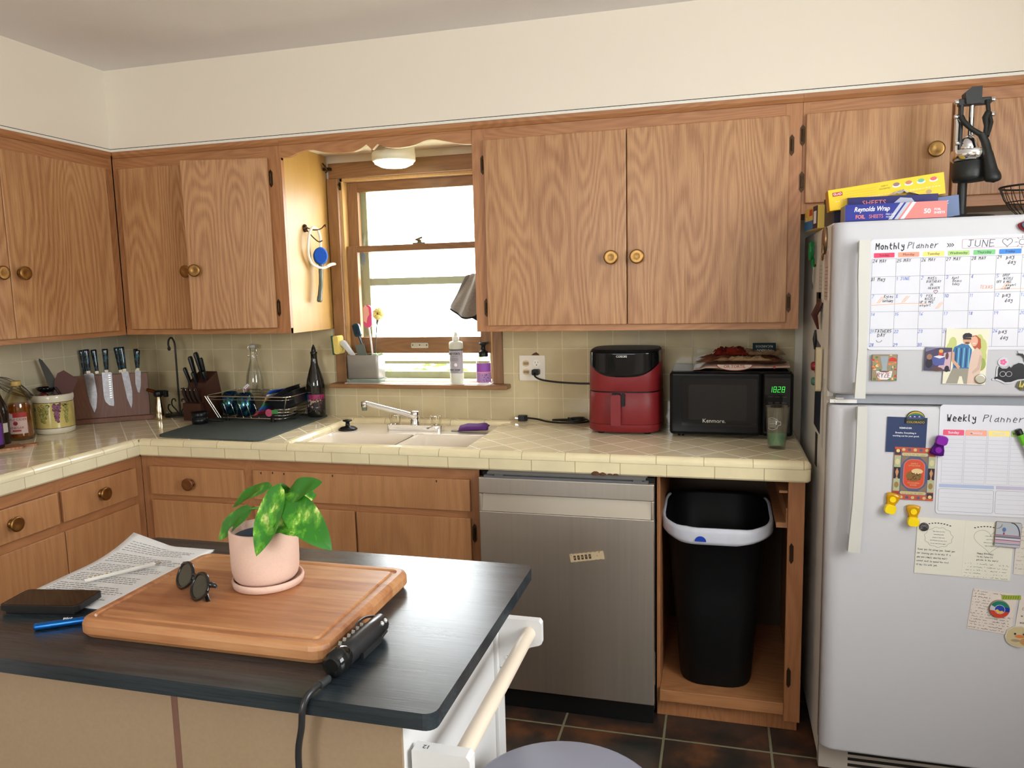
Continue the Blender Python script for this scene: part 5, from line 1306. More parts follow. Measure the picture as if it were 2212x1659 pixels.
def d_soup(b, M, n):
    OR, NV, TN = C('sc_orange', 190, 84, 60), C('sc_slate', 84, 90, 118), C('sc_tan', 196, 180, 130)
    R_(b, M, -0.053, 0.053, -0.0765, 0.0765, OR, n)
    for k in range(5):
        for s in (1, -1): E_(b, M, -0.03+k*0.015, s*0.070, 0.0045, 0.0045, (TN, NV)[k % 2], n+0.0001, 10)
    R_(b, M, -0.036, 0.036, -0.062, 0.062, NV, n+0.0001)
    for s in (1, -1):
        flat(b, rrect(-0.034, 0.034, s*0.0565-0.0045, s*0.0565+0.0045, 0.004), M, TN, n+0.0002)
        scribble(b, M @ Matrix.Translation((0, 0, n-0.0009)), -0.028, 0.028, s*0.0565-0.002, 0.0042, C('sc_dark', 44, 40, 50), 7)
        for r_, col in ((0.034, ('sc_green', 170, 176, 140)), (0.0, ('sc_dark', 44, 40, 50)), (-0.034, ('sc_green', 170, 176, 140))):
            R_(b, M, s*0.0445-0.0085, s*0.0445+0.0085, r_-0.018, r_+0.018, C(*col), n+0.0002)
        E_(b, M, s*0.0445, 0.034, 0.006, 0.009, C('sc_pale', 206, 196, 150), n+0.0003); E_(b, M, s*0.0445, -0.034, 0.006, 0.009, C('sc_leaf', 150, 120, 70), n+0.0003)
        flat(b, [(s*0.0445, 0.016), (s*0.0445+0.0045, 0.004), (s*0.0445+0.001, -0.010), (s*0.0445+0.004, -0.016), (s*0.0445-0.004, -0.016), (s*0.0445-0.001, -0.010), (s*0.0445-0.0045, 0.004)], M, C('sc_fish', 196, 140, 100), n+0.0003)
        for t in (1, -1):
            R_(b, M, s*0.0445-0.008, s*0.0445+0.008, t*0.062-0.008, t*0.062+0.008, C('sc_sun%d' % (s*t), *((60, 56, 70) if s*t < 0 else (150, 60, 50))), n+0.0003)
            E_(b, M, s*0.0445, t*0.066, 0.005, 0.005, C('sc_y', 226, 200, 130), n+0.0004, 10)
            flat(b, [(s*0.012, t*0.051), (s*0.034, t*0.051), (s*0.034, t*0.022), (s*0.030, t*0.034)], M, C('sc_curl', 130, 110, 96), n+0.00025)
    flat(b, rrect(-0.028, 0.028, -0.043, 0.043, 0.022, 8), M, C('sc_pinkline', 206, 120, 110), n+0.0003)
    flat(b, rrect(-0.026, 0.026, -0.041, 0.041, 0.020, 8), M, C('sc_red', 206, 78, 50), n+0.0004)
    GB = C('sc_bowl', 130, 96, 50); E_(b, M, 0, -0.006, 0.021, 0.016, GB, n+0.0005); E_(b, M, 0.008, 0.008, 0.015, 0.008, C('sc_cream', 216, 190, 140), n+0.0006)
    rnd = random.Random(2)
    for k in range(26): E_(b, M, rnd.uniform(-0.018, 0.018)*0.9, -0.008+rnd.uniform(-0.01, 0.010), 0.0016, 0.0013, C('sc_dark2', 70, 50, 30), n+0.0007, 6)
    text(b, 'MAKE A', M @ Matrix.Translation((0, 0.030, n+0.0006)), 0.0052, TN); text(b, 'LITTLE SOUP', M @ Matrix.Translation((0, 0.024, n+0.0006)), 0.0052, TN)
    text(b, 'TO NOURISH', M @ Matrix.Translation((0, -0.027, n+0.0006)), 0.0052, TN); text(b, 'BODIES', M @ Matrix.Translation((0, -0.033, n+0.0006)), 0.0052, TN)
card('illustrated_card', 3.451, 0.936, 0.107, 0.154, 'ornate red and blue illustrated card with fish and a bowl in a red oval', 'card', C('sc_orange', 190, 84, 60), math.radians(-0.8), 0.0014, draw=d_soup)
# clip magnets
def clip(name, x, z, roll, m1, m2, label, n=0.0):
    o, M = flatthing(name, x, z, label, 'magnetic clip', 'translucent clip magnets', roll, n)
    b = MB(m1)
    sh = lambda s, z0: [M @ Vector((p[0]*s, p[1]*s, z0)) for p in [(-0.0185, 0.026), (-0.012, 0.029), (0.0, 0.0305), (0.012, 0.029), (0.0185, 0.026), (0.017, 0.012), (0.0125, 0.0), (0.012, -0.008), (-0.012, -0.008), (-0.0125, 0.0), (-0.017, 0.012)]]
    b.loft([sh(1, 0.0005), sh(1, 0.006), sh(0.94, 0.009), sh(0.8, 0.010)]); b.build('clip_body', o)
    b = MB(m2)
    g = lambda s, z0: [M @ Vector((p[0]*s, -0.016+p[1]*s, z0)) for p in rrect(-0.0155, 0.0155, -0.014, 0.012, 0.009)]
    b.loft([g(0.95, 0.006), g(1, 0.010), g(1, 0.018), g(0.9, 0.022)]); b.build('grip', o)
    b = MB(m2); b.loft([[M @ Vector((q[0], q[1]+0.012, h)) for q in disc(0, 0, 0.0085, 18)] for h in (0.010, 0.0125)]); b.build('spring_boss', o)
YT = mat('yellow_translucent', srgb(236, 180, 20), rough=0.15, trans=0.45); YS = mat('yellow_solid', srgb(246, 214, 24), rough=0.3)
PT = mat('purple_translucent', srgb(90, 10, 130), rough=0.15, trans=0.3); PS = mat('purple_solid', srgb(130, 30, 160), rough=0.3)
clip('magnetic_clip', 3.394, 0.848, math.radians(-14), YT, YS, 'yellow clip magnet touching the lower left corner of the illustrated card')
clip('magnetic_clip', 3.452, 0.815, math.radians(-2), YT, YS, 'yellow clip magnet right of its twin, over the long handwritten card', 0.0015)
clip('magnetic_clip', 3.511, 1.022, math.radians(168), PT, PS, 'purple clip magnet at the upper right corner of the illustrated card', 0.003)
# marker
o, M = flatthing('dry_erase_marker', 3.722, 1.03, 'green marker with a black cap stuck on the weekly planner', 'marker', None, math.radians(23), 0.001)
b = MB(C('marker_green', 110, 190, 50, 0.35)); b.X = M; b.lathe([(0.0075, 0), (0.008, 0.03), (0.006, 0.036)], (0, 0, 0.0085), 16, 'z'); 
b = MB(C('marker_green', 110, 190, 50, 0.35)); b.tube([M @ Vector((0, 0.002, 0.009)), M @ Vector((0, 0.032, 0.009))], [0.0075, 0.0085], 14); b.build('cap_grip', o)
b = MB(C('marker_white', 200, 204, 196, 0.35)); b.tube([M @ Vector((0, 0.002, 0.009)), M @ Vector((0, -0.075, 0.009))], 0.0068, 14); b.build('barrel', o)
b = MB(BLACKP); b.tube([M @ Vector((0, 0.032, 0.009)), M @ Vector((0, 0.046, 0.009)), M @ Vector((0, 0.048, 0.009))], [0.0088, 0.0088, 0.006], 14); b.build('cap', o)
# handwritten cards
PENC = C('pen_grey', 96, 96, 100)
def d_note(b, M, n):
    stroke(b, [(0, 0.083), (0, -0.083)], M, 0.0006, C('fold', 206, 202, 190), n)
    for cx_ in (-0.069, 0.056):
        for k in range(9):
            t = -0.5+k/8; E_(b, M, cx_+t*0.062, 0.066+0.008*math.cos(t*2.6)-0.004, 0.0028, 0.0017, C('ink_plum', 60, 44, 60), n, 6)
    pts = [(-0.066+0.036*math.cos(a)*(1+0.05*math.sin(11*a)), 0.028+0.029*math.sin(a)*(1+0.05*math.sin(11*a))) for a in [2*PI*i/60 for i in range(61)]]
    stroke(b, pts, M, 0.0006, PENC, n)
    hp = []
    for i in range(41):
        t = 2*PI*i/40; hp.append((0.066+0.042*math.sin(t)**3, 0.030+0.0024*(13*math.cos(t)-5*math.cos(2*t)-2*math.cos(3*t)-math.cos(4*t))))
    stroke(b, hp, M, 0.0006, PENC, n)
    for k, s in enumerate(('But when you feel', 'everything with', 'means so feel seen', 'and till just the best of us', 'to our own home again')): text(b, s, M @ Matrix.Translation((-0.066, 0.045-k*0.009, n)), 0.0042, PENC)
    for k, s in enumerate(('I love that we', 'and I love', 'that you are you', 'I get to share')): text(b, s, M @ Matrix.Translation((0.064, 0.042-k*0.0095, n)), 0.0042, PENC)
    for k, s in enumerate(('Thank you for being you. Thank you', 'for showing you to be who it is', 'you are simply amazing and I', 'cannot wait to spend the rest', 'of my life with you.')): hand(b, s, M, 0.0048, PENC, x0=-0.119, y0=-0.013-k*0.0115, w=0.0006, adv=0.76, seed=k)
    for k, s in enumerate(('Happy Birthday', 'to my favorite', 'person in the world')): hand(b, s, M, 0.0046, PENC, x0=0.035, y0=-0.012-k*0.0095, w=0.0006, adv=0.8, seed=k)
    for k in range(5): scribble(b, M, 0.006, 0.118, -0.043-k*0.0095, 0.004, PENC, 30+k)
card('handwritten_card', 3.588, 0.7225, 0.246, 0.168, 'long unfolded cream card with handwriting, a cloud outline and a heart outline', 'card', C('cream_card', 222, 218, 204, 0.7), math.radians(-1.2), 0.0002, draw=d_note)
def d_lines(seed, w, h, k0):
    def f(b, M, n):
        for k in range(k0): scribble(b, M, -w/2+0.004, w/2-0.004, h/2-0.010-k*(h-0.014)/k0, 0.0042, PENC, seed+k)
    return f
card('handwritten_note', 3.768, 0.728, 0.10, 0.145, 'handwritten note behind the square patterned magnet at the right edge', 'note', C('cream_note', 214, 206, 196, 0.7), math.radians(-1.5), 0.0, draw=d_lines(60, 0.10, 0.145, 11))
def d_sq(b, M, n):
    R_(b, M, -0.031, 0.031, -0.035, 0.035, C('sq_blue', 176, 180, 190), n)
    for k, (y, h, col) in enumerate(((-0.002, 0.002, (150, 60, 76)), (-0.007, 0.005, (110, 110, 124)), (-0.0125, 0.003, (210, 206, 214)), (-0.016, 0.002, (150, 60, 76)), (-0.021, 0.005, (196, 160, 176)), (-0.027, 0.002, (110, 90, 116)))): R_(b, M, -0.031, 0.031, y-h/2, y+h/2, C('sq%d' % k, *col), n+0.0001)
    stroke(b, [(0.006+0.022*math.cos(a)*1.0-0.0, -0.001+0.036*math.sin(a)) for a in [PI*0.5-PI*0.5*i/12 for i in range(13)]], M, 0.0028, C('sq_arc', 90, 90, 100), n+0.0002)
    stroke(b, [(-0.031+0.014*math.cos(a), 0.030+0.014*math.sin(a)) for a in [-PI*0.5+PI*0.5*i/8 for i in range(9)]], M, 0.002, C('sq_tan', 196, 180, 150), n+0.0002)
    E_(b, M, -0.011, 0.014, 0.005, 0.007, C('sq_leaf', 90, 120, 160), n+0.0002, 8); R_(b, M, -0.013, -0.009, 0.0, 0.006, C('sq0', 150, 60, 76), n+0.0002)
card('square_magnet', 3.696, 0.772, 0.064, 0.072, 'square tile magnet with red and lilac stripes and a small plant', 'magnet', C('sq_edge', 150, 130, 110), math.radians(-2), 0.0016, 0.005, draw=d_sq, rnd_=0.004)
def d_coin(b, M, n):
    for k in range(5): stroke(b, [(0.010*math.cos(a+k), 0.006*math.sin(a+k*2)) for a in (0, 0.6, 1.2, 2.0)], M, 0.001, C('coin_light', 150, 146, 150), n)
dot('dark_button_magnet', 3.4835, 0.781, 0.0125, C('coin_dark', 60, 54, 60, 0.3), 'dark patterned button magnet at the top left of the long card', n=0.0012, th=0.004, sub=d_coin)
def d_note2(b, M, n):
    for k in range(14): scribble(b, M, -0.054, (0.049 if k < 1 or k > 7 else (-0.01 if k < 6 else 0.0)), 0.053-k*0.0084, 0.0042, C('pen_dark', 60, 54, 60), 90+k, 0.0007)
card('handwritten_note', 3.669, 0.5415, 0.112, 0.122, 'cream square note full of dark handwriting under the round rainbow magnet', 'note', C('pale_note', 218, 206, 196, 0.7), math.radians(-5.5), 0.0, draw=d_note2)
def d_note3(b, M, n):
    for k, s in enumerate(('Crazy', 'wild', 'weekend')): hand(b, s, M, 0.0068, C('pen_dark', 60, 54, 60), x0=-0.035, y0=0.014-k*0.020, w=0.0008)
card('handwritten_note', 3.777, 0.536, 0.09, 0.11, 'cream note with a few large words right of the rainbow magnet', 'note', C('pale_note', 218, 206, 196, 0.7), math.radians(-5), 0.0004, draw=d_note3)
card('washi_tape', 3.715, 0.588, 0.048, 0.013, 'strip of green patterned tape between the two cream notes', 'tape', C('tape_green', 150, 166, 60), math.radians(4), 0.0016, 0.0004, draw=lambda b, M, n: [stroke(b, [(-0.02+k*0.006, -0.004), (-0.018+k*0.006, 0.004)], M, 0.0012, C('tape_dark', 80, 96, 40), n) for k in range(7)])
def d_rain(b, M, n):
    flat(b, [(0.025*math.cos(a), 0.025*math.sin(a)) for a in [PI*i/16 for i in range(17)]], M, C('rb_green', 40, 120, 100, 0.15), n)
    flat(b, [(0.025*math.cos(a), 0.025*math.sin(a)) for a in [PI+PI*i/16 for i in range(17)]], M, C('rb_red', 200, 70, 50, 0.15), n)
    flat(b, [(-0.025, 0.004), (-0.022, 0.012), (-0.012, 0.006), (-0.013, -0.004), (-0.025, -0.003)], M, C('rb_grey', 190, 190, 200, 0.15), n+0.0002)
    flat(b, [(0.012, 0.008), (0.024, 0.006), (0.025, -0.006), (0.012, -0.006)], M, C('rb_blue', 40, 60, 150, 0.15), n+0.0002)
    flat(b, disc(0, 0, 0.0135), M, C('rb_white', 210, 206, 200, 0.15), n+0.0003); flat(b, disc(0, 0, 0.0125), M, C('rb_blue2', 44, 70, 160, 0.15), n+0.0004)
    flat(b, [(-0.012, -0.003), (-0.006, 0.001), (0.0, -0.005), (0.006, -0.003), (0.010, -0.007), (0.004, -0.0115), (-0.005, -0.0112)], M, C('rb_yellow', 226, 180, 80, 0.15), n+0.0005)
dot('rainbow_magnet', 3.686, 0.552, 0.0265, C('rb_rim', 140, 120, 100, 0.2), 'round glass magnet in green, red and blue bands', n=0.0012, th=0.006, sub=d_rain)
o, M = flatthing('bird_magnet', 3.741, 0.472, 'pale round bird-face magnet at the lower right of the notes', 'magnet', n=0.0015)
pl = [(-0.034, 0.0), (-0.030, 0.018), (-0.016, 0.029), (0.004, 0.031), (0.022, 0.024), (0.032, 0.008), (0.032, -0.012), (0.020, -0.024), (0.0, -0.028), (-0.018, -0.024), (-0.030, -0.014)]
b = MB(); flat(b, [(x*1.08, y*1.08) for x, y in pl], M, C('bird_edge', 206, 196, 180, 0.3), 0.002, 0.002); b.build('backing', o)
b = MB(); flat(b, pl, M, C('bird_body', 196, 180, 140, 0.3), 0.0024); E_(b, M, -0.012, 0.010, 0.003, 0.003, BLKI, 0.003); E_(b, M, 0.010, 0.010, 0.003, 0.003, BLKI, 0.003)
E_(b, M, 0.0, 0.003, 0.012, 0.005, C('bird_beak', 206, 120, 70, 0.3), 0.0028); E_(b, M, -0.010, -0.010, 0.012, 0.004, C('bird_wing', 160, 140, 120), 0.0028); E_(b, M, 0.014, -0.012, 0.014, 0.010, C('bird_tint', 186, 140, 90), 0.0026); b.build('printed_bird', o)

# ------------------------------------------------------------------ things on the fridge side (facing the cabinets)
XS = FX0+0.003
def sidething(name, y, z, label, cat, group=None, roll=0.0, n=0.0):
    o = root(name, (XS-n, y, z), label, cat, group); return o, SIDE(XS-n, y, z, roll)
def scard(name, y, z, w, h, label, cat, m, roll=0, n=0.0, th=0.001, draw=None):
    o, M = sidething(name, y, z, label, cat, None, roll, n); b = MB(); flat(b, rect(-w/2, w/2, -h/2, h/2), M, m, th, th); b.build('card', o)
    if draw: b = MB(); draw(b, M, th+0.0003); b.build('picture', o)
o, M = sidething('scissors', -0.42, 1.56, 'green-handled scissors hanging on the side of the fridge', 'scissors', roll=math.radians(-8))
GR = C('scissor_green', 20, 120, 60, 0.35)
for s in (1, -1):
    b = MB(GR); b.tube([M @ Vector((s*0.012+s*0.016*math.cos(a), 0.035+0.028*math.sin(a), 0.012+0.010*(s > 0))) for a in [2*PI*i/16 for i in range(17)]], 0.0045, 8); b.tube([M @ Vector((s*0.012, 0.008, 0.012)), M @ Vector((-s*0.002, -0.02, 0.010))], 0.006, 8); b.build('handle', o)
    b = MB(CHROME); b.X = M; b.prism([(-0.004*s, -0.015), (0.006*s, -0.015), (0.001*s, -0.095)], 0.008+0.001*s, 0.0095+0.001*s, 'xy'); b.build('blade', o)
b = MB(ANTIQ); b.tube([M @ Vector((0.0, -0.015, 0.0005)), M @ Vector((0.0, -0.015, 0.013))], 0.004, 8); b.build('pivot', o)
o, M = sidething('bottle_opener', -0.665, 1.615, 'bronze oval bottle opener magnet near the top of the fridge side', 'bottle opener', roll=math.radians(-8))
BRZ = mat('bronze_opener', srgb(150, 120, 90), rough=0.3, metal=0.9)
b = MB(BRZ); b.loft([[M @ Vector((q[0], q[1], h)) for q in disc(0, 0.0, r, 22, r*1.6)] for r, h in ((0.026, 0.001), (0.028, 0.008), (0.020, 0.012))]); b.build('opener_body', o)
b = MB(BRZ); b.tube([M @ Vector((0.012*math.cos(a)+0.02, -0.035+0.022*math.sin(a), 0.012)) for a in [2*PI*i/14 for i in range(15)]], 0.003, 8); b.build('ring', o)
def d_cal(b, M, n):
    for k in range(9): stroke(b, [(-0.03, 0.025-k*0.011), (0.03, 0.025-k*0.011)], M, 0.0015, C('cal_brown', 90, 60, 50), n)
scard('photo_calendar', -0.70, 1.508, 0.075, 0.15, 'narrow pale calendar magnet with a dark photo strip on the fridge side', 'calendar', C('cal_paper', 206, 186, 176), 0, 0.0, 0.002, d_cal)
scard('photo_strip', -0.56, 1.50, 0.09, 0.13, 'white ruled note under the green scissors on the fridge side', 'note', C('side_note', 200, 198, 190), 0, 0.0, 0.001, lambda b, M, n: [stroke(b, [(-0.035, 0.04-k*0.012), (0.035, 0.04-k*0.012)], M, 0.001, GRAYL, n) for k in range(8)])
scard('dark_photo', -0.52, 1.425, 0.12, 0.06, 'small dark photo hanging in the middle of the fridge side', 'photo', C('dark_olive', 60, 52, 38), 0, 0.0, 0.001)
o, M = sidething('leather_clip', -0.60, 1.385, 'two dark red leather-look clips on the fridge side', 'magnetic clip')
LR = C('dark_red_leather', 66, 26, 24, 0.35)
for s, a in ((1, 0.35), (-1, -0.2)):
    b = MB(LR); b.tube([M @ Vector((s*0.018, 0.04, 0.004)), M @ Vector((s*0.016, 0.0, 0.022)), M @ Vector((s*0.002, -0.045, 0.010))], [0.016, 0.017, 0.006], 10, flat=0.5); b.build('strap', o)
o, M = sidething('key_charm', -0.50, 1.30, 'dark key charm hanging under the red clips on the fridge side', 'key')
b = MB(IRON); b.tube([M @ Vector((0, 0.03, 0.006)), M @ Vector((0.004, 0, 0.008)), M @ Vector((-0.004, -0.035, 0.006))], [0.003, 0.007, 0.003], 8); b.build('charm', o)
o, M = sidething('cream_clip', -0.665, 1.215, 'long cream clip magnet holding papers on the fridge side', 'magnetic clip')
b = MB(C('clip_cream', 214, 196, 160, 0.4)); b.X = M; b.prism(rrect(-0.013, 0.013, -0.07, 0.07, 0.012), 0.006, 0.022, 'xy'); b.build('clip_bar', o, bevel=0.003)
scard('dark_postcard', -0.56, 1.09, 0.15, 0.17, 'dark blue postcard in the middle of the fridge side', 'postcard', C('postcard_blue', 34, 38, 58), math.radians(-3), 0.0, 0.0015)
scard('grey_photo', -0.52, 1.235, 0.14, 0.12, 'greyish photo behind the cream clip on the fridge side', 'photo', C('photo_grey', 110, 112, 124), math.radians(-8), 0.0, 0.0015)
def sdot(name, y, z, r, m, label):
    o, M = sidething(name, y, z, label, 'magnet', n=0.0016)
    b = MB(m); b.loft([[M @ Vector((q[0], q[1], h)) for q in disc(0, 0, rr, 18)] for rr, h in ((r, 0.0003), (r, 0.008), (r*0.7, 0.012))]); b.build('disc', o)
sdot('red_button_magnet', -0.47, 1.205, 0.015, C('button_red', 150, 30, 40, 0.35), 'red round button magnet on the fridge side')
sdot('green_button_magnet', -0.485, 1.155, 0.014, C('button_green', 70, 120, 100, 0.35), 'grey-green round button magnet below the red one on the fridge side')
scard('narrow_bookmark', -0.555, 0.935, 0.05, 0.11, 'dark narrow bookmark low on the fridge side', 'bookmark', C('bookmark_dark', 46, 38, 34), 0, 0.0, 0.0015)
scard('white_receipt', -0.70, 1.08, 0.05, 0.22, 'long white receipt beside the dark blue postcard on the fridge side', 'receipt', C('receipt', 210, 206, 200), 0, 0.0, 0.0008)

# ------------------------------------------------------------------ boxes and tools on top of the fridge
ZTF = 1.6605
def boxprint(mb, M, s, x, y, size, m, **k): text(mb, s, M @ Matrix.Translation((x, y, 0.0006)), size, m, **k)
BX = C('foil_blue', 32, 44, 140, 0.35); SAL = C('foil_salmon', 226, 130, 124, 0.35); CW = C('box_white', 236, 234, 240, 0.4); SIL = C('box_silver', 186, 190, 206, 0.3)
def carton(name, w, d, h, loc, rz, label, cols, draw=None, tilt=0.0, rx=0.0, endcol=None, cat='box', group='kitchen wrap boxes on the fridge'):
    o = root(name, loc, label, cat, group, world=False); o.rotation_euler = (rx, tilt, rz)
    b = MB(cols); b.box(-w/2, w/2, -d/2, d/2, 0, h); b.build('carton', o, bevel=0.001)
    M = Matrix.Translation((0, -d/2, h/2)) @ Matrix(((1, 0, 0, 0), (0, 0, -1, 0), (0, 1, 0, 0), (0, 0, 0, 1)))
    b = MB(); 
    if endcol: b.use(endcol); b.box(-w/2-0.0006, -w/2, -d/2+0.001, d/2-0.001, 0.001, h-0.001)
    if draw: draw(b, M)
    b.build('printing', o)
    return o
def d_foil(b, M):
    flat(b, [(0.036, 0.023), (0.132, 0.023), (0.132, -0.023), (0.008, -0.023)], M, SAL, 0.0003)
    for k in range(3): flat(b, [(0.012+k*0.0155+0.0, 0.023), (0.022+k*0.0155, 0.023), (0.022+k*0.0155-0.030, -0.023), (0.012+k*0.0155-0.030, -0.023)], M, SIL if k != 2 else CW, 0.0005)
    boxprint(b, M, 'Reynolds Wrap', -0.062, 0.0085, 0.0185, CW, bold=0.02, shear=0.25, sx=0.80); boxprint(b, M, 'FOIL', -0.092, -0.0125, 0.0145, SAL, bold=0.03, sx=0.85)
    boxprint(b, M, 'SHEETS', -0.050, -0.0125, 0.0145, SAL, sx=0.8); boxprint(b, M, 'PRE-CUT', -0.012, -0.008, 0.0065, CW); boxprint(b, M, 'POP-UP', -0.013, -0.0155, 0.0065, CW)
    boxprint(b, M, '50', 0.082, -0.004, 0.018, CW, bold=0.03); boxprint(b, M, 'FOIL', 0.108, 0.000, 0.0085, CW, bold=0.02); boxprint(b, M, 'SHEETS', 0.113, -0.009, 0.0085, CW, bold=0.02)
carton('foil_box', 0.264, 0.085, 0.047, (3.388, -0.762, ZTF), 0.0, 'blue and salmon foil sheets box lying flat at the fridge edge', BX, d_foil, endcol=C('foil_end', 150, 140, 136))
def d_open(b, M):
    boxprint(b, M, 'SHEETS', -0.05, 0.006, 0.020, SAL)
    flat(b, [(0.0, 0.0), (0.02, 0.018), (0.05, 0.015), (0.06, 0.002)], M, SIL, 0.0005)
o = carton('open_foil_box', 0.24, 0.07, 0.048, (3.395, -0.69, ZTF+0.03), 0.0, 'torn-open dark blue foil sheets box behind the flat foil box', C('dark_blue_box', 34, 34, 100, 0.35), d_open, rx=0.1)
b = MB(C('crumpled_foil', 190, 190, 196, 0.2)); rnd = random.Random(8)
b.grid(lambda u, v: (0.0+0.08*u-0.01, -0.035+0.05*v, 0.048+0.016*math.sin(PI*u)*(0.5+rnd.random()*0.7)*math.sin(PI*min(1, v+0.2))), 12, 6, False); b.build('foil_flap', o)
def d_225(b, M):
    MR = M @ Matrix.Rotation(PI, 4, 'Z')
    boxprint(b, MR, '225', -0.112, -0.014, 0.014, CW); boxprint(b, MR, 'Rey', -0.095, 0.018, 0.022, CW, shear=0.3)
    for k in range(3): stroke(b, [(-0.01, 0.018-k*0.006), (0.05, 0.020-k*0.006)], M, 0.0014, SIL, 0.0005)
carton('upside_down_wrap_box', 0.30, 0.06, 0.062, (3.445, -0.62, ZTF+0.001), 0.0, 'grey-blue wrap box lying upside down, its end under the juicer', C('grey_blue_box', 104, 124, 166, 0.35), d_225, tilt=math.radians(-5), endcol=C('dark_blue_end', 36, 38, 60))
def d_glad(b, M):
    WH = CW
    flat(b, rrect(-0.146, -0.118, 0.010, 0.0215, 0.001), M, C('glad_red', 190, 40, 40), 0.0003); boxprint(b, M, 'GLAD', -0.132, 0.0158, 0.009, CW, bold=0.02)
    for k in range(4): stroke(b, [(-0.110, 0.018-k*0.007), (-0.025, 0.018-k*0.007)], M, 0.0008, C('glad_line', 210, 170, 40), 0.0004)
    boxprint(b, M, 'KEEP IT', -0.002, 0.018, 0.006, C('glad_green', 110, 130, 50)); boxprint(b, M, 'FAVORITES', -0.002, 0.010, 0.006, C('glad_green', 110, 130, 50))
    for k, col in enumerate(((150, 120, 120), (206, 130, 100), (110, 180, 140), (226, 100, 100))):
        x = 0.030+k*0.033; flat(b, disc(x, 0.013, 0.0115, 16, 0.005), M, WH, 0.0004); flat(b, disc(x, 0.017, 0.009, 14, 0.0055), M, C('gl%d' % k, *col), 0.0006)
    for k in range(34): stroke(b, [(-0.14+k*0.0085, -0.006), (-0.135+k*0.0085, -0.006)], M, 0.001, WH, 0.0005)
    for x in (0.062, 0.114): flat(b, disc(x, -0.018, 0.008, 14, 0.006), M, C('gl_oval', 190, 160, 110), 0.0005)
    stroke(b, [(0.07, -0.012), (0.104, -0.012)], M, 0.001, C('glad_line2', 220, 140, 50), 0.0005)
carton('cling_wrap_box', 0.315, 0.06, 0.062, (3.384, -0.672, ZTF+0.058), 0.0, 'long yellow cling wrap box tilted on top of the box pile', C('glad_yellow', 250, 206, 40, 0.35), d_glad, tilt=math.radians(-6.5), endcol=C('glad_end', 200, 140, 40))
o = carton('dark_wrap_box', 0.05, 0.13, 0.09, (3.262, -0.60, ZTF+0.001), 0.1, 'dark blue wrap carton end sticking out behind the yellow box', C('navy_box', 34, 32, 54, 0.4), None, endcol=C('navy_box_end', 60, 48, 60))
o = root('sandwich_bag_box', (3.235, -0.46, ZTF), 'small yellow and blue bag box hanging over the left edge of the fridge top', 'box', 'kitchen wrap boxes on the fridge', world=False); o.rotation_euler = (0, 0, 0.12)
b = MB(C('zip_yellow', 226, 190, 90, 0.4)); b.box(-0.035, 0.05, -0.09, 0.09, 0.001, 0.075); b.build('carton', o, bevel=0.001)
b = MB(); MS = Matrix.Translation((-0.0356, 0, 0.038)) @ Matrix(((0, 0, -1, 0), (-1, 0, 0, 0), (0, 1, 0, 0), (0, 0, 0, 1)))
flat(b, rect(-0.088, 0.03, -0.036, -0.006), MS, C('zip_blue', 40, 110, 160), 0.0003); flat(b, rect(0.03, 0.088, -0.036, 0.036), MS, C('zip_navy', 46, 36, 60), 0.0003); flat(b, rect(-0.02, 0.02, 0.01, 0.03), MS, C('zip_red', 190, 60, 40), 0.0003)
text(b, '70', MS @ Matrix.Translation((-0.06, 0.0, 0.0006)), 0.02, CW); flat(b, rect(0.04, 0.075, -0.02, 0.02), MS, CW, 0.0005); b.build('printing', o)
# citrus press juicer
c = root('citrus_press', (3.63, -0.62, ZTF), 'black and chrome lever citrus press standing on the fridge', 'juicer')
JB = mat('press_black_cast', (0.014, 0.015, 0.014), rough=0.42, bump=0.25, bscale=300)
jx, jy = 3.628, -0.60
b = MB(JB); b.lathe([(0.075, 0), (0.078, 0.006), (0.07, 0.014), (0.03, 0.02), (0.001, 0.02)], (jx, jy, ZTF), 30); b.build('base', c)
b = MB(JB); b.lathe([(0.02, 1.775), (0.043, 1.778), (0.047, 1.79), (0.047, 1.832), (0.042, 1.836)], (jx, jy, 0), 32); b.build('bowl_holder', c)
b = MB(JB); b.lathe([(0.016, 1.679), (0.013, 1.70), (0.013, 1.776)], (jx-0.012, jy+0.02, 0), 16); b.build('post', c)
b = MB(CHROME); b.lathe([(0.045, 1.8365), (0.052, 1.842), (0.054, 1.866), (0.052, 1.868), (0.049, 1.845), (0.02, 1.84)], (jx, jy, 0), 36); b.build('strainer_band', c)
b = MB(CHROME); b.lathe([(0.026, 1.868), (0.028, 1.875), (0.022, 1.90), (0.008, 1.912), (0.001, 1.913)], (jx-0.006, jy, 0), 20); b.lathe([(0.009, 1.91), (0.008, 2.01)], (jx-0.002, jy, 0), 12); b.box(jx-0.045, jx-0.038, jy-0.01, jy+0.01, 1.868, 1.97); b.build('press_cone', c)
b = MB(JB); b.box(jx-0.036, jx-0.026, jy-0.012, jy+0.012, 1.868, 2.005); b.box(jx-0.040, jx+0.046, jy-0.012, jy+0.012, 1.998, 2.018); b.prism([(jx-0.022, 2.0), (jx+0.018, 2.0), (jx+0.018, 2.048), (jx-0.010, 2.048), (jx-0.026, 2.034)], jy-0.02, jy+0.02, 'xz'); b.build('frame', c, bevel=0.003)
b = MB(JB); b.tube([(jx+0.034, jy-0.014, 2.008), (jx+0.036, jy-0.02, 1.975)], 0.006, 10); b.tube([(jx+0.036, jy-0.022, 1.97), (jx+0.026, jy-0.03, 1.955), (jx+0.028, jy-0.035, 1.93), (jx+0.026, jy-0.04, 1.905)], [0.010, 0.009, 0.006, 0.007], 10); b.tube([(jx+0.036, jy-0.022, 1.965), (jx+0.042, jy-0.03, 1.94), (jx+0.036, jy-0.036, 1.92), (jx+0.028, jy-0.042, 1.90)], [0.008, 0.006, 0.006, 0.007], 10)
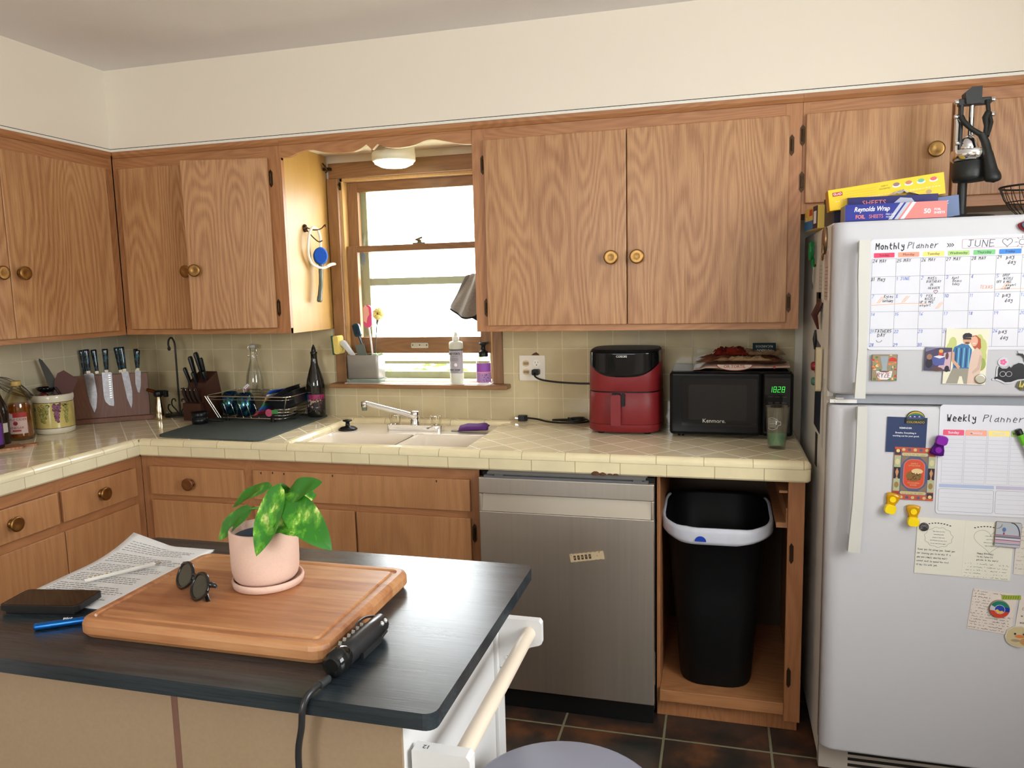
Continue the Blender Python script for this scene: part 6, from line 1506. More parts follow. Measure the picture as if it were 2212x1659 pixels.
b.tube([(jx-0.034, jy-0.014, 1.965), (jx-0.028, jy-0.02, 1.95), (jx-0.008, jy-0.03, 1.925), (jx+0.016, jy-0.038, 1.905)], [0.009, 0.008, 0.007, 0.008], 10); b.build('fork_lever', c)
b = MB(JB); b.tube(catmull([(jx+0.016, jy-0.04, 1.908), (jx+0.026, jy-0.044, 1.88), (jx+0.032, jy-0.05, 1.85), (jx+0.040, jy-0.056, 1.80), (jx+0.046, jy-0.06, 1.775), (jx+0.047, jy-0.061, 1.764)], 5), [0.011]*5+[0.0115]*5+[0.013, 0.014, 0.015, 0.016, 0.017]+[0.018, 0.0195, 0.021, 0.0215, 0.0215]+[0.021, 0.020, 0.018, 0.013, 0.006, 0.001], 16); b.build('handle_grip', c)
for x, z in ((jx-0.046, 2.008), (jx+0.050, 2.008), (jx-0.046, 1.966), (jx+0.050, 1.966), (jx-0.040, 1.89), (jx+0.04, 1.89)):
    b = MB(CHROME); b.lathe([(0.005, -0.006), (0.007, -0.004), (0.007, 0.004), (0.005, 0.006)], (x, jy-0.012, z), 12, 'x'); b.build('bolt', c)
# wire basket
c = root('wire_basket', (3.80, -0.66, ZTF), 'dark wire basket on the fridge at the right edge of the picture', 'basket')
WIRE = mat('dark_wire', srgb(56, 50, 44), rough=0.4, metal=0.7)
b = MB(WIRE)
ring = lambda r, z: [(3.80+r*math.cos(a), -0.66+r*math.sin(a)*0.9, z) for a in [2*PI*i/36 for i in range(37)]]
b.tube(ring(0.105, 1.748), 0.0032, 6, False); b.tube(ring(0.055, 1.665), 0.0025, 6, False); b.tube(ring(0.085, 1.705), 0.0018, 6, False)
for i in range(24):
    a = 2*PI*i/24; b.tube([(3.80+r*math.cos(a+(r-0.055)*4), -0.66+r*math.sin(a+(r-0.055)*4)*0.9, z) for r, z in ((0.055, 1.665), (0.078, 1.69), (0.093, 1.715), (0.105, 1.748))], 0.0012, 5)
for i in range(6): b.tube([(3.80-0.055+i*0.022, -0.66-0.04, 1.665), (3.80-0.055+i*0.022, -0.66+0.04, 1.665)], 0.0012, 5)
b.build('wire_bowl', c)
# ------------------------------------------------------------------ kitchen island cart
SLATE = wood('charcoal_painted_top', srgb(24, 31, 37), srgb(54, 62, 66), 'x', seed=15, contrast=1.1, rough=0.27, across=3, coat=0.2)
WCART = mat('white_cart_paint', srgb(226, 224, 222), rough=0.4)
c = root('kitchen_island', (2.03, -1.98, ZF), 'white kitchen cart with a dark painted wooden top', 'kitchen island')
IX0, IX1, IY0, IY1 = 1.552, 2.524, -2.282, -1.688
b = MB(SLATE); b.prism(rrect(IX0, IX1, IY0, IY1, 0.018, 5), 0.872, 0.898, 'xy'); top = b.build('tabletop', c, bevel=0.004, seg=3)
b = MB(mat('fibreboard_tan', srgb(158, 134, 106), rough=0.8, noise=0.05, nscale=160)); b.box(1.585, 2.058, -2.252, -2.246, ZF+0.06, 0.8715); b.box(2.070, 2.4585, -2.252, -2.246, ZF+0.06, 0.8715)
b.build('back_panel', c)
b = MB(mat('panel_seam', srgb(120, 84, 70), rough=0.7)); b.box(2.058, 2.070, -2.2525, -2.246, ZF+0.06, 0.8715); b.build('panel_seam', c)
b = MB(WCART); b.box(2.4405, 2.459, -2.2455, -1.782, ZF+0.06, 0.8715); b.box(1.585, 1.603, -2.2455, -1.782, ZF+0.06, 0.8715); b.box(1.6035, 2.44, -2.2455, -1.79, 0.10, 0.118); b.box(1.6035, 2.44, -1.80, -1.782, 0.118, 0.8715)
b.build('cabinet_body', c, bevel=0.001)
for x, y in ((2.452, -1.756), (1.595, -1.756), (2.452, -2.22), (1.595, -2.22)):
    b = MB(WCART)
    if y > -2: b.box(x-0.012, x+0.014, y-0.024, y+0.024, ZF, 0.8715)
    else: b.box(x-0.012, x+0.006, y-0.024, y+0.024, ZF, ZF+0.06)
    b.build('leg', c, bevel=0.001)
bp = [(2.4665, 0.700), (2.4665, 0.8085), (2.553, 0.8085), (2.558, 0.802), (2.558, 0.759), (2.552, 0.755), (2.535, 0.750), (2.512, 0.735), (2.495, 0.712), (2.488, 0.700)]
b = MB(WCART); b.prism(bp, -1.766, -1.748, 'xz'); fb = b.build('rail_bracket', c, bevel=0.0015)
b = MB(CHROME); b.lathe([(0.0045, 0), (0.0045, 0.0015), (0.001, 0.0015)], (2.483, -1.766, 0.723), 14, 'y'); b.build('screw', fb)
b = MB(WCART); b.prism([(x-0.0, z) for x, z in bp], -2.236, -2.212, 'xz'); nb = b.build('rail_bracket', c, bevel=0.0015)
b = MB(); b.use(BLKI); text(b, '12', Matrix.Translation((2.486, -2.224, 0.8088)) @ Matrix.Rotation(PI, 4, 'Z'), 0.012, BLKI); b.build('stamped_number', nb, label='small pencilled number on the bracket')
b = MB(mat('pale_rail_wood', srgb(226, 210, 190), rough=0.4, noise=0.06, nscale=12, stretch=(1, 0.1, 1))); b.tube([(2.531, -1.757, 0.780), (2.531, -2.2165, 0.780)], 0.0145, 20); b.build('towel_rail', c)
b = MB(mat('brad', srgb(70, 60, 50), rough=0.5)); b.box(2.425, 2.428, -2.2535, -2.252, 0.855, 0.8715); b.build('pencil_mark', c)

# stool
c = root('round_stool', (2.655, -2.03, ZF), 'round grey-topped stool beside the island, only its seat showing', 'stool')
b = MB(mat('stool_grey', srgb(132, 132, 146), rough=0.42)); b.lathe([(0.150, 0.585), (0.168, 0.590), (0.172, 0.602), (0.170, 0.614), (0.160, 0.620), (0.001, 0.6225)], (2.655, -2.03, 0), 56); b.build('seat', c)
for a in (45, 135, 225, 315):
    ca, sa = math.cos(math.radians(a)), math.sin(math.radians(a)); b = MB(C('stool_leg_grey', 120, 120, 130)); b.tube([(2.655+0.10*ca, -2.03+0.10*sa, 0.588), (2.655+0.145*ca, -2.03+0.145*sa, ZF)], 0.011, 10); b.build('leg', c)
b = MB(C('stool_leg_grey', 120, 120, 130)); b.tube([(2.655+0.124*math.cos(a), -2.03+0.124*math.sin(a), 0.22) for a in [2*PI*i/32 for i in range(33)]], 0.006, 8, False); b.build('footrest_ring', c)

# ------------------------------------------------------------------ cutting board
ZI = 0.898
def strip_wood(name, base, axis='x', n=9):
    m, nt, b = _new(name)
    tc = N(nt, 'ShaderNodeTexCoord'); sp = N(nt, 'ShaderNodeSeparateXYZ'); L(nt, tc.outputs['Object'], sp.inputs[0])
    q = N(nt, 'ShaderNodeMath', operation='MULTIPLY'); q.inputs[1].default_value = 1/0.042; L(nt, sp.outputs['Y'], q.inputs[0])
    fl = N(nt, 'ShaderNodeMath', operation='FLOOR'); L(nt, q.outputs[0], fl.inputs[0])
    wn = N(nt, 'ShaderNodeTexWhiteNoise', noise_dimensions='1D'); L(nt, fl.outputs[0], wn.inputs['W'])
    mp = N(nt, 'ShaderNodeMapping'); mp.inputs['Scale'].default_value = (2.0, 26, 26); L(nt, tc.outputs['Object'], mp.inputs['Vector'])
    nz = N(nt, 'ShaderNodeTexNoise', Scale=2.5, Detail=6.0, Roughness=0.65); L(nt, mp.outputs[0], nz.inputs['Vector'])
    n2 = N(nt, 'ShaderNodeTexNoise', Scale=7.0, Detail=4.0); L(nt, tc.outputs['Object'], n2.inputs['Vector'])
    a = N(nt, 'ShaderNodeMath', operation='MULTIPLY_ADD'); a.inputs[1].default_value = 0.40; L(nt, wn.outputs['Value'], a.inputs[0]); 
    a2 = N(nt, 'ShaderNodeMath', operation='MULTIPLY_ADD'); a2.inputs[1].default_value = 0.9; a2.inputs[2].default_value = -0.25; L(nt, nz.outputs['Fac'], a2.inputs[0]); L(nt, a2.outputs[0], a.inputs[2])
    a3 = N(nt, 'ShaderNodeMath', operation='MULTIPLY_ADD'); a3.inputs[1].default_value = 0.5; L(nt, n2.outputs['Fac'], a3.inputs[0]); L(nt, a.outputs[0], a3.inputs[2])
    cr = N(nt, 'ShaderNodeValToRGB'); e = cr.color_ramp.elements; e[0].position = 0.25; e[1].position = 1.0; e[0].color = c4(srgb(140, 84, 52)); e[1].color = c4(srgb(206, 156, 108)); k = e.new(0.6); k.color = c4(srgb(180, 122, 78))
    L(nt, a3.outputs[0], cr.inputs['Fac']); L(nt, cr.outputs['Color'], b.inputs['Base Color']); b.inputs['Roughness'].default_value = 0.42
    return m
BOARDM = strip_wood('laminated_board_wood', None)
c = root('cutting_board', (2.06, -2.015, ZI), 'large maple cutting board with a juice groove on the dark island top', 'cutting board', world=False)
W2, D2, H2 = 0.245, 0.178, 0.034
b = MB(BOARDM)
def rg(ins, z, r): return [(p[0], p[1], z) for p in rrect(-W2+ins, W2-ins, -D2+ins, D2-ins, r, 6)]
b.loft([rg(0.008, 0.0005, 0.022), rg(0.0, 0.010, 0.03), rg(0.0, 0.024, 0.03), rg(0.003, 0.031, 0.028), rg(0.009, 0.034, 0.024), rg(0.018, 0.034, 0.016), rg(0.021, 0.0305, 0.014), rg(0.027, 0.0305, 0.010), rg(0.030, 0.034, 0.008)], (True, True), True, False)
o = b.build('board', c, bevel=0.0)
c.rotation_euler = (0, 0, math.radians(0.0))
ZBD = ZI+0.0345

# ------------------------------------------------------------------ plant
PK = mat('blush_ceramic', srgb(220, 184, 166), rough=0.75, bump=0.15, bscale=500, noise=0.03, nscale=200)
px_, py_ = 2.056, -1.968
c = root('plant_pot', (px_, py_, ZBD), 'blush pink ceramic pot with saucer standing on the cutting board', 'plant pot')
b = MB(PK); b.lathe([(0.055, 0.0), (0.066, 0.003), (0.0680, 0.012), (0.0665, 0.0165), (0.063, 0.016), (0.062, 0.009), (0.001, 0.008)], (px_+0.006, py_-0.003, ZBD), 48, caps=(True, False)); b.build('saucer', c)
b = MB(PK); b.lathe([(0.048, 0.0095), (0.055, 0.011), (0.060, 0.018), (0.0630, 0.030), (0.0640, 0.045), (0.0645, 0.109), (0.0630, 0.1115), (0.0600, 0.1115), (0.0585, 0.108), (0.0585, 0.05), (0.04, 0.03), (0.001, 0.03)], (px_, py_, ZBD), 56, caps=(True, False)); b.build('pot_body', c)
b = MB(mat('nursery_pot', srgb(66, 78, 96), rough=0.45)); b.lathe([(0.042, 0.032), (0.052, 0.090), (0.0565, 0.092), (0.0565, 0.097), (0.053, 0.097), (0.050, 0.080), (0.001, 0.078)], (px_, py_, ZBD), 40, caps=(True, False)); b.build('inner_pot', c, label='slate blue plastic nursery pot')
b = MB(mat('potting_soil', srgb(52, 40, 30), rough=0.95, noise=0.4, nscale=120, bump=1.0, bscale=150)); b.lathe([(0.050, 0.079), (0.03, 0.084), (0.001, 0.086)], (px_, py_, ZBD), 24, caps=(True, False)); b.build('soil', c)
def leaf_mat():
    m, nt, b = _new('variegated_leaf')
    tc = N(nt, 'ShaderNodeTexCoord'); mp = N(nt, 'ShaderNodeMapping'); mp.inputs['Scale'].default_value = (26, 26, 10); L(nt, tc.outputs['Object'], mp.inputs['Vector'])
    nz = N(nt, 'ShaderNodeTexNoise', Scale=1.0, Detail=5.0, Roughness=0.6); L(nt, mp.outputs[0], nz.inputs['Vector'])
    cr = N(nt, 'ShaderNodeValToRGB'); e = cr.color_ramp.elements
    e[0].position = 0.50; e[0].color = c4(srgb(46, 116, 28)); e[1].position = 0.67; e[1].color = c4(srgb(236, 232, 178)); k = e.new(0.58); k.color = c4(srgb(92, 158, 40)); k2 = e.new(0.63); k2.color = c4(srgb(190, 210, 110))
    L(nt, nz.outputs['Fac'], cr.inputs['Fac']); L(nt, cr.outputs['Color'], b.inputs['Base Color'])
    b.inputs['Roughness'].default_value = 0.33; b.inputs['Transmission Weight'].default_value = 0.0
    b.inputs['Subsurface Weight'].default_value = 0.0
    return m
LEAF = leaf_mat(); STEM = mat('stem_green', srgb(86, 150, 50), rough=0.5)
pl = root('pothos_plant', (px_, py_, ZBD+0.08), 'variegated green pothos plant growing from the pink pot', 'plant')
def leaf(base, tip, width, up=(0, 0, 1), fold=0.25, droop=0.0, roll=0.0, stem_from=None):
    B, Tp = Vector(base), Vector(tip); ax = (Tp-B); ln_ = ax.length; ax.normalize()
    U = Vector(up); U = (U-ax*U.dot(ax)).normalized(); S = ax.cross(U).normalized()
    if roll: Rm_ = Matrix.Rotation(roll, 3, ax); U = Rm_ @ U; S = Rm_ @ S
    def fn(u, v):
        t = v; s = 2*u-1
        wv = 1.95*(max(t, 0.0)**0.55)*((1-t)**0.85)*(1.0)+0.0
        heart_ = -0.06*ln_*abs(s)*max(0, 1-t*5)
        w_ = width*min(1.0, wv)
        p = B+ax*(ln_*t+heart_)+S*(s*w_)+U*(-droop*ln_*(t**2)*1.0+droop*ln_*t+fold*abs(s)*w_+0.006*math.sin(t*9+s*2)*w_/max(width, 1e-5)*0.5)
        return p
    b = MB(LEAF); b.grid(fn, 10, 16); return b.build('leaf', pl)
def stem(a, m_, z):
    b = MB(STEM); b.tube(catmull([a, m_, z], 6), 0.0022, 7); b.build('stem', pl)
pc = Vector((px_, py_, ZBD+0.078))
def W(px, pz, py): return Vector((px, py, pz))
UPF = (0, -1, 0.35)
# (base, tip, half width, facing, fold, droop)
leaf(W(2.125, 1.112, -1.985), W(2.205, 1.146, -1.995), 0.030, (0.1, -0.75, 0.7), 0.15, 0.22); stem(pc+Vector((0.02, 0, 0)), W(2.10, 1.075, -1.97), W(2.125, 1.112, -1.985))
leaf(W(2.112, 1.132, -1.995), W(2.100, 1.020, -2.060), 0.035, (0.0, -1, 0.25), 0.18, -0.12); stem(pc+Vector((0.0, 0.0, 0)), W(2.09, 1.10, -1.965), W(2.112, 1.128, -1.995))
leaf(W(2.112, 1.128, -1.990), W(2.118, 1.064, -2.035), 0.016, (0.5, -0.8, 0.2), 0.3, -0.1, 0.5)
leaf(W(2.128, 1.114, -1.995), W(2.245, 1.036, -2.045), 0.041, (0.15, -0.9, 0.5), 0.15, 0.20); stem(pc+Vector((0.03, -0.01, 0)), W(2.11, 1.10, -1.975), W(2.128, 1.114, -1.995))
leaf(W(2.068, 1.120, -1.955), W(1.972, 1.070, -1.945), 0.026, (-0.3, -0.6, 0.8), 0.2, 0.26); stem(pc+Vector((-0.01, 0.02, 0)), W(2.07, 1.09, -1.955), W(2.068, 1.120, -1.955))
leaf(W(2.030, 1.078, -1.968), W(1.957, 1.012, -1.975), 0.027, (-0.35, -0.85, 0.4), 0.2, 0.22); stem(pc+Vector((0.0, 0.01, 0)), W(2.05, 1.075, -1.965), W(2.030, 1.078, -1.968))
leaf(W(2.075, 1.085, -1.990), W(2.155, 1.045, -2.010), 0.028, (0.1, -0.7, 0.75), 0.25, 0.12); stem(pc, W(2.07, 1.05, -1.98), W(2.075, 1.085, -1.990))
leaf(W(2.118, 1.105, -1.965), W(2.150, 1.100, -1.925), 0.026, (0.1, -0.8, 0.6), 0.1, 0.25); stem(pc+Vector((0.01, 0.02, 0)), W(2.10, 1.08, -1.95), W(2.118, 1.105, -1.965))
leaf(W(2.122, 1.098, -1.970), W(2.105, 1.135, -1.975), 0.020, (0.1, -1, 0.2), 0.2, 0.1)

# ------------------------------------------------------------------ papers, pen, phone, marker
PRN = C('print_grey_text', 120, 120, 124)
c = root('printed_sheet', (1.65, -1.91, ZI), 'printed paper sheet lying partly under the cutting board', 'paper')
def sheetfn(u, v):
    x = 1.553+0.215*u; y = -2.085+0.342*v
    lift = 0.028*max(0, 1-u*2.2)*max(0, (v-0.55)/0.45)**2
    return (x-0.010*max(0, 1-u*2)*v, y, ZI+0.0012+lift)
b = MB(PAPER); b.grid(sheetfn, 14, 20); b.build('sheet', c, solid=0.0004)
b = MB(); rnd = random.Random(12)
for k in range(36):
    v = 0.03+k*0.0262
    if k % 6 == 5: continue
    u = 0.08; u1 = rnd.uniform(0.75, 0.93) if k % 6 != 4 else 0.5
    seg_ = []
    while u < u1:
        w_ = rnd.uniform(0.02, 0.06)
        p0, p1 = Vector(sheetfn(u, v)), Vector(sheetfn(min(u+w_, u1), v)); up = Vector((0, 0, 0.0006))
        b.use(PRN); b.add([p0+up, p1+up, p1+up+Vector((0, 0.0022, 0)), p0+up+Vector((0, 0.0022, 0))], [(0, 1, 2, 3)], False)
        u += w_+0.012
b.build('printed_text', c)
c = root('printed_sheet', (1.66, -1.90, ZI), 'second printed sheet just under the top paper, peeking out beside the board', 'paper')
b = MB(PAPER); b.X = XF((1.672, -1.905, ZI+0.0003), math.radians(2)); b.box(-0.105, 0.105, -0.165, 0.150, 0, 0.0004); b.build('sheet', c)
c = root('pen', (1.67, -1.92, ZI), 'clear click pen with a silver tip lying on the printed sheet', 'pen')
pa, pb = Vector((1.632, -1.985, ZI+0.0085)), Vector((1.716, -1.856, ZI+0.0085))
b = MB(mat('pen_white', srgb(220, 216, 208), rough=0.25)); b.tube([pa, pa.lerp(pb, 0.9)], 0.0048, 12); b.build('barrel', c)
b = MB(mat('pen_silver', srgb(200, 196, 190), rough=0.2, metal=1.0)); b.tube([pa.lerp(pb, 0.9), pa.lerp(pb, 0.97), pb], [0.005, 0.0035, 0.001], 10); b.build('tip', c)
b = MB(mat('pen_gold_print', srgb(190, 150, 70), rough=0.4))
for k in range(7): q = pa.lerp(pb, 0.03+k*0.05); b.ball(q+Vector((0, 0, 0.004)), 0.0018+0.0008*(k % 2), 6, 4)
b.build('printed_trim', c)
c = root('smartphone', (1.66, -2.12, ZI), 'black smartphone lying face up at the left edge of the island', 'phone')
b = MB(mat('phone_case', (0.012, 0.011, 0.011), rough=0.35)); R = []
ph = [(1.735, -2.035), (1.568, -2.060), (1.545, -2.142), (1.710, -2.118)]
a0 = math.radians(8.5)
b.X = XF((1.658, -2.090, ZI+0.0068), math.radians(9.5)); b.prism(rrect(-0.080, 0.080, -0.040, 0.040, 0.011, 6), 0, 0.011, 'xy'); b.build('body', c, bevel=0.003, seg=3)
b = MB(mat('phone_screen', (0.006, 0.006, 0.007), rough=0.05)); b.X = XF((1.658, -2.090, ZI+0.0068), math.radians(9.5)); b.prism(rrect(-0.076, 0.076, -0.036, 0.036, 0.009, 6), 0.0111, 0.0116, 'xy'); b.build('screen', c)
b = MB(mat('phone_case', (0.012, 0.011, 0.011))); b.X = XF((1.658, -2.090, ZI), math.radians(9.5)); b.box(-0.07, 0.07, -0.034, 0.034, 0.0005, 0.0067); b.build('back_grip', c)
c = root('blue_marker', (1.74, -2.16, ZI), 'metallic blue marker beside the phone at the left of the island', 'marker')
ma, mb_ = Vector((1.717, -2.185, ZI+0.0068)), Vector((1.810, -2.122, ZI+0.0068))
BM = mat('marker_blue_metal', srgb(16, 90, 160), rough=0.25, metal=0.6)
b = MB(BM); b.tube([ma, ma.lerp(mb_, 0.02), ma.lerp(mb_, 0.98)], [0.0055, 0.0066, 0.0066], 14); b.build('barrel', c)
b = MB(MATS['print_white']); Mk = Matrix.Translation(ma.lerp(mb_, 0.48)+Vector((0, 0, 0.0069))) @ Matrix.Rotation(math.atan2(mb_.y-ma.y, mb_.x-ma.x), 4, 'Z') @ Matrix.Rotation(math.radians(25), 4, 'X'); text(b, 'Pilot', Mk, 0.0085, MATS['print_white'], bold=0.02); b.build('lettering', c)
# sunglasses
c = root('sunglasses', (1.940, -2.055, ZBD), 'folded black sunglasses resting on the cutting board', 'sunglasses', world=False); c.rotation_euler = (0, 0, math.radians(-33)); c.scale = (1.15, 1.15, 1.15)
SGF = mat('sunglass_frame', (0.012, 0.011, 0.010), rough=0.15); SGL = mat('sunglass_lens', (0.03, 0.026, 0.022), rough=0.04)
tl = Matrix.Rotation(math.radians(-28), 4, 'X')
def lens(cx_):
    return [(cx_+0.0285*math.cos(a)*(1.0+0.06*math.cos(3*a)), 0.024+0.0215*math.sin(a)*(1.0 if math.sin(a) < 0 else 0.88)) for a in [2*PI*i/30 for i in range(30)]]
for s in (-1, 1):
    pts = [(p[0], 0, p[1]) for p in lens(s*0.034)]
    b = MB(SGF); b.X = tl; b.tube([Vector(p) for p in pts+pts[:1]], 0.0030, 8, False); b.build('frame_rim', c)
    b = MB(SGL); b.X = tl; b.prism([(p[0], p[2]) for p in pts], -0.0008, 0.0008, 'xz'); b.build('lens', c)
    b = MB(SGF); b.X = tl; b.tube([(s*0.058, 0, 0.034), (s*0.066, 0.004, 0.035), (s*0.066, 0.010, 0.034)], [0.004, 0.0045, 0.003], 8); b.tube([(s*0.066, 0.010, 0.034), (s*0.03, 0.014+0.004*s, 0.026), (-s*0.035, 0.017+0.004*s, 0.016), (-s*0.055, 0.018+0.004*s, 0.006)], [0.003, 0.0028, 0.003, 0.0035], 8); b.build('temple_arm', c)
b = MB(SGF); b.X = tl; b.tube([(-0.010, 0, 0.030), (0, -0.001, 0.034), (0.010, 0, 0.030)], 0.0022, 8); b.build('bridge', c)
# black flashlight tool leaning on the board edge
c = root('black_folding_tool', (2.34, -2.13, ZI), 'black handheld tool with a chunky round end beside the cutting board', 'tool', world=False); c.rotation_euler = (0, 0, math.radians(90-2.5))
TB = mat('tool_black', (0.02, 0.02, 0.021), rough=0.30)
b = MB(TB); R = []
for x, w_, h_ in ((-0.070, 0.012, 0.014), (-0.066, 0.015, 0.017), (-0.03, 0.0165, 0.019), (0.02, 0.0165, 0.019), (0.066, 0.015, 0.017), (0.070, 0.012, 0.014)):
    R.append([(x, w_*math.cos(a), 0.021+h_*math.sin(a)) for a in [2*PI*i/20 for i in range(20)]])
b.loft(R); b.build('handle', c)
b = MB(mat('tool_gloss', (0.008, 0.008, 0.008), rough=0.1)); R = []
for x, r in ((-0.098, 0.013), (-0.094, 0.020), (-0.070, 0.0215), (-0.056, 0.016)): R.append([(x, r*0.9*math.cos(a), 0.0225+r*math.sin(a)) for a in [2*PI*i/20 for i in range(20)]])
b.loft(R); b.build('end_cap', c)
b = MB(mat('tool_rivet', srgb(190, 188, 186), rough=0.3, metal=0.4))
for x in (0.046, 0.058): b.ball((x, -0.0125, 0.030), 0.0042, 12, 8)
b.build('rivet', c)
b = MB(mat('tool_teeth', srgb(160, 156, 150), rough=0.25, metal=0.9))
for k in range(6): b.cbox((-0.05+k*0.014, 0.010, 0.037), (0.008, 0.006, 0.006), Matrix.Rotation(0.5, 3, 'Y'))
b.build('serrated_edge', c)
b = MB(TB); b.cbox((-0.004, -0.0185, 0.012), (0.062, 0.005, 0.010)); b.tube([(0.02, -0.019, 0.012), (0.05, -0.018, 0.016)], 0.003, 6); b.build('belt_clip', c)
b = MB(TB); b.tube(catmull([(0.07, 0.012, 0.03), (0.05, 0.020, 0.036), (0.02, 0.018, 0.040), (0.0, 0.014, 0.037)], 4), 0.0022, 6); b.build('wrist_loop', c)
# hanging cord
c = root('black_cable', (2.335, -2.26, ZI), 'black cable with a capped end hanging over the front edge of the island', 'cable')
b = MB(TB); cp = [(2.330, -2.252, ZI+0.0075), (2.329, -2.262, ZI+0.0085), (2.325, -2.282, ZI+0.004), (2.322, -2.2925, ZI-0.012), (2.319, -2.2935, ZI-0.04), (2.310, -2.292, ZI-0.085), (2.311, -2.291, ZI-0.16), (2.318, -2.289, ZI-0.26), (2.312, -2.285, ZI-0.42), (2.316, -2.28, ZI-0.70), (2.32, -2.30, ZF+0.008), (2.36, -2.36, ZF+0.006)]
b.tube(catmull(cp, 6), 0.0050, 10); b.build('cable', c)
b = MB(mat('cable_cap', (0.04, 0.04, 0.042), rough=0.3)); b.tube([(2.3305, -2.256, ZI+0.008), (2.3340, -2.236, ZI+0.008), (2.3343, -2.233, ZI+0.008)], [0.0062, 0.0062, 0.004], 12); b.build('end_cap', c)
# ------------------------------------------------------------------ drying mat + rack
ZM = ZT+0.0005
c = root('drying_mat', (0.9, -0.32, ZM), 'dark green-grey drying mat covering the counter left of the sink', 'drying mat')
def poly_round(P_, r, n=5):
    out = []; m_ = len(P_)
    for i in range(m_):
        p = Vector(P_[i]); a = (Vector(P_[i-1])-p).normalized(); b_ = (Vector(P_[(i+1) % m_])-p).normalized()
        for k in range(n+1):
            t = k/n; q = p+a*r*(1-t)**2+b_*r*t**2; out.append((q.x, q.y))
    return out
MATG = mat('mat_microfibre', srgb(68, 76, 72), rough=0.9, noise=0.12, nscale=60, bump=0.6, bscale=240)
b = MB(MATG); b.prism(poly_round([(0.648, -0.612), (1.165, -0.648), (1.135, -0.02), (0.60, -0.02)], 0.05), ZM, ZM+0.007, 'xy'); b.build('mat', c, bevel=0.003)
b = MB(C('mat_tag', 40, 52, 58)); b.X = XF((1.015, -0.165, ZM+0.0072), 0.1); b.box(-0.03, 0.03, -0.022, 0.022, 0, 0.0008); b.build('care_tag', c)
ZMM = ZM+0.0072
CHW = mat('rack_chrome_wire', (0.75, 0.74, 0.70), rough=0.12, metal=1.0)
c = root('dish_rack', (0.86, -0.15, ZMM), 'chrome wire dish rack standing on the drying mat', 'dish rack')
def rrz(x0, x1, y0, y1, z, r): p = [(q[0], q[1], z) for q in rrect(x0, x1, y0, y1, r, 6)]; return p+[p[0]]
b = MB(CHW)
b.tube(rrz(0.640, 1.070, -0.275, -0.030, 1.037, 0.03), 0.0030, 8, False)
b.tube(rrz(0.652, 1.058, -0.270, -0.035, 1.022, 0.03), 0.0016, 6, False)
b.tube(rrz(0.700, 1.030, -0.255, -0.045, 0.936, 0.03), 0.0028, 8, False)
for k, z in enumerate((0.952, 0.966, 0.980)): b.tube([(0.99, -0.262, z), (1.035+0.004*k, -0.258, z), (1.045+0.004*k, -0.24, z), (1.045+0.004*k, -0.05, z)], 0.0015, 6)
for x in (0.735, 0.775, 0.815, 0.855, 0.895): b.tube([(x-0.012, -0.262, 1.0), (x-0.008, -0.262, 1.004), (x-0.004, -0.262, 1.0), (x+0.012, -0.256, 0.937), (x+0.012, -0.045, 0.937)], 0.0013, 6)
for x in (0.74, 0.79, 0.84, 0.89, 0.94, 0.99): b.tube([(x, -0.255, 0.937), (x, -0.045, 0.937)], 0.0013, 6)
for x in (0.66, 0.672): b.tube([(x-0.018, -0.272, 1.037), (x+0.035, -0.256, 0.936)], 0.0030, 8)
b.tube([(1.058, -0.268, 1.037), (1.026, -0.252, 0.936)], 0.0026, 8); b.tube([(1.064, -0.05, 1.037), (1.028, -0.06, 0.936)], 0.0026, 8); b.tube([(0.646, -0.04, 1.037), (0.704, -0.06, 0.936)], 0.0026, 8)
b.build('wire_basket', c)
for x, y in ((0.975, -0.252), (0.735, -0.245), (0.975, -0.06), (0.735, -0.06)):
    b = MB(BLACKP); b.lathe([(0.010, 0), (0.010, 0.021)], (x, y, ZMM), 12); b.build('rubber_foot', c)
ZR = 0.9392
def irid():
    m, nt, b = _new('iridescent_glass')
    tc = N(nt, 'ShaderNodeTexCoord'); nz = N(nt, 'ShaderNodeTexNoise', Scale=16.0, Detail=2.0, Distortion=1.5); L(nt, tc.outputs['Object'], nz.inputs['Vector'])
    cr = N(nt, 'ShaderNodeValToRGB'); e = cr.color_ramp.elements; e[0].position = 0.35; e[0].color = c4(srgb(26, 34, 52)); e[1].position = 0.72; e[1].color = c4(srgb(150, 90, 190))
    for p_, col in ((0.45, (20, 50, 90)), (0.53, (40, 96, 110)), (0.60, (60, 120, 80)), (0.66, (60, 60, 180))):
        k = e.new(p_); k.color = c4(srgb(*col))
    L(nt, nz.outputs['Fac'], cr.inputs['Fac']); L(nt, cr.outputs['Color'], b.inputs['Base Color'])
    b.inputs['Metallic'].default_value = 0.75; b.inputs['Roughness'].default_value = 0.10
    return m
IRI = irid()
def tumbler(x, y, label, straw=False):
    c = root('stemless_glass', (x, y, ZR), label, 'glass', 'iridescent glasses in the dish rack')
    b = MB(IRI); b.lathe([(0.025, 0.0), (0.038, 0.006), (0.047, 0.03), (0.048, 0.05), (0.042, 0.078), (0.031, 0.100), (0.028, 0.104), (0.027, 0.102), (0.040, 0.076), (0.045, 0.05), (0.036, 0.012), (0.001, 0.008)], (x, y, ZR), 32, caps=(True, False)); b.build('glass_body', c)
    if straw: b = MB(CHROME); b.tube([(x+0.004, y+0.004, ZR+0.012), (x-0.008, y+0.002, ZR+0.128)], 0.0028, 8); b.build('straw', c)
tumbler(0.697, -0.160, 'round iridescent blue glass at the back left of the dish rack')
tumbler(0.802, -0.200, 'round iridescent blue glass with a metal straw, front of the dish rack', True)
c = root('cutting_mats', (0.90, -0.16, ZR), 'colourful flexible cutting mat standing in the dish rack', 'cutting mat')
cm_cols = ((180, 60, 80), (60, 110, 190), (70, 150, 110), (230, 170, 100), (230, 220, 210), (40, 90, 190))
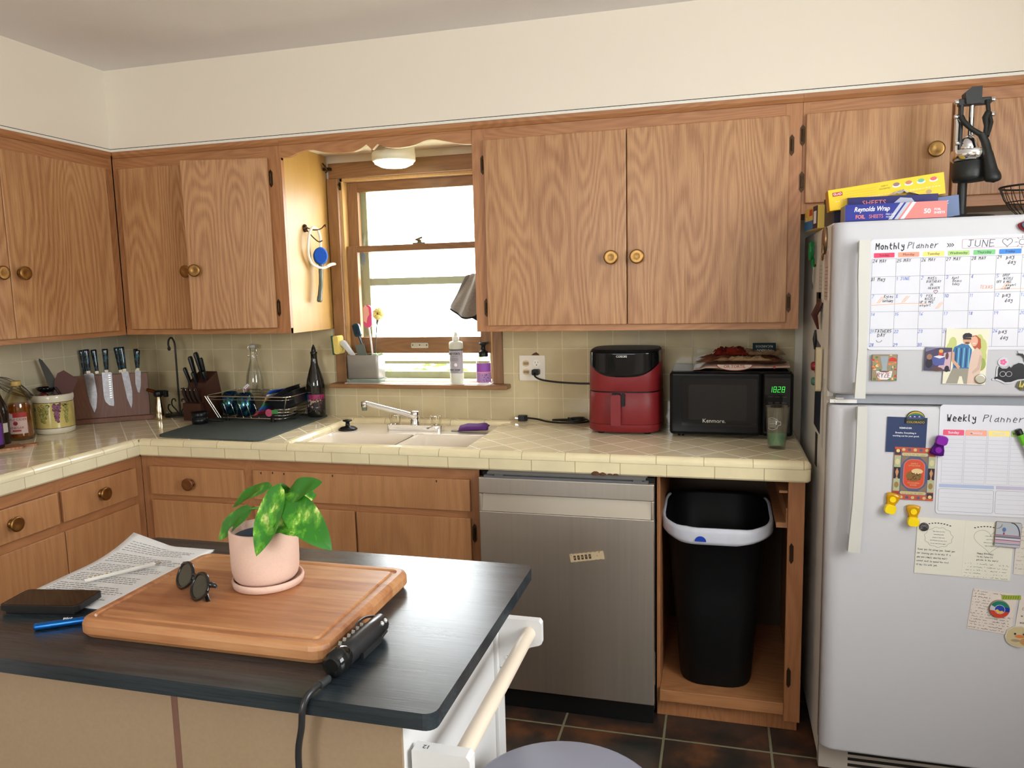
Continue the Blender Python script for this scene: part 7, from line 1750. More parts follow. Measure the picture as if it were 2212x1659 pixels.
def matfn(u, v): return (0.862+0.105*v+0.018*u+0.010*math.sin(v*5+u*3), -0.235+0.16*u, ZR+0.003+0.118*v**0.9)
for k in range(6):
    b = MB(C('mat_col%d' % k, *cm_cols[k])); u0, u1 = k/6, (k+1)/6
    b.grid(lambda u, v: matfn(v*0.999, u0+(u1-u0)*u) if False else matfn(v, u0+(u1-u0)*u), 5, 8)
    b.build('colour_band', c, solid=0.0015)
b = MB(C('round_pink_tag', 190, 80, 110)); b.lathe([(0.017, 0), (0.017, 0.003)], (0.955, -0.249, 0.962), 20, 'y'); b.use(C('green_tag', 60, 150, 70)); b.box(0.968, 1.0, -0.251, -0.248, 0.958, 0.975); b.build('printed_tag', c)
c = root('black_baking_pans', (1.0, -0.15, ZR), 'black nonstick pans drying at the right end of the dish rack', 'pan')
PANB = mat('nonstick_black', (0.012, 0.012, 0.013), rough=0.32)
for k, (dx, ry, sc) in enumerate(((0.0, -32, 1.0), (0.035, -26, 0.9))):
    b = MB(PANB); b.X = XF((0.985+dx, -0.150, ZR+0.074-0.004*k), 0.12, 0, math.radians(ry+0)) 
    def rr(w_, d_, z): return [(p[0], p[1], z) for p in rrect(-w_*sc, w_*sc, -d_*sc, d_*sc, 0.018, 5)]
    b.loft([rr(0.048, 0.07, -0.028), rr(0.060, 0.082, 0.028), rr(0.064, 0.086, 0.029), rr(0.064, 0.086, 0.031), rr(0.057, 0.079, 0.030), rr(0.045, 0.067, -0.024)], (True, True)); b.build('pan_body', c)
# swing top bottle
CG = thin_glass('clear_glass', (0.985, 0.99, 0.98))
c = root('swing_top_bottle', (0.772, -0.072, ZR), 'clear swing-top glass bottle with a tilted price sticker behind the rack', 'bottle')
b = MB(CG); pr = [(0.034, 0.0), (0.039, 0.004), (0.0405, 0.02), (0.0405, 0.13), (0.037, 0.165), (0.025, 0.21), (0.016, 0.24), (0.0135, 0.262), (0.0135, 0.285), (0.016, 0.288), (0.016, 0.296)]
b.lathe([(max(0.001, r), z*1.03) for r, z in pr]+[(max(0.001, r-0.0022), max(z*1.03, 0.006)) for r, z in reversed(pr[1:])]+[(0.001, 0.006)], (0.772, -0.072, ZR), 36, caps=(True, False)); b.build('glass_body', c)
b = MB(mat('stopper_white', srgb(190, 190, 180), rough=0.3)); b.lathe([(0.010, 0.300), (0.017, 0.306), (0.017, 0.314), (0.008, 0.321), (0.001, 0.322)], (0.772, -0.072, ZR), 20); b.build('stopper', c)
b = MB(CHW); 
for s in (-1, 1): b.tube([(0.772+s*0.015, -0.072, ZR+0.316), (0.772+s*0.022, -0.078, ZR+0.305), (0.772+s*0.026, -0.080, ZR+0.268), (0.772+s*0.018, -0.074, ZR+0.262)], 0.0014, 6)
b.tube([(0.772-0.026, -0.080, ZR+0.268), (0.772-0.012, -0.095, ZR+0.262), (0.772+0.012, -0.095, ZR+0.262), (0.772+0.026, -0.080, ZR+0.268)], 0.0014, 6); b.build('wire_bail', c)
M = FRONT(0.752, -0.1135, ZR+0.118, math.radians(38))
b = MB(); flat(b, rrect(-0.019, 0.019, -0.0095, 0.0095, 0.002), M, CW, 0.0006, 0.0006); flat(b, rect(-0.018, 0.018, -0.0085, -0.0045), M, C('tag_red', 190, 60, 50), 0.0009); flat(b, rect(-0.016, -0.011, -0.003, 0.003), M, BLKI, 0.0009); flat(b, rect(-0.004, 0.010, 0.001, 0.0035), M, C('tag_grey', 160, 160, 160), 0.0009); b.build('price_sticker', c)
# wine bottle
WXY = (1.100, -0.082)
c = root('wine_bottle', (WXY[0], WXY[1], ZMM), 'dark wine bottle with a purple and blue illustrated label and pointed stopper', 'bottle')
b = MB(mat('dark_bottle_glass', (0.012, 0.011, 0.008), rough=0.06, spec=0.7)); b.lathe([(0.036, 0), (0.0415, 0.004), (0.0425, 0.02), (0.0425, 0.145), (0.039, 0.172), (0.028, 0.21), (0.0175, 0.245), (0.0145, 0.27), (0.0145, 0.292), (0.016, 0.293), (0.016, 0.302), (0.014, 0.303)], (*WXY, ZMM), 40); b.build('bottle_body', c)
b = MB(BLACKP); b.lathe([(0.011, 0.3031), (0.011, 0.308), (0.009, 0.318), (0.004, 0.331), (0.001, 0.336)], (*WXY, ZMM), 16); b.build('pour_stopper', c)
def label_cyl(b, cx_, cy_, z0, r, a0, a1, y0, y1, m, n=0.0004, k=14):
    b.use(m); b.grid(lambda u, v: (cx_+(r+n)*math.cos(a0+(a1-a0)*u), cy_+(r+n)*math.sin(a0+(a1-a0)*u), z0+y0+(y1-y0)*v), k, 1)
def blob_cyl(b, cx_, cy_, z0, r, a, z, ra, rz, m, n=0.0008, k=10):
    b.use(m); _K[0] += 1; n += (_K[0] % 60)*2e-6; b.add([(cx_+(r+n)*math.cos(a+ra*math.cos(t)), cy_+(r+n)*math.sin(a+ra*math.cos(t)), z0+z+rz*math.sin(t)) for t in [2*PI*i/k for i in range(k)]], [tuple(range(k))], False)
b = MB(); A0, A1 = math.radians(-165), math.radians(0)
label_cyl(b, *WXY, ZMM, 0.0425, A0, A1, 0.034, 0.108, C('wl_black', 34, 26, 30))
label_cyl(b, *WXY, ZMM, 0.0425, A0, math.radians(-110), 0.066, 0.106, C('wl_blue', 36, 74, 110), 0.0006); label_cyl(b, *WXY, ZMM, 0.0425, math.radians(-110), A1, 0.085, 0.106, C('wl_magenta', 150, 36, 86), 0.0006)
rnd = random.Random(5)
for k in range(26): blob_cyl(b, *WXY, ZMM, 0.0425, math.radians(rnd.uniform(-110, -10)), rnd.uniform(0.078, 0.098), 0.05, 0.008, C('wl_magenta', 150, 36, 86) if k % 2 else C('wl_dk', 70, 24, 60), 0.0009, 6)
for k in range(30): blob_cyl(b, *WXY, ZMM, 0.0425, math.radians(rnd.uniform(-125, -30)), rnd.uniform(0.044, 0.082), rnd.uniform(0.04, 0.16), rnd.uniform(0.002, 0.006), C('wl_tan', 176, 150, 124) if k % 3 else C('wl_brown', 90, 60, 44), 0.0012, 7)
b.build('label_print', c)

# measuring cup / black scoop on the mat
c = root('black_measuring_cup', (0.655, -0.335, ZMM), 'small black measuring cups with a flat handle at the left edge of the mat', 'measuring cup')
b = MB(BLACKP); b.lathe([(0.030, 0), (0.034, 0.003), (0.036, 0.028), (0.033, 0.029), (0.034, 0.031), (0.037, 0.052), (0.035, 0.053), (0.031, 0.034), (0.001, 0.032)], (0.655, -0.335, ZMM), 30, caps=(True, False)); b.build('cup', c)
b = MB(BLACKP); b.X = XF((0.685, -0.34, ZMM+0.013), -0.08); b.prism(rrect(0, 0.098, -0.009, 0.009, 0.008), 0, 0.006, 'xy'); b.build('handle', c, bevel=0.002)

# ------------------------------------------------------------------ corner: wooden magnetic knife board
KA, KB = Vector((0.020, -0.405, 0)), Vector((0.298, -0.197, 0))
kd = (KB-KA); KL = kd.length; kd.normalize(); kn = Vector((kd.y, -kd.x, 0))     # towards the camera
WAL = wood('walnut_board', srgb(86, 50, 34), srgb(122, 76, 52), 'z', seed=21, contrast=0.6)
Z0 = ZT+0.001
c = root('knife_board', (0.16, -0.30, ZT), 'walnut magnetic knife stand across the corner of the counter', 'knife block')
KM = Matrix.Translation(KA+Vector((0, 0, Z0))) @ Matrix(((kd.x, 0, kn.x, 0), (kd.y, 0, kn.y, 0), (0, 1, 0, 0), (0, 0, 0, 1)))
lean = KM @ Matrix.Rotation(math.radians(-4), 4, 'X')
def slab(b, u0, u1, v0, v1, n0, n1, M):
    b.X = M; b.box(u0, u1, v0, v1, n0, n1); b.X = None
b = MB(WAL); slab(b, 0.0, KL-0.02, 0.0, 0.222, -0.020, 0.0, lean); b.build('panel', c, bevel=0.002)
b = MB(WAL); slab(b, -0.004, KL+0.004, 0.0, 0.022, 0.001, 0.028, KM); b.build('front_ledge', c, bevel=0.002)
b = MB(WAL); slab(b, 0.03, KL-0.05, 0.0, 0.012, -0.07, -0.0205, KM); b.build('foot', c, bevel=0.002)
def resin():
    m, nt, b = _new('blue_resin')
    tc = N(nt, 'ShaderNodeTexCoord'); nz = N(nt, 'ShaderNodeTexNoise', Scale=38.0, Detail=3.0, Distortion=1.0); L(nt, tc.outputs['Object'], nz.inputs['Vector'])
    cr = N(nt, 'ShaderNodeValToRGB'); e = cr.color_ramp.elements; e[0].position = 0.45; e[0].color = c4(srgb(8, 22, 34)); e[1].position = 0.78; e[1].color = c4(srgb(70, 150, 160)); k = e.new(0.58); k.color = c4(srgb(14, 60, 76))
    L(nt, nz.outputs['Fac'], cr.inputs['Fac']); L(nt, cr.outputs['Color'], b.inputs['Base Color']); b.inputs['Roughness'].default_value = 0.08; b.inputs['Coat Weight'].default_value = 0.5
    return m
RES = resin(); BLD = mat('damascus_blade', srgb(140, 138, 142), rough=0.30, metal=1.0, noise=0.2, nscale=60)
def knife(u, w, bl, tip, hl, hw, label, n=0.0015, tilt=0.0, dots=False, lean_=0.0, vtop=0.232):
    c = root('kitchen_knife', tuple(lean @ Vector((u, 0.2, n))), label, 'knife', 'blue resin knives on the walnut stand')
    M = lean @ Matrix.Translation((u, vtop, n)) @ Matrix.Rotation(tilt, 4, 'Z')
    if bl:
        if tip == 'point': poly = [(-w/2, 0), (w/2-0.006, 0.0), (w/2, -0.006), (w/2+0.002, -bl*0.55), (w*0.30, -bl*0.86), (0.0, -bl), (-w*0.34, -bl*0.72), (-w/2+0.003, -bl*0.45)]
        elif tip == 'santoku': poly = [(-w/2, 0), (w/2-0.006, 0.0), (w/2, -0.004), (w/2, -bl*0.95), (w/2-0.003, -bl), (0.0, -bl*0.97), (-w*0.36, -bl*0.86), (-w/2+0.001, -bl*0.70)]
        else: poly = [(-w/2, 0), (w/2-0.003, 0.0), (w/2, -0.004), (w/2-0.001, -bl*0.7), (w*0.2, -bl), (-w*0.1, -bl*0.96), (-w/2+0.001, -bl*0.6)]
        b = MB(BLD); b.X = M; b.prism(poly, 0.0, 0.0022, 'xy'); b.X = None; bl_o = b.build('blade', c)
        if dots:
            b = MB(mat('blade_dimple', srgb(226, 224, 220), rough=0.3, metal=1.0))
            for k in range(11): 
                b.X = M; b.prism(rrect(w/2-0.016, w/2-0.006, -0.016-k*0.0105, -0.012-k*0.0105, 0.0018, 2), 0.00225, 0.0026, 'xy')
            b.X = None; b.build('dimple_row', bl_o)
    b = MB(CHROME); b.X = M; b.box(-0.007, 0.007, 0.0, 0.012, -0.004, 0.008); b.X = None; b.build('bolster', c)
    b = MB(RES); R = []
    for t, s in ((0, 0.62), (0.1, 0.68), (0.35, 0.78), (0.7, 0.88), (0.92, 1.0), (0.985, 0.98), (1.0, 0.85)):
        R.append([M @ Vector((hw*s*math.cos(a), 0.012+hl*t, 0.002+hw*0.8*s*math.sin(a))) for a in [2*PI*i/14 for i in range(14)]])
    b.loft(R); b.build('handle', c)
knife(0.082, 0.040, 0.185, 'point', 0.100, 0.0145, 'long chef knife with a wide pointed blade, leftmost blade on the walnut stand', dots=False, tilt=math.radians(3))
knife(0.060, 0, 0, '', 0.102, 0.013, 'blue-handled knife hidden behind the chef knife at the left of the stand', n=-0.034, vtop=0.228, tilt=math.radians(3))
knife(0.112, 0, 0, '', 0.102, 0.013, 'blue-handled knife behind the stand between the chef and santoku knives', n=-0.034, vtop=0.228, tilt=math.radians(4))
knife(0.156, 0.042, 0.160, 'santoku', 0.098, 0.0135, 'dimpled santoku knife in the middle of the walnut stand', dots=True)
knife(0.232, 0.030, 0.178, 'point', 0.104, 0.0155, 'narrow pointed carving knife right of the dimpled knife', tilt=math.radians(5))
knife(0.212, 0, 0, '', 0.108, 0.014, 'blue-handled knife behind the stand beside the carving knife', n=-0.034, vtop=0.228, tilt=math.radians(5))
knife(0.288, 0.025, 0.105, 'paring', 0.086, 0.0115, 'short paring knife, rightmost blade on the walnut stand', tilt=math.radians(-3))
knife(0.282, 0, 0, '', 0.098, 0.0105, 'thin blue-handled knife behind the paring knife', n=-0.034, vtop=0.226)

# ------------------------------------------------------------------ crock with utensils
CXY = (0.098, -0.575)
c = root('utensil_crock', (CXY[0], CXY[1], ZT), 'cream ceramic crock painted with grapes, full of utensils', 'crock')
b = MB(mat('crock_glaze', srgb(214, 206, 184), rough=0.12)); b.lathe([(0.068, 0.0), (0.076, 0.004), (0.078, 0.020), (0.078, 0.142), (0.081, 0.150), (0.081, 0.166), (0.078, 0.170), (0.072, 0.168), (0.072, 0.02), (0.001, 0.012)], (*CXY, ZT+0.0005), 48, caps=(True, False)); b.build('crock_body', c)
b = MB(); CR = 0.078
label_cyl(b, *CXY, ZT, CR, 0, 2*PI, 0.026, 0.138, mat('crock_yellow', srgb(196, 178, 108), rough=0.15, noise=0.15, nscale=14), 0.0003, 60)
label_cyl(b, *CXY, ZT, CR, 0, 2*PI, 0.0255, 0.028, C('crock_line', 60, 30, 24), 0.0005, 60); label_cyl(b, *CXY, ZT, CR, 0, 2*PI, 0.1365, 0.139, C('crock_line', 60, 30, 24), 0.0005, 60)
b.build('painted_band', c)
b = MB(); rnd = random.Random(9)
def grapes(a_deg, ztop, n_, col1, col2, wid):
    for k in range(n_):
        t = k/n_; a = math.radians(a_deg)+rnd.uniform(-1, 1)*wid*(1-t*0.85); z = ztop-0.075*t+rnd.uniform(-0.004, 0.004)
        cc = col1 if rnd.random() < 0.5 else col2
        blob_cyl(b, *CXY, ZT, CR, a, z, 0.072, 0.0056, C('grape_dark', 50, 40, 26), 0.0008+0.00001*k, 8); blob_cyl(b, *CXY, ZT, CR, a+0.005, z+0.0005, 0.058, 0.0045, cc, 0.0010+0.00001*k, 8)
GG1, GG2, PG1, PG2 = C('grape_green', 140, 134, 58), C('grape_green2', 170, 166, 96), C('grape_purple', 96, 40, 76), C('grape_purple2', 130, 70, 100)
for a in (-75, 65, 190): grapes(a, 0.128, 60, GG1, GG2, 0.34)
for a in (-48, 95, 220): grapes(a+12, 0.130, 46, PG1, PG2, 0.22)
for a in (-15, 130, -118): grapes(a+6, 0.128, 30, GG1, GG2, 0.14)
for a in (-112, -108, -60, -30, -12): blob_cyl(b, *CXY, ZT, CR, math.radians(a), 0.124 if a > -100 else 0.110, 0.12, 0.012 if a < -100 else 0.007, C('grape_leaf', 44, 48, 36), 0.0007, 7)
b.build('painted_grapes', c)
ZCR = ZT+0.012
def uroot(nm, label): return root(nm, (CXY[0], CXY[1], ZCR), label, 'utensil', 'utensils standing in the grape crock')
RSIL = C('brick_silicone', 78, 34, 26, 0.5)
u = uroot('silicone_spatula', 'brick red silicone spatula, rightmost utensil in the crock')
b = MB(RSIL); MM = Matrix.Translation((CXY[0]+0.035, CXY[1]+0.03, ZT+0.20)) @ RZ(math.radians(40)) @ Matrix.Rotation(math.radians(16), 4, 'Y'); b.X = MM; b.prism([(-0.030, -0.04), (-0.038, 0.02), (-0.034, 0.05), (-0.014, 0.068), (0.040, 0.044), (0.046, 0.036), (0.040, -0.01), (0.016, -0.05), (-0.012, -0.055)], -0.004, 0.004, 'xz'); b.X = None; b.build('blade', u, bevel=0.002)
b = MB(C('dark_handle', 60, 30, 26)); b.tube([(CXY[0]-0.01, CXY[1]-0.01, ZCR+0.006), (CXY[0]+0.028, CXY[1]+0.022, ZT+0.16)], 0.006, 10); b.build('handle', u)
u = uroot('serrated_knife', 'grey blade rising highest from the crock')
b = MB(mat('dull_grey_steel', srgb(60, 58, 54), rough=0.45, metal=0.5)); b.X = Matrix.Translation((CXY[0]-0.004, CXY[1]+0.02, ZT+0.17)) @ RZ(math.radians(42)) @ Matrix.Rotation(math.radians(-10), 4, 'Y'); b.prism([(-0.016, 0), (-0.024, 0.155), (-0.020, 0.162), (-0.010, 0.150), (0.004, 0.11), (0.030, 0.0)], -0.001, 0.001, 'xz'); b.X = None; b.build('blade', u)
b = MB(BLACKP); b.tube([(CXY[0]+0.0, CXY[1]+0.01, ZCR+0.006), (CXY[0]+0.004, CXY[1]+0.018, ZT+0.17)], 0.009, 10); b.build('handle', u)
u = uroot('black_ladle', 'black ladle lying across the mouth of the crock')
b = MB(BLACKG); R = []
for i in range(7):
    t = PI/2*i/6; R.append([(CXY[0]-0.018+0.038*math.cos(t)*math.cos(a), CXY[1]-0.012+0.038*math.cos(t)*math.sin(a), ZT+0.200-0.024*math.sin(t)) for a in [2*PI*k/24 for k in range(24)]])
b.loft(R, (False, True)); b.build('bowl', u, solid=0.002)
b = MB(BLACKP); b.tube([(CXY[0]+0.018, CXY[1]+0.0, ZT+0.198), (CXY[0]+0.034, CXY[1]+0.012, ZT+0.16), (CXY[0]+0.020, CXY[1]+0.03, ZCR+0.008)], 0.004, 8); b.build('handle', u)
u = uroot('measuring_spoon', 'red-brown spoon with a bright oval highlight at the crock rim')
b = MB(mat('copper_brown', srgb(110, 50, 40), rough=0.15, metal=0.5)); b.ball((CXY[0]-0.005, CXY[1]-0.040, ZT+0.168), 0.018, 16, 10, (1.2, 0.8, 0.7)); b.build('bowl', u)
b = MB(CHROME); b.tube([(CXY[0]-0.03, CXY[1]-0.04, ZT+0.17), (CXY[0]-0.05, CXY[1]-0.03, ZT+0.175), (CXY[0]-0.03, CXY[1]-0.02, ZT+0.160), (CXY[0]-0.02, CXY[1]-0.0, ZT+0.05)], 0.003, 8); b.build('handle', u)
u = uroot('wire_whisk', 'wire whisk leaning out of the crock towards the left')
b = MB(mat('whisk_wire', srgb(120, 116, 106), rough=0.3, metal=0.9))
P0 = Vector((CXY[0]-0.03, CXY[1]-0.045, ZT+0.150)); P1 = Vector((0.040, CXY[1]-0.215, ZT+0.262)); ax = (P1-P0).normalized(); sx_ = ax.cross(Vector((0, 0, 1))).normalized(); sz_ = sx_.cross(ax)
for k in range(6):
    a = PI*k/6; d = sx_*math.cos(a)+sz_*math.sin(a)*0.8
    b.tube([P0+ax*0.21*t+d*0.034*math.sin(PI*min(1, t*0.93+0.02)**1.4) for t in [i/14 for i in range(15)]]+[P1+ax*0.0-d*0.034*math.sin(PI*min(1, t*0.93+0.02)**1.4)*1.0-ax*0.21*(1-t) for t in [1-i/14 for i in range(15)]], 0.0011, 5)
b.build('wire_loops', u)
b = MB(CHROME); b.tube([P0+ax*0.01, Vector((CXY[0]-0.01, CXY[1]+0.02, ZT+0.09)), Vector((CXY[0], CXY[1]+0.04, ZCR+0.008))], 0.005, 10); b.build('handle', u)

# ------------------------------------------------------------------ bottles at the far left
VX, VY = 0.084, -0.735
c = root('vinegar_bottle', (VX, VY, ZT), 'glass jug of amber apple cider vinegar with a pink label beside the crock', 'bottle')
VG = thin_glass('vinegar_glass', (0.96, 0.93, 0.84))
pr = [(0.046, 0.0), (0.051, 0.004), (0.053, 0.02), (0.053, 0.140), (0.048, 0.170), (0.032, 0.200), (0.019, 0.215), (0.017, 0.232)]
b = MB(VG); b.lathe(pr+[(max(0.001, r-0.0022), max(z, 0.006)) for r, z in reversed(pr[1:])]+[(0.001, 0.006)], (VX, VY, ZT+0.0005), 40, caps=(True, False)); b.build('glass_body', c)
b = MB(mat('amber_vinegar', srgb(176, 104, 36), rough=0.1, trans=0.5, ior=1.2)); b.lathe([(0.044, 0.007), (0.050, 0.012), (0.0505, 0.02), (0.0505, 0.138), (0.049, 0.150), (0.001, 0.150)], (VX, VY, ZT+0.0005), 36, caps=(True, False)); b.build('vinegar', c)
b = MB(mat('vinegar_cap', srgb(190, 160, 90), rough=0.4)); b.lathe([(0.0185, 0.226), (0.0195, 0.228), (0.0195, 0.242), (0.018, 0.245), (0.001, 0.2455)], (VX, VY, ZT), 24); b.build('cap', c)
b = MB(); LA0, LA1 = math.radians(-98), math.radians(-12)
label_cyl(b, VX, VY, ZT, 0.053, LA0, LA1, 0.030, 0.118, C('vin_label', 216, 186, 176), 0.0006); label_cyl(b, VX, VY, ZT, 0.053, LA0+0.4, LA1, 0.098, 0.118, C('vin_red', 176, 44, 44), 0.0009); label_cyl(b, VX, VY, ZT, 0.053, LA0, LA0+0.55, 0.096, 0.114, C('vin_grey', 196, 190, 190), 0.0011)
blob_cyl(b, VX, VY, ZT, 0.053, math.radians(-58), 0.074, 0.16, 0.009, C('vin_apple', 150, 34, 50), 0.001, 12)
label_cyl(b, VX, VY, ZT, 0.053, math.radians(-72), math.radians(-38), 0.040, 0.046, C('vin_red', 176, 44, 44), 0.0009); blob_cyl(b, VX, VY, ZT, 0.053, math.radians(-88), 0.052, 0.1, 0.006, C('vin_green', 100, 120, 60), 0.001, 10)
def cyl_text(b, s, cx_, cy_, z, r, a_mid, size, m):
    t = MB(); text(t, s, Matrix.Identity(4), size, m); b.use(m)
    b.add([(cx_+(r+0.0012)*math.cos(a_mid+p.x/r), cy_+(r+0.0012)*math.sin(a_mid+p.x/r), z+p.y) for p in t.v], t.f, False)
cyl_text(b, 'APPLE CIDER', VX, VY, ZT+0.089, 0.053, math.radians(-55), 0.0135, C('vin_text', 160, 60, 60)); cyl_text(b, 'VINEGAR', VX, VY, ZT+0.055, 0.053, math.radians(-55), 0.0125, C('vin_text', 160, 60, 60))
b.build('label_print', c)
VX, VY = 0.098, -0.842
c = root('dark_sauce_bottle', (VX, VY, ZT), 'tall dark bottle with a pale label lettered E at the left picture edge', 'bottle')
b = MB(mat('dark_sauce_glass', (0.02, 0.012, 0.008), rough=0.08)); b.lathe([(0.034, 0), (0.037, 0.004), (0.037, 0.13), (0.030, 0.165), (0.016, 0.20), (0.013, 0.25), (0.001, 0.251)], (VX, VY, ZT+0.0005), 32); b.build('bottle_body', c)
b = MB(); label_cyl(b, VX, VY, ZT, 0.037, math.radians(-110), math.radians(10), 0.050, 0.088, C('sauce_label', 206, 196, 186), 0.0006); cyl_text(b, 'E', VX, VY, ZT+0.069, 0.037, math.radians(-28), 0.026, BLKI); b.build('label_print', c)
VX, VY = 0.192, -0.950
c = root('purple_label_bottle', (VX, VY, ZT), 'dark bottle with a purple label, nearest one at the left picture edge', 'bottle')
b = MB(MATS['dark_sauce_glass']); b.lathe([(0.032, 0), (0.035, 0.004), (0.035, 0.12), (0.028, 0.15), (0.014, 0.18), (0.012, 0.22), (0.001, 0.221)], (VX, VY, ZT+0.0085), 32); b.build('bottle_body', c)
b = MB(); label_cyl(b, VX, VY, ZT, 0.035, math.radians(-120), math.radians(20), 0.024, 0.108, C('purple_label', 90, 40, 130), 0.0006); cyl_text(b, 'SOY 2', VX, VY, ZT+0.07, 0.035, math.radians(-40), 0.018, CW) if False else None; b.build('label_print', c)
c = root('wooden_trivet', (0.205, -0.93, ZT), 'small reddish wooden board with a round knob end under the dark bottles', 'trivet')
b = MB(wood('trivet_wood', srgb(120, 66, 40), srgb(196, 142, 92), 'x', seed=31, contrast=1.0)); b.X = XF((0.205, -0.922, ZT+0.0005), math.radians(58)); b.prism(rrect(-0.09, 0.06, -0.045, 0.045, 0.012), 0, 0.0075, 'xy'); b.prism(rrect(0.061, 0.115, -0.018, 0.018, 0.014), 0, 0.0075, 'xy'); b.X = None; b.build('board', c, bevel=0.002)

# ------------------------------------------------------------------ torch, paper towel holder, knife block
HX, HY = 0.362, -0.105
c = root('paper_towel_holder', (HX, HY, ZT), 'empty black wrought iron paper towel holder with a curled top', 'paper towel holder')
b = MB(IRON); b.lathe([(0.072, 0), (0.074, 0.003), (0.072, 0.008), (0.02, 0.010), (0.001, 0.010)], (HX, HY, ZT+0.0005), 36); b.build('base_plate', c)
b = MB(IRON); b.tube(catmull([(HX+0.004, HY, ZT+0.010), (HX+0.003, HY, ZT+0.15), (HX+0.004, HY, ZT+0.30), (HX+0.002, HY, ZT+0.355), (HX-0.012, HY, ZT+0.380), (HX-0.028, HY, ZT+0.372), (HX-0.034, HY, ZT+0.350), (HX-0.030, HY, ZT+0.333)], 6), 0.0045, 10); b.ball((HX-0.031, HY, ZT+0.328), 0.0085, 12, 8, (1, 0.7, 1.3)); b.build('post', c)
for s in (-1, 1):
    b = MB(IRON); b.tube(catmull([(HX+s*0.006, HY, ZT+0.012), (HX+s*0.020, HY, ZT+0.030), (HX+s*0.040, HY, ZT+0.052), (HX+s*0.036, HY, ZT+0.078), (HX+s*0.020, HY, ZT+0.080), (HX+s*0.018, HY, ZT+0.068)], 5), 0.0032, 8); b.tube(catmull([(HX+s*0.044, HY, ZT+0.010), (HX+s*0.062, HY, ZT+0.030), (HX+s*0.060, HY, ZT+0.050), (HX+s*0.050, HY, ZT+0.052)], 5), 0.003, 8); b.build('scroll', c)
TX, TY = 0.350, -0.225
c = root('kitchen_torch', (TX, TY, ZT), 'black and copper culinary torch standing on the counter', 'torch')
b = MB(mat('torch_silver', srgb(206, 190, 160), rough=0.15, metal=1.0)); b.lathe([(0.026, 0), (0.027, 0.003), (0.020, 0.05), (0.015, 0.09), (0.014, 0.110)], (TX, TY, ZT+0.0005), 28); b.build('fuel_tank', c)
b = MB(BLACKP); b.lathe([(0.016, 0.110), (0.022, 0.116), (0.022, 0.134), (0.012, 0.140), (0.001, 0.141)], (TX, TY, ZT), 20); b.cbox((TX+0.018, TY, ZT+0.132), (0.045, 0.022, 0.018)); b.cbox((TX+0.042, TY, ZT+0.124), (0.016, 0.018, 0.03)); b.build('head', c, bevel=0.002)
b = MB(mat('torch_copper', srgb(190, 130, 84), rough=0.2, metal=1.0)); b.tube([(TX-0.012, TY, ZT+0.132), (TX-0.060, TY, ZT+0.142)], 0.0085, 16); b.build('nozzle', c)
KX, KY = 0.552, -0.180
c = root('knife_block', (KX, KY, ZT), 'dark wooden knife block holding black-handled knives and steak knives', 'knife block')
KW = wood('cherry_block', srgb(52, 28, 20), srgb(78, 42, 30), 'z', seed=41, contrast=0.5)
XM = XF((KX, KY, ZT+0.0005), math.radians(-6))
b = MB(KW); b.X = XM; b.prism([(-0.068, 0.0), (0.06, 0.0), (0.06, 0.10), (0.035, 0.225), (-0.004, 0.243), (-0.060, 0.14), (-0.068, 0.085)], -0.052, 0.052, 'yz') if False else b.prism([(-0.065, 0.0), (0.075, 0.0), (0.075, 0.12), (0.055, 0.222), (-0.02, 0.175), (-0.045, 0.085), (-0.065, 0.082)], -0.053, 0.053, 'yz'); b.X = None; b.build('block', c, bevel=0.002)
b = MB(C('burn_mark', 40, 20, 14)); Mb = XM @ FRONT(0.002, -0.0655, 0.045)
for a in range(0, 360, 45): stroke(b, [(0.002*math.cos(math.radians(a)), 0.002*math.sin(math.radians(a))), (0.009*math.cos(math.radians(a)), 0.009*math.sin(math.radians(a)))], Mb, 0.0014, MATS['burn_mark'])
b.build('burned_mark', c)
ST = mat('steak_handle', (0.03, 0.016, 0.012), rough=0.25)
for k in range(4):
    kk = root('steak_knife', tuple(XM @ Vector((-0.038+k*0.025, -0.07, 0.1))), ['dark-handled steak knife, first from the left in the lower row of the block', 'dark-handled steak knife, second from the left in the lower row of the block', 'dark-handled steak knife, third from the left in the lower row of the block', 'dark-handled steak knife, rightmost in the lower row of the block'][k], 'knife', 'knives in the dark wooden block')
    b = MB(ST); b.X = XM; x = -0.038+k*0.025; b.tube([(x, -0.048, 0.088), (x, -0.064, 0.120), (x-0.002, -0.072, 0.155)], [0.0075, 0.0085, 0.0085], 10); b.X = None; b.build('handle', kk)
    b = MB(CHROME); b.X = XM; b.ball((x-0.002, -0.078, 0.148), 0.0028, 8, 6); b.X = None; b.build('rivet', kk)
for k, (x, y, z0, ln_, r, tx) in enumerate(((-0.044, -0.015, 0.170, 0.075, 0.011, -0.012), (-0.022, 0.0, 0.185, 0.112, 0.014, -0.010), (0.006, 0.015, 0.195, 0.120, 0.014, -0.018), (0.024, 0.012, 0.190, 0.100, 0.011, -0.004), (0.040, 0.0, 0.18, 0.05, 0.012, 0.0), (-0.002, -0.018, 0.165, 0.06, 0.012, -0.004))):
    lb = ['short black knife handle at the left of the dark block', 'rounded black knife handle, second from the left in the block', 'tallest square-ended black knife handle in the block', 'slim black knife handle just right of the tallest one', 'low black knife handle at the right of the block', 'low black knife handle in the front middle of the block'][k]
    kk = root('block_knife', tuple(XM @ Vector((x, y, z0))), lb, 'knife', 'knives in the dark wooden block')
    b = MB(BLACKP); b.X = XM; y2 = y-0.018
    b.tube([(x, y, z0-0.012), (x+tx*0.3, y-0.006, z0+ln_*0.3), (x+tx, y2, z0+ln_*0.93), (x+tx, y2-0.002, z0+ln_)], [r*0.8, r*0.85, r, r*0.7], 12, flat=0.62); b.X = None; b.build('handle', kk)

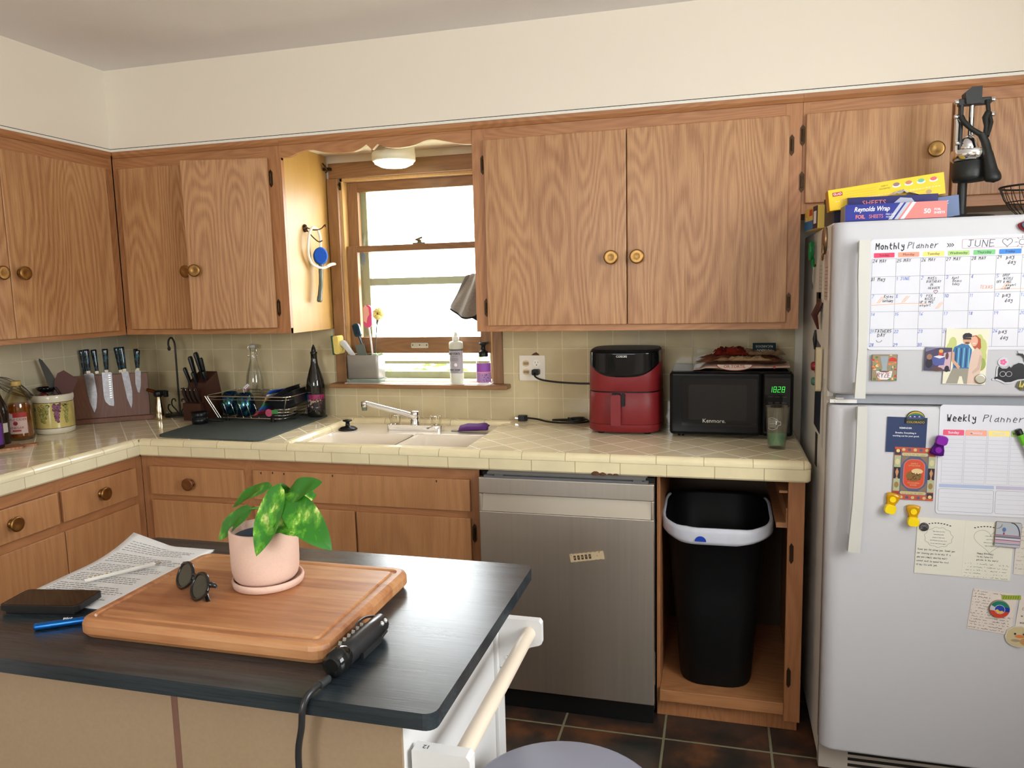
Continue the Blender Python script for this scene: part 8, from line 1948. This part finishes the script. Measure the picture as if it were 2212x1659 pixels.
# ------------------------------------------------------------------ faucet, stopper, pouch
c = root('faucet', (1.655, -0.245, DZ), 'chrome kitchen faucet with clear ribbed knobs at the back of the sink', 'faucet')
FXc, FYc = 1.657, -0.232; ZD = DZ+0.0003
b = MB(CHROME); b.prism(rrect(FXc-0.126, FXc+0.124, FYc-0.028, FYc+0.026, 0.012), ZD, ZD+0.024, 'xy'); b.build('base_plate', c, bevel=0.003)
b = MB(CHROME); b.lathe([(0.021, 0.024), (0.019, 0.045), (0.0185, 0.046), (0.0185, 0.048), (0.020, 0.050), (0.0195, 0.075), (0.016, 0.081), (0.001, 0.082)], (FXc-0.003, FYc, ZD), 28); b.build('spout_hub', c)
b = MB(CHROME); b.tube(catmull([(FXc-0.012, FYc-0.004, ZD+0.058), (FXc-0.05, FYc-0.020, ZD+0.074), (FXc-0.14, FYc-0.058, ZD+0.108), (FXc-0.190, FYc-0.078, ZD+0.126), (FXc-0.198, FYc-0.081, ZD+0.124)], 5), [0.011]*6+[0.009]*15, 14, flat=0.8) if False else b.tube([(FXc-0.010, FYc-0.004, ZD+0.058), (FXc-0.05, FYc-0.020, ZD+0.074), (FXc-0.14, FYc-0.058, ZD+0.106), (FXc-0.192, FYc-0.079, ZD+0.124)], [0.014, 0.0125, 0.010, 0.0098], 14); b.build('spout', c)
b = MB(CHROME); b.lathe([(0.0125, -0.012), (0.0135, 0.0), (0.0135, 0.010), (0.010, 0.012)], (FXc-0.198, FYc-0.081, ZD+0.120), 20); b.use(mat('aerator_grey', srgb(120, 124, 110), rough=0.35, metal=0.8)); b.lathe([(0.011, -0.027), (0.0125, -0.012)], (FXc-0.198, FYc-0.081, ZD+0.120), 20); b.build('aerator', c)
ACR = thin_glass('clear_acrylic', (0.93, 0.91, 0.86))
for s in (-1, 1):
    x = FXc-0.002+s*0.094; n_ = 16
    b = MB(ACR); R = []
    for z, r in ((0.025, 0.016), (0.030, 0.020), (0.058, 0.0255), (0.062, 0.024), (0.064, 0.016)):
        R.append([(x+(r+(0.0014 if i % 2 else -0.0006))*math.cos(2*PI*i/(n_*2)), FYc+(r+(0.0014 if i % 2 else -0.0006))*math.sin(2*PI*i/(n_*2)), ZD+z) for i in range(n_*2)])
    b.loft(R, smooth=False); kb = b.build('faucet_knob', c)
    b = MB(CHROME); b.lathe([(0.006, 0.024), (0.006, 0.0255)], (x, FYc, ZD), 12); b.build('stem', kb)
c = root('sink_stopper', (1.352, -0.270, DZ), 'black rubber sink stopper on the back left ledge of the sink', 'sink stopper')
b = MB(BLACKP); b.lathe([(0.040, 0), (0.042, 0.004), (0.030, 0.012), (0.010, 0.016), (0.0085, 0.034), (0.020, 0.038), (0.020, 0.043), (0.001, 0.045)], (1.356, -0.275, DZ+0.0005), 32); b.build('stopper', c)
c = root('purple_pouch', (1.91, -0.225, DZ), 'small purple cloth pouch lying on the sink ledge right of the faucet', 'pouch')
b = MB(mat('purple_cloth', srgb(84, 30, 108), rough=0.7, bump=0.4, bscale=120)); b.X = XF((1.915, -0.238, DZ+0.0005), math.radians(4))
R = []
for x, h, y in ((-0.058, 0.004, 0.024), (-0.050, 0.012, 0.034), (-0.02, 0.016, 0.037), (0.02, 0.015, 0.036), (0.05, 0.016, 0.038), (0.062, 0.010, 0.040)):
    R.append([(x+0.004*math.sin(3*a), y*math.cos(a), 0.002+h+h*math.sin(a)*0.95+0.004*max(0, x)/0.06) for a in [2*PI*i/18 for i in range(18)]])
b.loft(R); b.X = None; b.build('pouch', c)
b = MB(C('grey_tab', 120, 116, 110)); b.X = XF((1.845, -0.245, DZ+0.0005)); b.prism(disc(0, 0, 0.024, 20, 0.012), 0, 0.003, 'xy'); b.X = None; b.build('tab', c)

# pint glass
PX, PY = 3.106, -0.462
c = root('pint_glass', (PX, PY, ZT), 'printed pint glass a third full of green drink near the counter end', 'glass')
b = MB(CG); b.lathe([(0.028, 0.0), (0.0295, 0.002), (0.0415, 0.146), (0.040, 0.147), (0.0275, 0.012), (0.001, 0.011)], (PX, PY, ZT+0.003), 40, caps=(True, False)); b.build('glass_body', c)
b = MB(mat('green_drink', srgb(70, 170, 122), rough=0.2)); b.lathe([(0.0260, 0.0125), (0.0300, 0.052), (0.001, 0.0522)], (PX, PY, ZT+0.003), 32, caps=(True, False)); b.build('green_drink', c)
PWt = C('glass_print_white', 190, 190, 184)
b = MB(); 
def gpt(a, z): rr_ = 0.0295+0.012*(z/0.146)+0.0004; return (PX+rr_*math.cos(a), PY+rr_*math.sin(a), ZT+0.003+z)
def gst(pts, w=0.0012):
    b.use(PWt)
    for (a1, z1), (a2, z2) in zip(pts[:-1], pts[1:]):
        p, q = Vector(gpt(a1, z1)), Vector(gpt(a2, z2)); d = (q-p)
        if d.length < 1e-6: continue
        nn = Vector((math.cos(a1), math.sin(a1), 0)); s_ = d.normalized().cross(nn)*w/2; b.add([p-s_, q-s_, q+s_, p+s_], [(0, 1, 2, 3)], False)
am = math.radians(-118)
gst([(am-0.45, 0.070), (am-0.35, 0.108), (am, 0.112), (am+0.4, 0.106), (am+0.55, 0.098), (am+0.75, 0.098), (am+0.75, 0.086), (am+0.55, 0.086), (am+0.40, 0.074), (am, 0.068), (am-0.45, 0.070)], 0.0018)
for k, z in enumerate((0.103, 0.097, 0.091, 0.085, 0.079)):
    for j in range(5): gst([(am-0.28+j*0.13, z-0.002), (am-0.24+j*0.13, z+0.002), (am-0.20+j*0.13, z-0.001)], 0.0012 if k != 2 else 0.002)
b.build('printed_emblem', c)

# ------------------------------------------------------------------ window sill things
ZSL = 1.0768
c = root('sponge_caddy', (1.325, -0.03, ZSL), 'silver and clear sponge caddy at the left end of the window sill', 'caddy')
CD = mat('caddy_silver', srgb(150, 146, 140), rough=0.35, metal=0.5)
def cx(a, b_, r=0.012): return rrect(1.250+a, 1.408-a, -0.055+a, 0.030-a, r, 5)
b = MB(CD); b.loft([[(p[0], p[1], ZSL+z) for p in cx(i)] for i, z in ((0.003, 0.018), (0.001, 0.020), (-0.001, 0.125), (0.0, 0.128), (0.003, 0.128), (0.004, 0.125), (0.005, 0.024))] if False else [[(p[0], p[1], ZSL+z) for p in rrect(1.250+i, 1.408-i, -0.055+i, 0.030-i, 0.012, 5)] for i, z in ((0.003, 0.018), (0.001, 0.020), (-0.001, 0.125), (0.0, 0.128), (0.003, 0.128), (0.004, 0.125), (0.005, 0.024))], (True, True)); b.build('cup', c)
b = MB(mat('caddy_clear', srgb(180, 190, 180), rough=0.1, trans=0.7, ior=1.2)); b.loft([[(p[0], p[1], ZSL+z) for p in rrect(1.246+i, 1.414-i, -0.06+i, 0.034-i, 0.012, 5)] for i, z in ((0.002, 0.0003), (0.0, 0.003), (0.0, 0.0175))]); b.build('drip_tray', c)
b = MB(C('green_sill_sponge', 170, 196, 150, 0.7)); b.box(1.385, 1.3995, -0.048, 0.022, ZSL+0.03, ZSL+0.134); b.build('sponge', c, bevel=0.002)
def broot(nm, label, cat='brush'): return root(nm, (1.32, -0.02, ZSL+0.03), label, cat, 'brushes in the sill caddy')
c = broot('silicone_brush', 'dark teal silicone brush leaning in the sill caddy')
TQ = C('teal_silicone', 22, 52, 66, 0.45)
b = MB(TQ); b.X = XF((1.300, -0.03, 1.318), 0, 0, math.radians(-14)); b.prism(rrect(-0.017, 0.017, -0.030, 0.032, 0.013), -0.007, 0.007, 'xz'); b.X = None; b.build('head', c, bevel=0.003)
b = MB(TQ); b.X = XF((1.300, -0.03, 1.318), 0, 0, math.radians(-14))
for k in range(5): b.box(-0.014+k*0.006, -0.011+k*0.006, -0.011, -0.0072, -0.02, 0.026)
b.X = None; b.build('bristles', c)
b = MB(TQ); b.tube([(1.307, -0.03, 1.290), (1.335, -0.022, 1.20), (1.350, -0.018, 1.115)], [0.005, 0.0045, 0.005], 8); b.build('handle', c)
c = broot('pink_bottle_brush', 'pink and peach loop-headed brush, tallest in the sill caddy')
b = MB(C('pink_brush', 226, 80, 130, 0.5)); b.prism(rrect(1.335, 1.375, 1.330, 1.432, 0.018, 6), -0.030, -0.022, 'xz'); b.build('head', c, bevel=0.002)
b = MB(C('peach_loop', 238, 170, 150, 0.5)); b.prism([(1.337, 1.36), (1.337, 1.42), (1.348, 1.432), (1.362, 1.42), (1.366, 1.39), (1.356, 1.375), (1.350, 1.35)], -0.034, -0.0302, 'xz'); b.build('loop', c, bevel=0.001)
b = MB(WHITEP); b.tube([(1.358, -0.026, 1.332), (1.366, -0.024, 1.25), (1.372, -0.020, 1.115)], 0.0045, 8); b.build('handle', c)
c = broot('yellow_puff_brush', 'brush with a round pale yellow puff head in the sill caddy')
b = MB(mat('puff_yellow', srgb(236, 214, 130), rough=0.9, bump=1.0, bscale=120)); rnd = random.Random(4)
for k in range(26): a, e_ = rnd.uniform(0, 2*PI), rnd.uniform(-1.2, 1.2); b.ball((1.405+0.017*math.cos(a)*math.cos(e_), -0.02+0.012*math.sin(a), 1.392+0.021*math.sin(e_)), 0.0105, 8, 6)
b.build('puff', c)
b = MB(C('stick_dark', 80, 84, 76, 0.5)); b.tube([(1.402, -0.02, 1.372), (1.396, -0.02, 1.345)], [0.008, 0.004], 8); b.tube([(1.396, -0.02, 1.345), (1.384, -0.02, 1.24), (1.376, -0.018, 1.115)], 0.0026, 8); b.build('handle', c)
c = broot('grey_scraper', 'grey flat scraper with a glossy blade in the sill caddy', 'scraper')
b = MB(C('scraper_grey', 96, 104, 96, 0.3)); b.X = XF((1.322, -0.035, 1.222), 0, 0, math.radians(-8)); b.prism([(-0.028, 0.03), (0.016, 0.032), (0.022, -0.05), (-0.008, -0.10), (-0.020, -0.06)], -0.002, 0.002, 'xz'); b.X = None; b.build('blade', c)
c = root('dish_wand', (1.25, -0.06, ZSL+0.1), 'yellow and green sponge wand with a clear handle leaning left over the caddy', 'sponge')
b = MB(mat('sponge_yellow', srgb(226, 200, 110), rough=0.9, bump=1.0, bscale=160)); b.X = XF((1.212, -0.045, 1.256), 0, 0, math.radians(-4)); b.prism(rrect(-0.012, 0.014, -0.045, 0.040, 0.010), -0.032, 0.032, 'xz'); b.X = None; b.build('sponge', c, bevel=0.003)
b = MB(C('scour_green', 60, 84, 60, 0.95)); b.X = XF((1.212, -0.045, 1.256), 0, 0, math.radians(-4)); b.prism(rrect(-0.021, -0.0122, -0.047, 0.042, 0.004), -0.032, 0.032, 'xz'); b.X = None; b.build('scour_pad', c)
b = MB(mat('clear_handle', srgb(214, 216, 214), rough=0.15, trans=0.4, ior=1.2)); b.tube([(1.228, -0.045, 1.262), (1.238, -0.045, 1.258), (1.258, -0.045, 1.232), (1.278, -0.040, 1.205), (1.295, -0.036, 1.17)], [0.020, 0.021, 0.017, 0.014, 0.010], 14, flat=0.7); b.build('handle', c)
# dish soap
DXs, DYs = 1.778, -0.028
c = root('dish_soap_bottle', (DXs, DYs, ZSL), 'white plastic dish soap bottle with a grey label on the window sill', 'bottle')
b = MB(mat('soap_white', srgb(222, 222, 206), rough=0.35, trans=0.15)); b.lathe([(0.029, 0), (0.0315, 0.004), (0.0315, 0.045), (0.0300, 0.05), (0.0300, 0.155), (0.0325, 0.160), (0.0325, 0.178), (0.029, 0.186), (0.015, 0.190), (0.013, 0.192)], (DXs, DYs, ZSL), 36, sy=0.8); b.build('bottle_body', c)
b = MB(mat('soap_cap_white', srgb(230, 230, 220), rough=0.35)); b.lathe([(0.0145, 0.1925), (0.0145, 0.206), (0.012, 0.209), (0.008, 0.211), (0.008, 0.220), (0.0055, 0.229), (0.001, 0.230)], (DXs, DYs, ZSL), 24); b.build('cap', c)
b = MB(); 
def lab_e(cx_, cy_, r, sy, a0, a1, z0, z1, m, n=0.0006): 
    b.use(m); b.grid(lambda u, v: (cx_+(r+n)*math.cos(a0+(a1-a0)*u), cy_+(r+n)*sy*math.sin(a0+(a1-a0)*u), z0+(z1-z0)*v), 18, 1)
lab_e(DXs, DYs, 0.0315, 0.8, -PI, 0, ZSL+0.046, ZSL+0.154, C('soap_label', 176, 172, 178)); lab_e(DXs, DYs, 0.0315, 0.8, -PI, 0, ZSL+0.147, ZSL+0.154, C('soap_label_dark', 96, 86, 86), 0.0009)
def te(s, z, size, m, bold=0.0, dx=0.0): text(b, s, FRONT(DXs+dx, DYs-0.0268, ZSL+z), size, m, bold=bold)
te('MEYER\'S', 0.134, 0.0145, BLKI, 0.01); te('CLEAN DAY', 0.122, 0.0062, C('soap_label_dark', 96, 86, 86)); te('DISH SOAP', 0.062, 0.0105, BLKI, 0.02)
for k, z in enumerate((0.114, 0.110, 0.106, 0.102, 0.055, 0.052)): stroke(b, [(-0.018, 0), (0.018, 0)], FRONT(DXs, DYs-0.0266, ZSL+z), 0.0012, C('soap_label_dark', 96, 86, 86), 0.0003)
flat(b, disc(0, 0, 0.0095), FRONT(DXs+0.006, DYs-0.0266, ZSL+0.085), C('soap_red', 170, 70, 80), 0.0006); flat(b, disc(0, 0, 0.0082), FRONT(DXs+0.006, DYs-0.0266, ZSL+0.085), CW, 0.0009)
b.build('label_print', c)
HXs, HYs = 1.905, -0.030
c = root('hand_soap_bottle', (HXs, HYs, ZSL), 'purple-labelled foaming hand soap with a black pump on the window sill', 'bottle')
b = MB(thin_glass('clear_pet', (0.95, 0.93, 0.95))); b.lathe([(0.029, 0), (0.0325, 0.004), (0.0325, 0.098), (0.027, 0.108), (0.019, 0.113), (0.017, 0.125)], (HXs, HYs, ZSL), 32); b.build('bottle_body', c)
b = MB(BLACKP); b.lathe([(0.021, 0.120), (0.0215, 0.122), (0.021, 0.140), (0.017, 0.145), (0.011, 0.148), (0.010, 0.165), (0.012, 0.168), (0.018, 0.176), (0.018, 0.181), (0.001, 0.182)], (HXs, HYs, ZSL), 26); b.prism(rrect(HXs-0.010, HXs+0.024, ZSL+0.174, ZSL+0.184, 0.004), HYs-0.010, HYs+0.010, 'xz'); b.build('pump', c)
b = MB(); label_cyl(b, HXs, HYs, ZSL, 0.0325, -PI, 0, 0.008, 0.052, C('lav_low', 170, 130, 180), 0.0006); label_cyl(b, HXs, HYs, ZSL, 0.0325, -PI, 0, 0.052, 0.092, C('lav_top', 150, 80, 176), 0.0006); label_cyl(b, HXs, HYs, ZSL, 0.0325, -PI, 0, 0.050, 0.055, C('lav_pink', 226, 150, 170), 0.0009)
rnd = random.Random(3)
for k in range(26): blob_cyl(b, HXs, HYs, ZSL, 0.0325, math.radians(-62+rnd.uniform(-22, 26)), rnd.uniform(0.012, 0.045), 0.05, 0.002, C('lav_dark', 80, 40, 130), 0.0010, 6)
b.build('label_print', c)
# towel on the right cabinet side
c = root('grey_microfibre_towel', (1.95, -0.12, 1.56), 'grey towel with black edging hanging at the right side of the window', 'towel')
TW = mat('towel_grey', srgb(150, 144, 136), rough=1.0, noise=0.15, nscale=150, bump=1.0, bscale=420, sheen=0.4)
def tw(u, v):
    x0, x1 = 1.868-0.082*min(1, v*1.1)**0.9, 1.984
    x = x0+(x1-x0)*u; z = 1.562-0.150*v-0.035*v*math.sin(PI*min(1, u*1.15))+0.004*math.sin(u*9)-0.012*(1-u)**3*(1-v)
    y = -0.130+0.026*math.sin(u*8+v*1.5)+0.008*math.sin(u*19+v*3)-0.02*v*u
    return (x, y, z)
b = MB(TW); b.grid(tw, 26, 20); b.build('towel_cloth', c, solid=0.008, sub=1)
b = MB(C('towel_black', 26, 32, 28, 0.9))
def tw2(u, v):
    x0 = 1.860+0.035*(1-v); x = x0+(1.985-x0)*u; z = 1.440-0.095*v*(1-0.9*abs(u-0.50)**1.3); y = -0.098+0.010*math.sin(u*6)+0.008*v
    return (x, y, z)
b.grid(tw2, 14, 10); b.build('black_lining', c, solid=0.005)
b = MB(C('towel_black', 26, 32, 28, 0.9)); b.tube([Vector(tw(u/20, 1.0))+Vector((0, -0.001, -0.002)) for u in range(16)], 0.0045, 8); b.tube([(1.955, -0.148, 1.462), (1.949, -0.150, 1.440), (1.956, -0.150, 1.410), (1.975, -0.148, 1.40)], [0.006, 0.012, 0.012, 0.006], 8); b.build('edging', c)
# hook + ring + dish brush on the pale panel (hang on x=1.172, facing +x)
XP = 1.1725
c = root('wall_hook', (XP, -0.225, 1.775), 'ornate dark metal hook screwed to the pale cabinet side', 'hook')
b = MB(ANTIQ); b.loft([[(XP+h, -0.225+r*math.cos(a), 1.772+r*1.1*math.sin(a)) for a in [2*PI*i/14 for i in range(14)]] for h, r in ((0.0003, 0.016), (0.006, 0.015), (0.010, 0.007))]); b.build('rosette', c)
b = MB(ANTIQ); b.tube(catmull([(XP+0.008, -0.225, 1.775), (XP+0.030, -0.20, 1.765), (XP+0.045, -0.165, 1.772), (XP+0.058, -0.150, 1.790), (XP+0.060, -0.152, 1.780)], 5), 0.0026, 8); b.tube(catmull([(XP+0.008, -0.222, 1.765), (XP+0.026, -0.205, 1.735), (XP+0.042, -0.185, 1.715), (XP+0.055, -0.175, 1.720)], 5), 0.0026, 8); b.build('hook_arm', c)
c = root('brush_holder_ring', (XP+0.03, -0.2, 1.7), 'white plastic loop hanging from the hook and holding a scrub brush', 'holder')
HRM = C('holder_white', 232, 228, 210, 0.4)
pts = [(XP+0.026, -0.208, 1.775), (XP+0.024, -0.232, 1.745), (XP+0.020, -0.240, 1.69), (XP+0.018, -0.232, 1.645), (XP+0.022, -0.205, 1.615), (XP+0.040, -0.165, 1.602), (XP+0.056, -0.128, 1.612), (XP+0.064, -0.105, 1.622)]
b = MB(HRM); b.tube(catmull(pts, 6), 0.0058, 10); b.tube(catmull([(XP+0.026, -0.208, 1.775), (XP+0.034, -0.178, 1.770), (XP+0.036, -0.160, 1.735), (XP+0.034, -0.158, 1.69)], 6), 0.0058, 10); b.build('loop', c)
b = MB(HRM); b.tube([(XP+0.050, -0.142, 1.608), (XP+0.060, -0.118, 1.618), (XP+0.066, -0.098, 1.620)], [0.009, 0.012, 0.010], 12, flat=0.6); b.build('tongue', c)
c = root('scrub_brush', (XP+0.03, -0.18, 1.6), 'blue scrub brush with a clear grey handle held by the white loop', 'brush')
b = MB(mat('brush_blue', srgb(20, 84, 190), rough=0.8, bump=1.0, bscale=200)); 
fr_ = XF((XP+0.034, -0.162, 1.655), math.radians(35)); b.X = fr_; b.loft([[ (p[0], -h, p[1]) for p in disc(0, 0, r, 24, r*1.22)] for h, r in ((0.0, 0.030), (0.012, 0.031), (0.018, 0.026))]); b.X = None; b.build('bristle_pad', c)
b = MB(mat('brush_teal_plate', srgb(80, 150, 140), rough=0.3, trans=0.3)); b.X = fr_; b.loft([[ (p[0], h, p[1]) for p in disc(0, -0.002, r, 24, r*1.24)] for h, r in ((0.0003, 0.032), (0.006, 0.031))]); b.X = None; b.build('plate', c)
b = MB(mat('brush_grey_handle', srgb(104, 112, 100), rough=0.15, trans=0.35, ior=1.3)); b.tube(catmull([(XP+0.034, -0.160, 1.632), (XP+0.034, -0.166, 1.585), (XP+0.034, -0.172, 1.53), (XP+0.032, -0.182, 1.480), (XP+0.030, -0.186, 1.452)], 5), [0.013]*6+[0.012]*5+[0.013]*5+[0.015]*4+[0.010], 12, flat=0.7); b.build('handle', c)
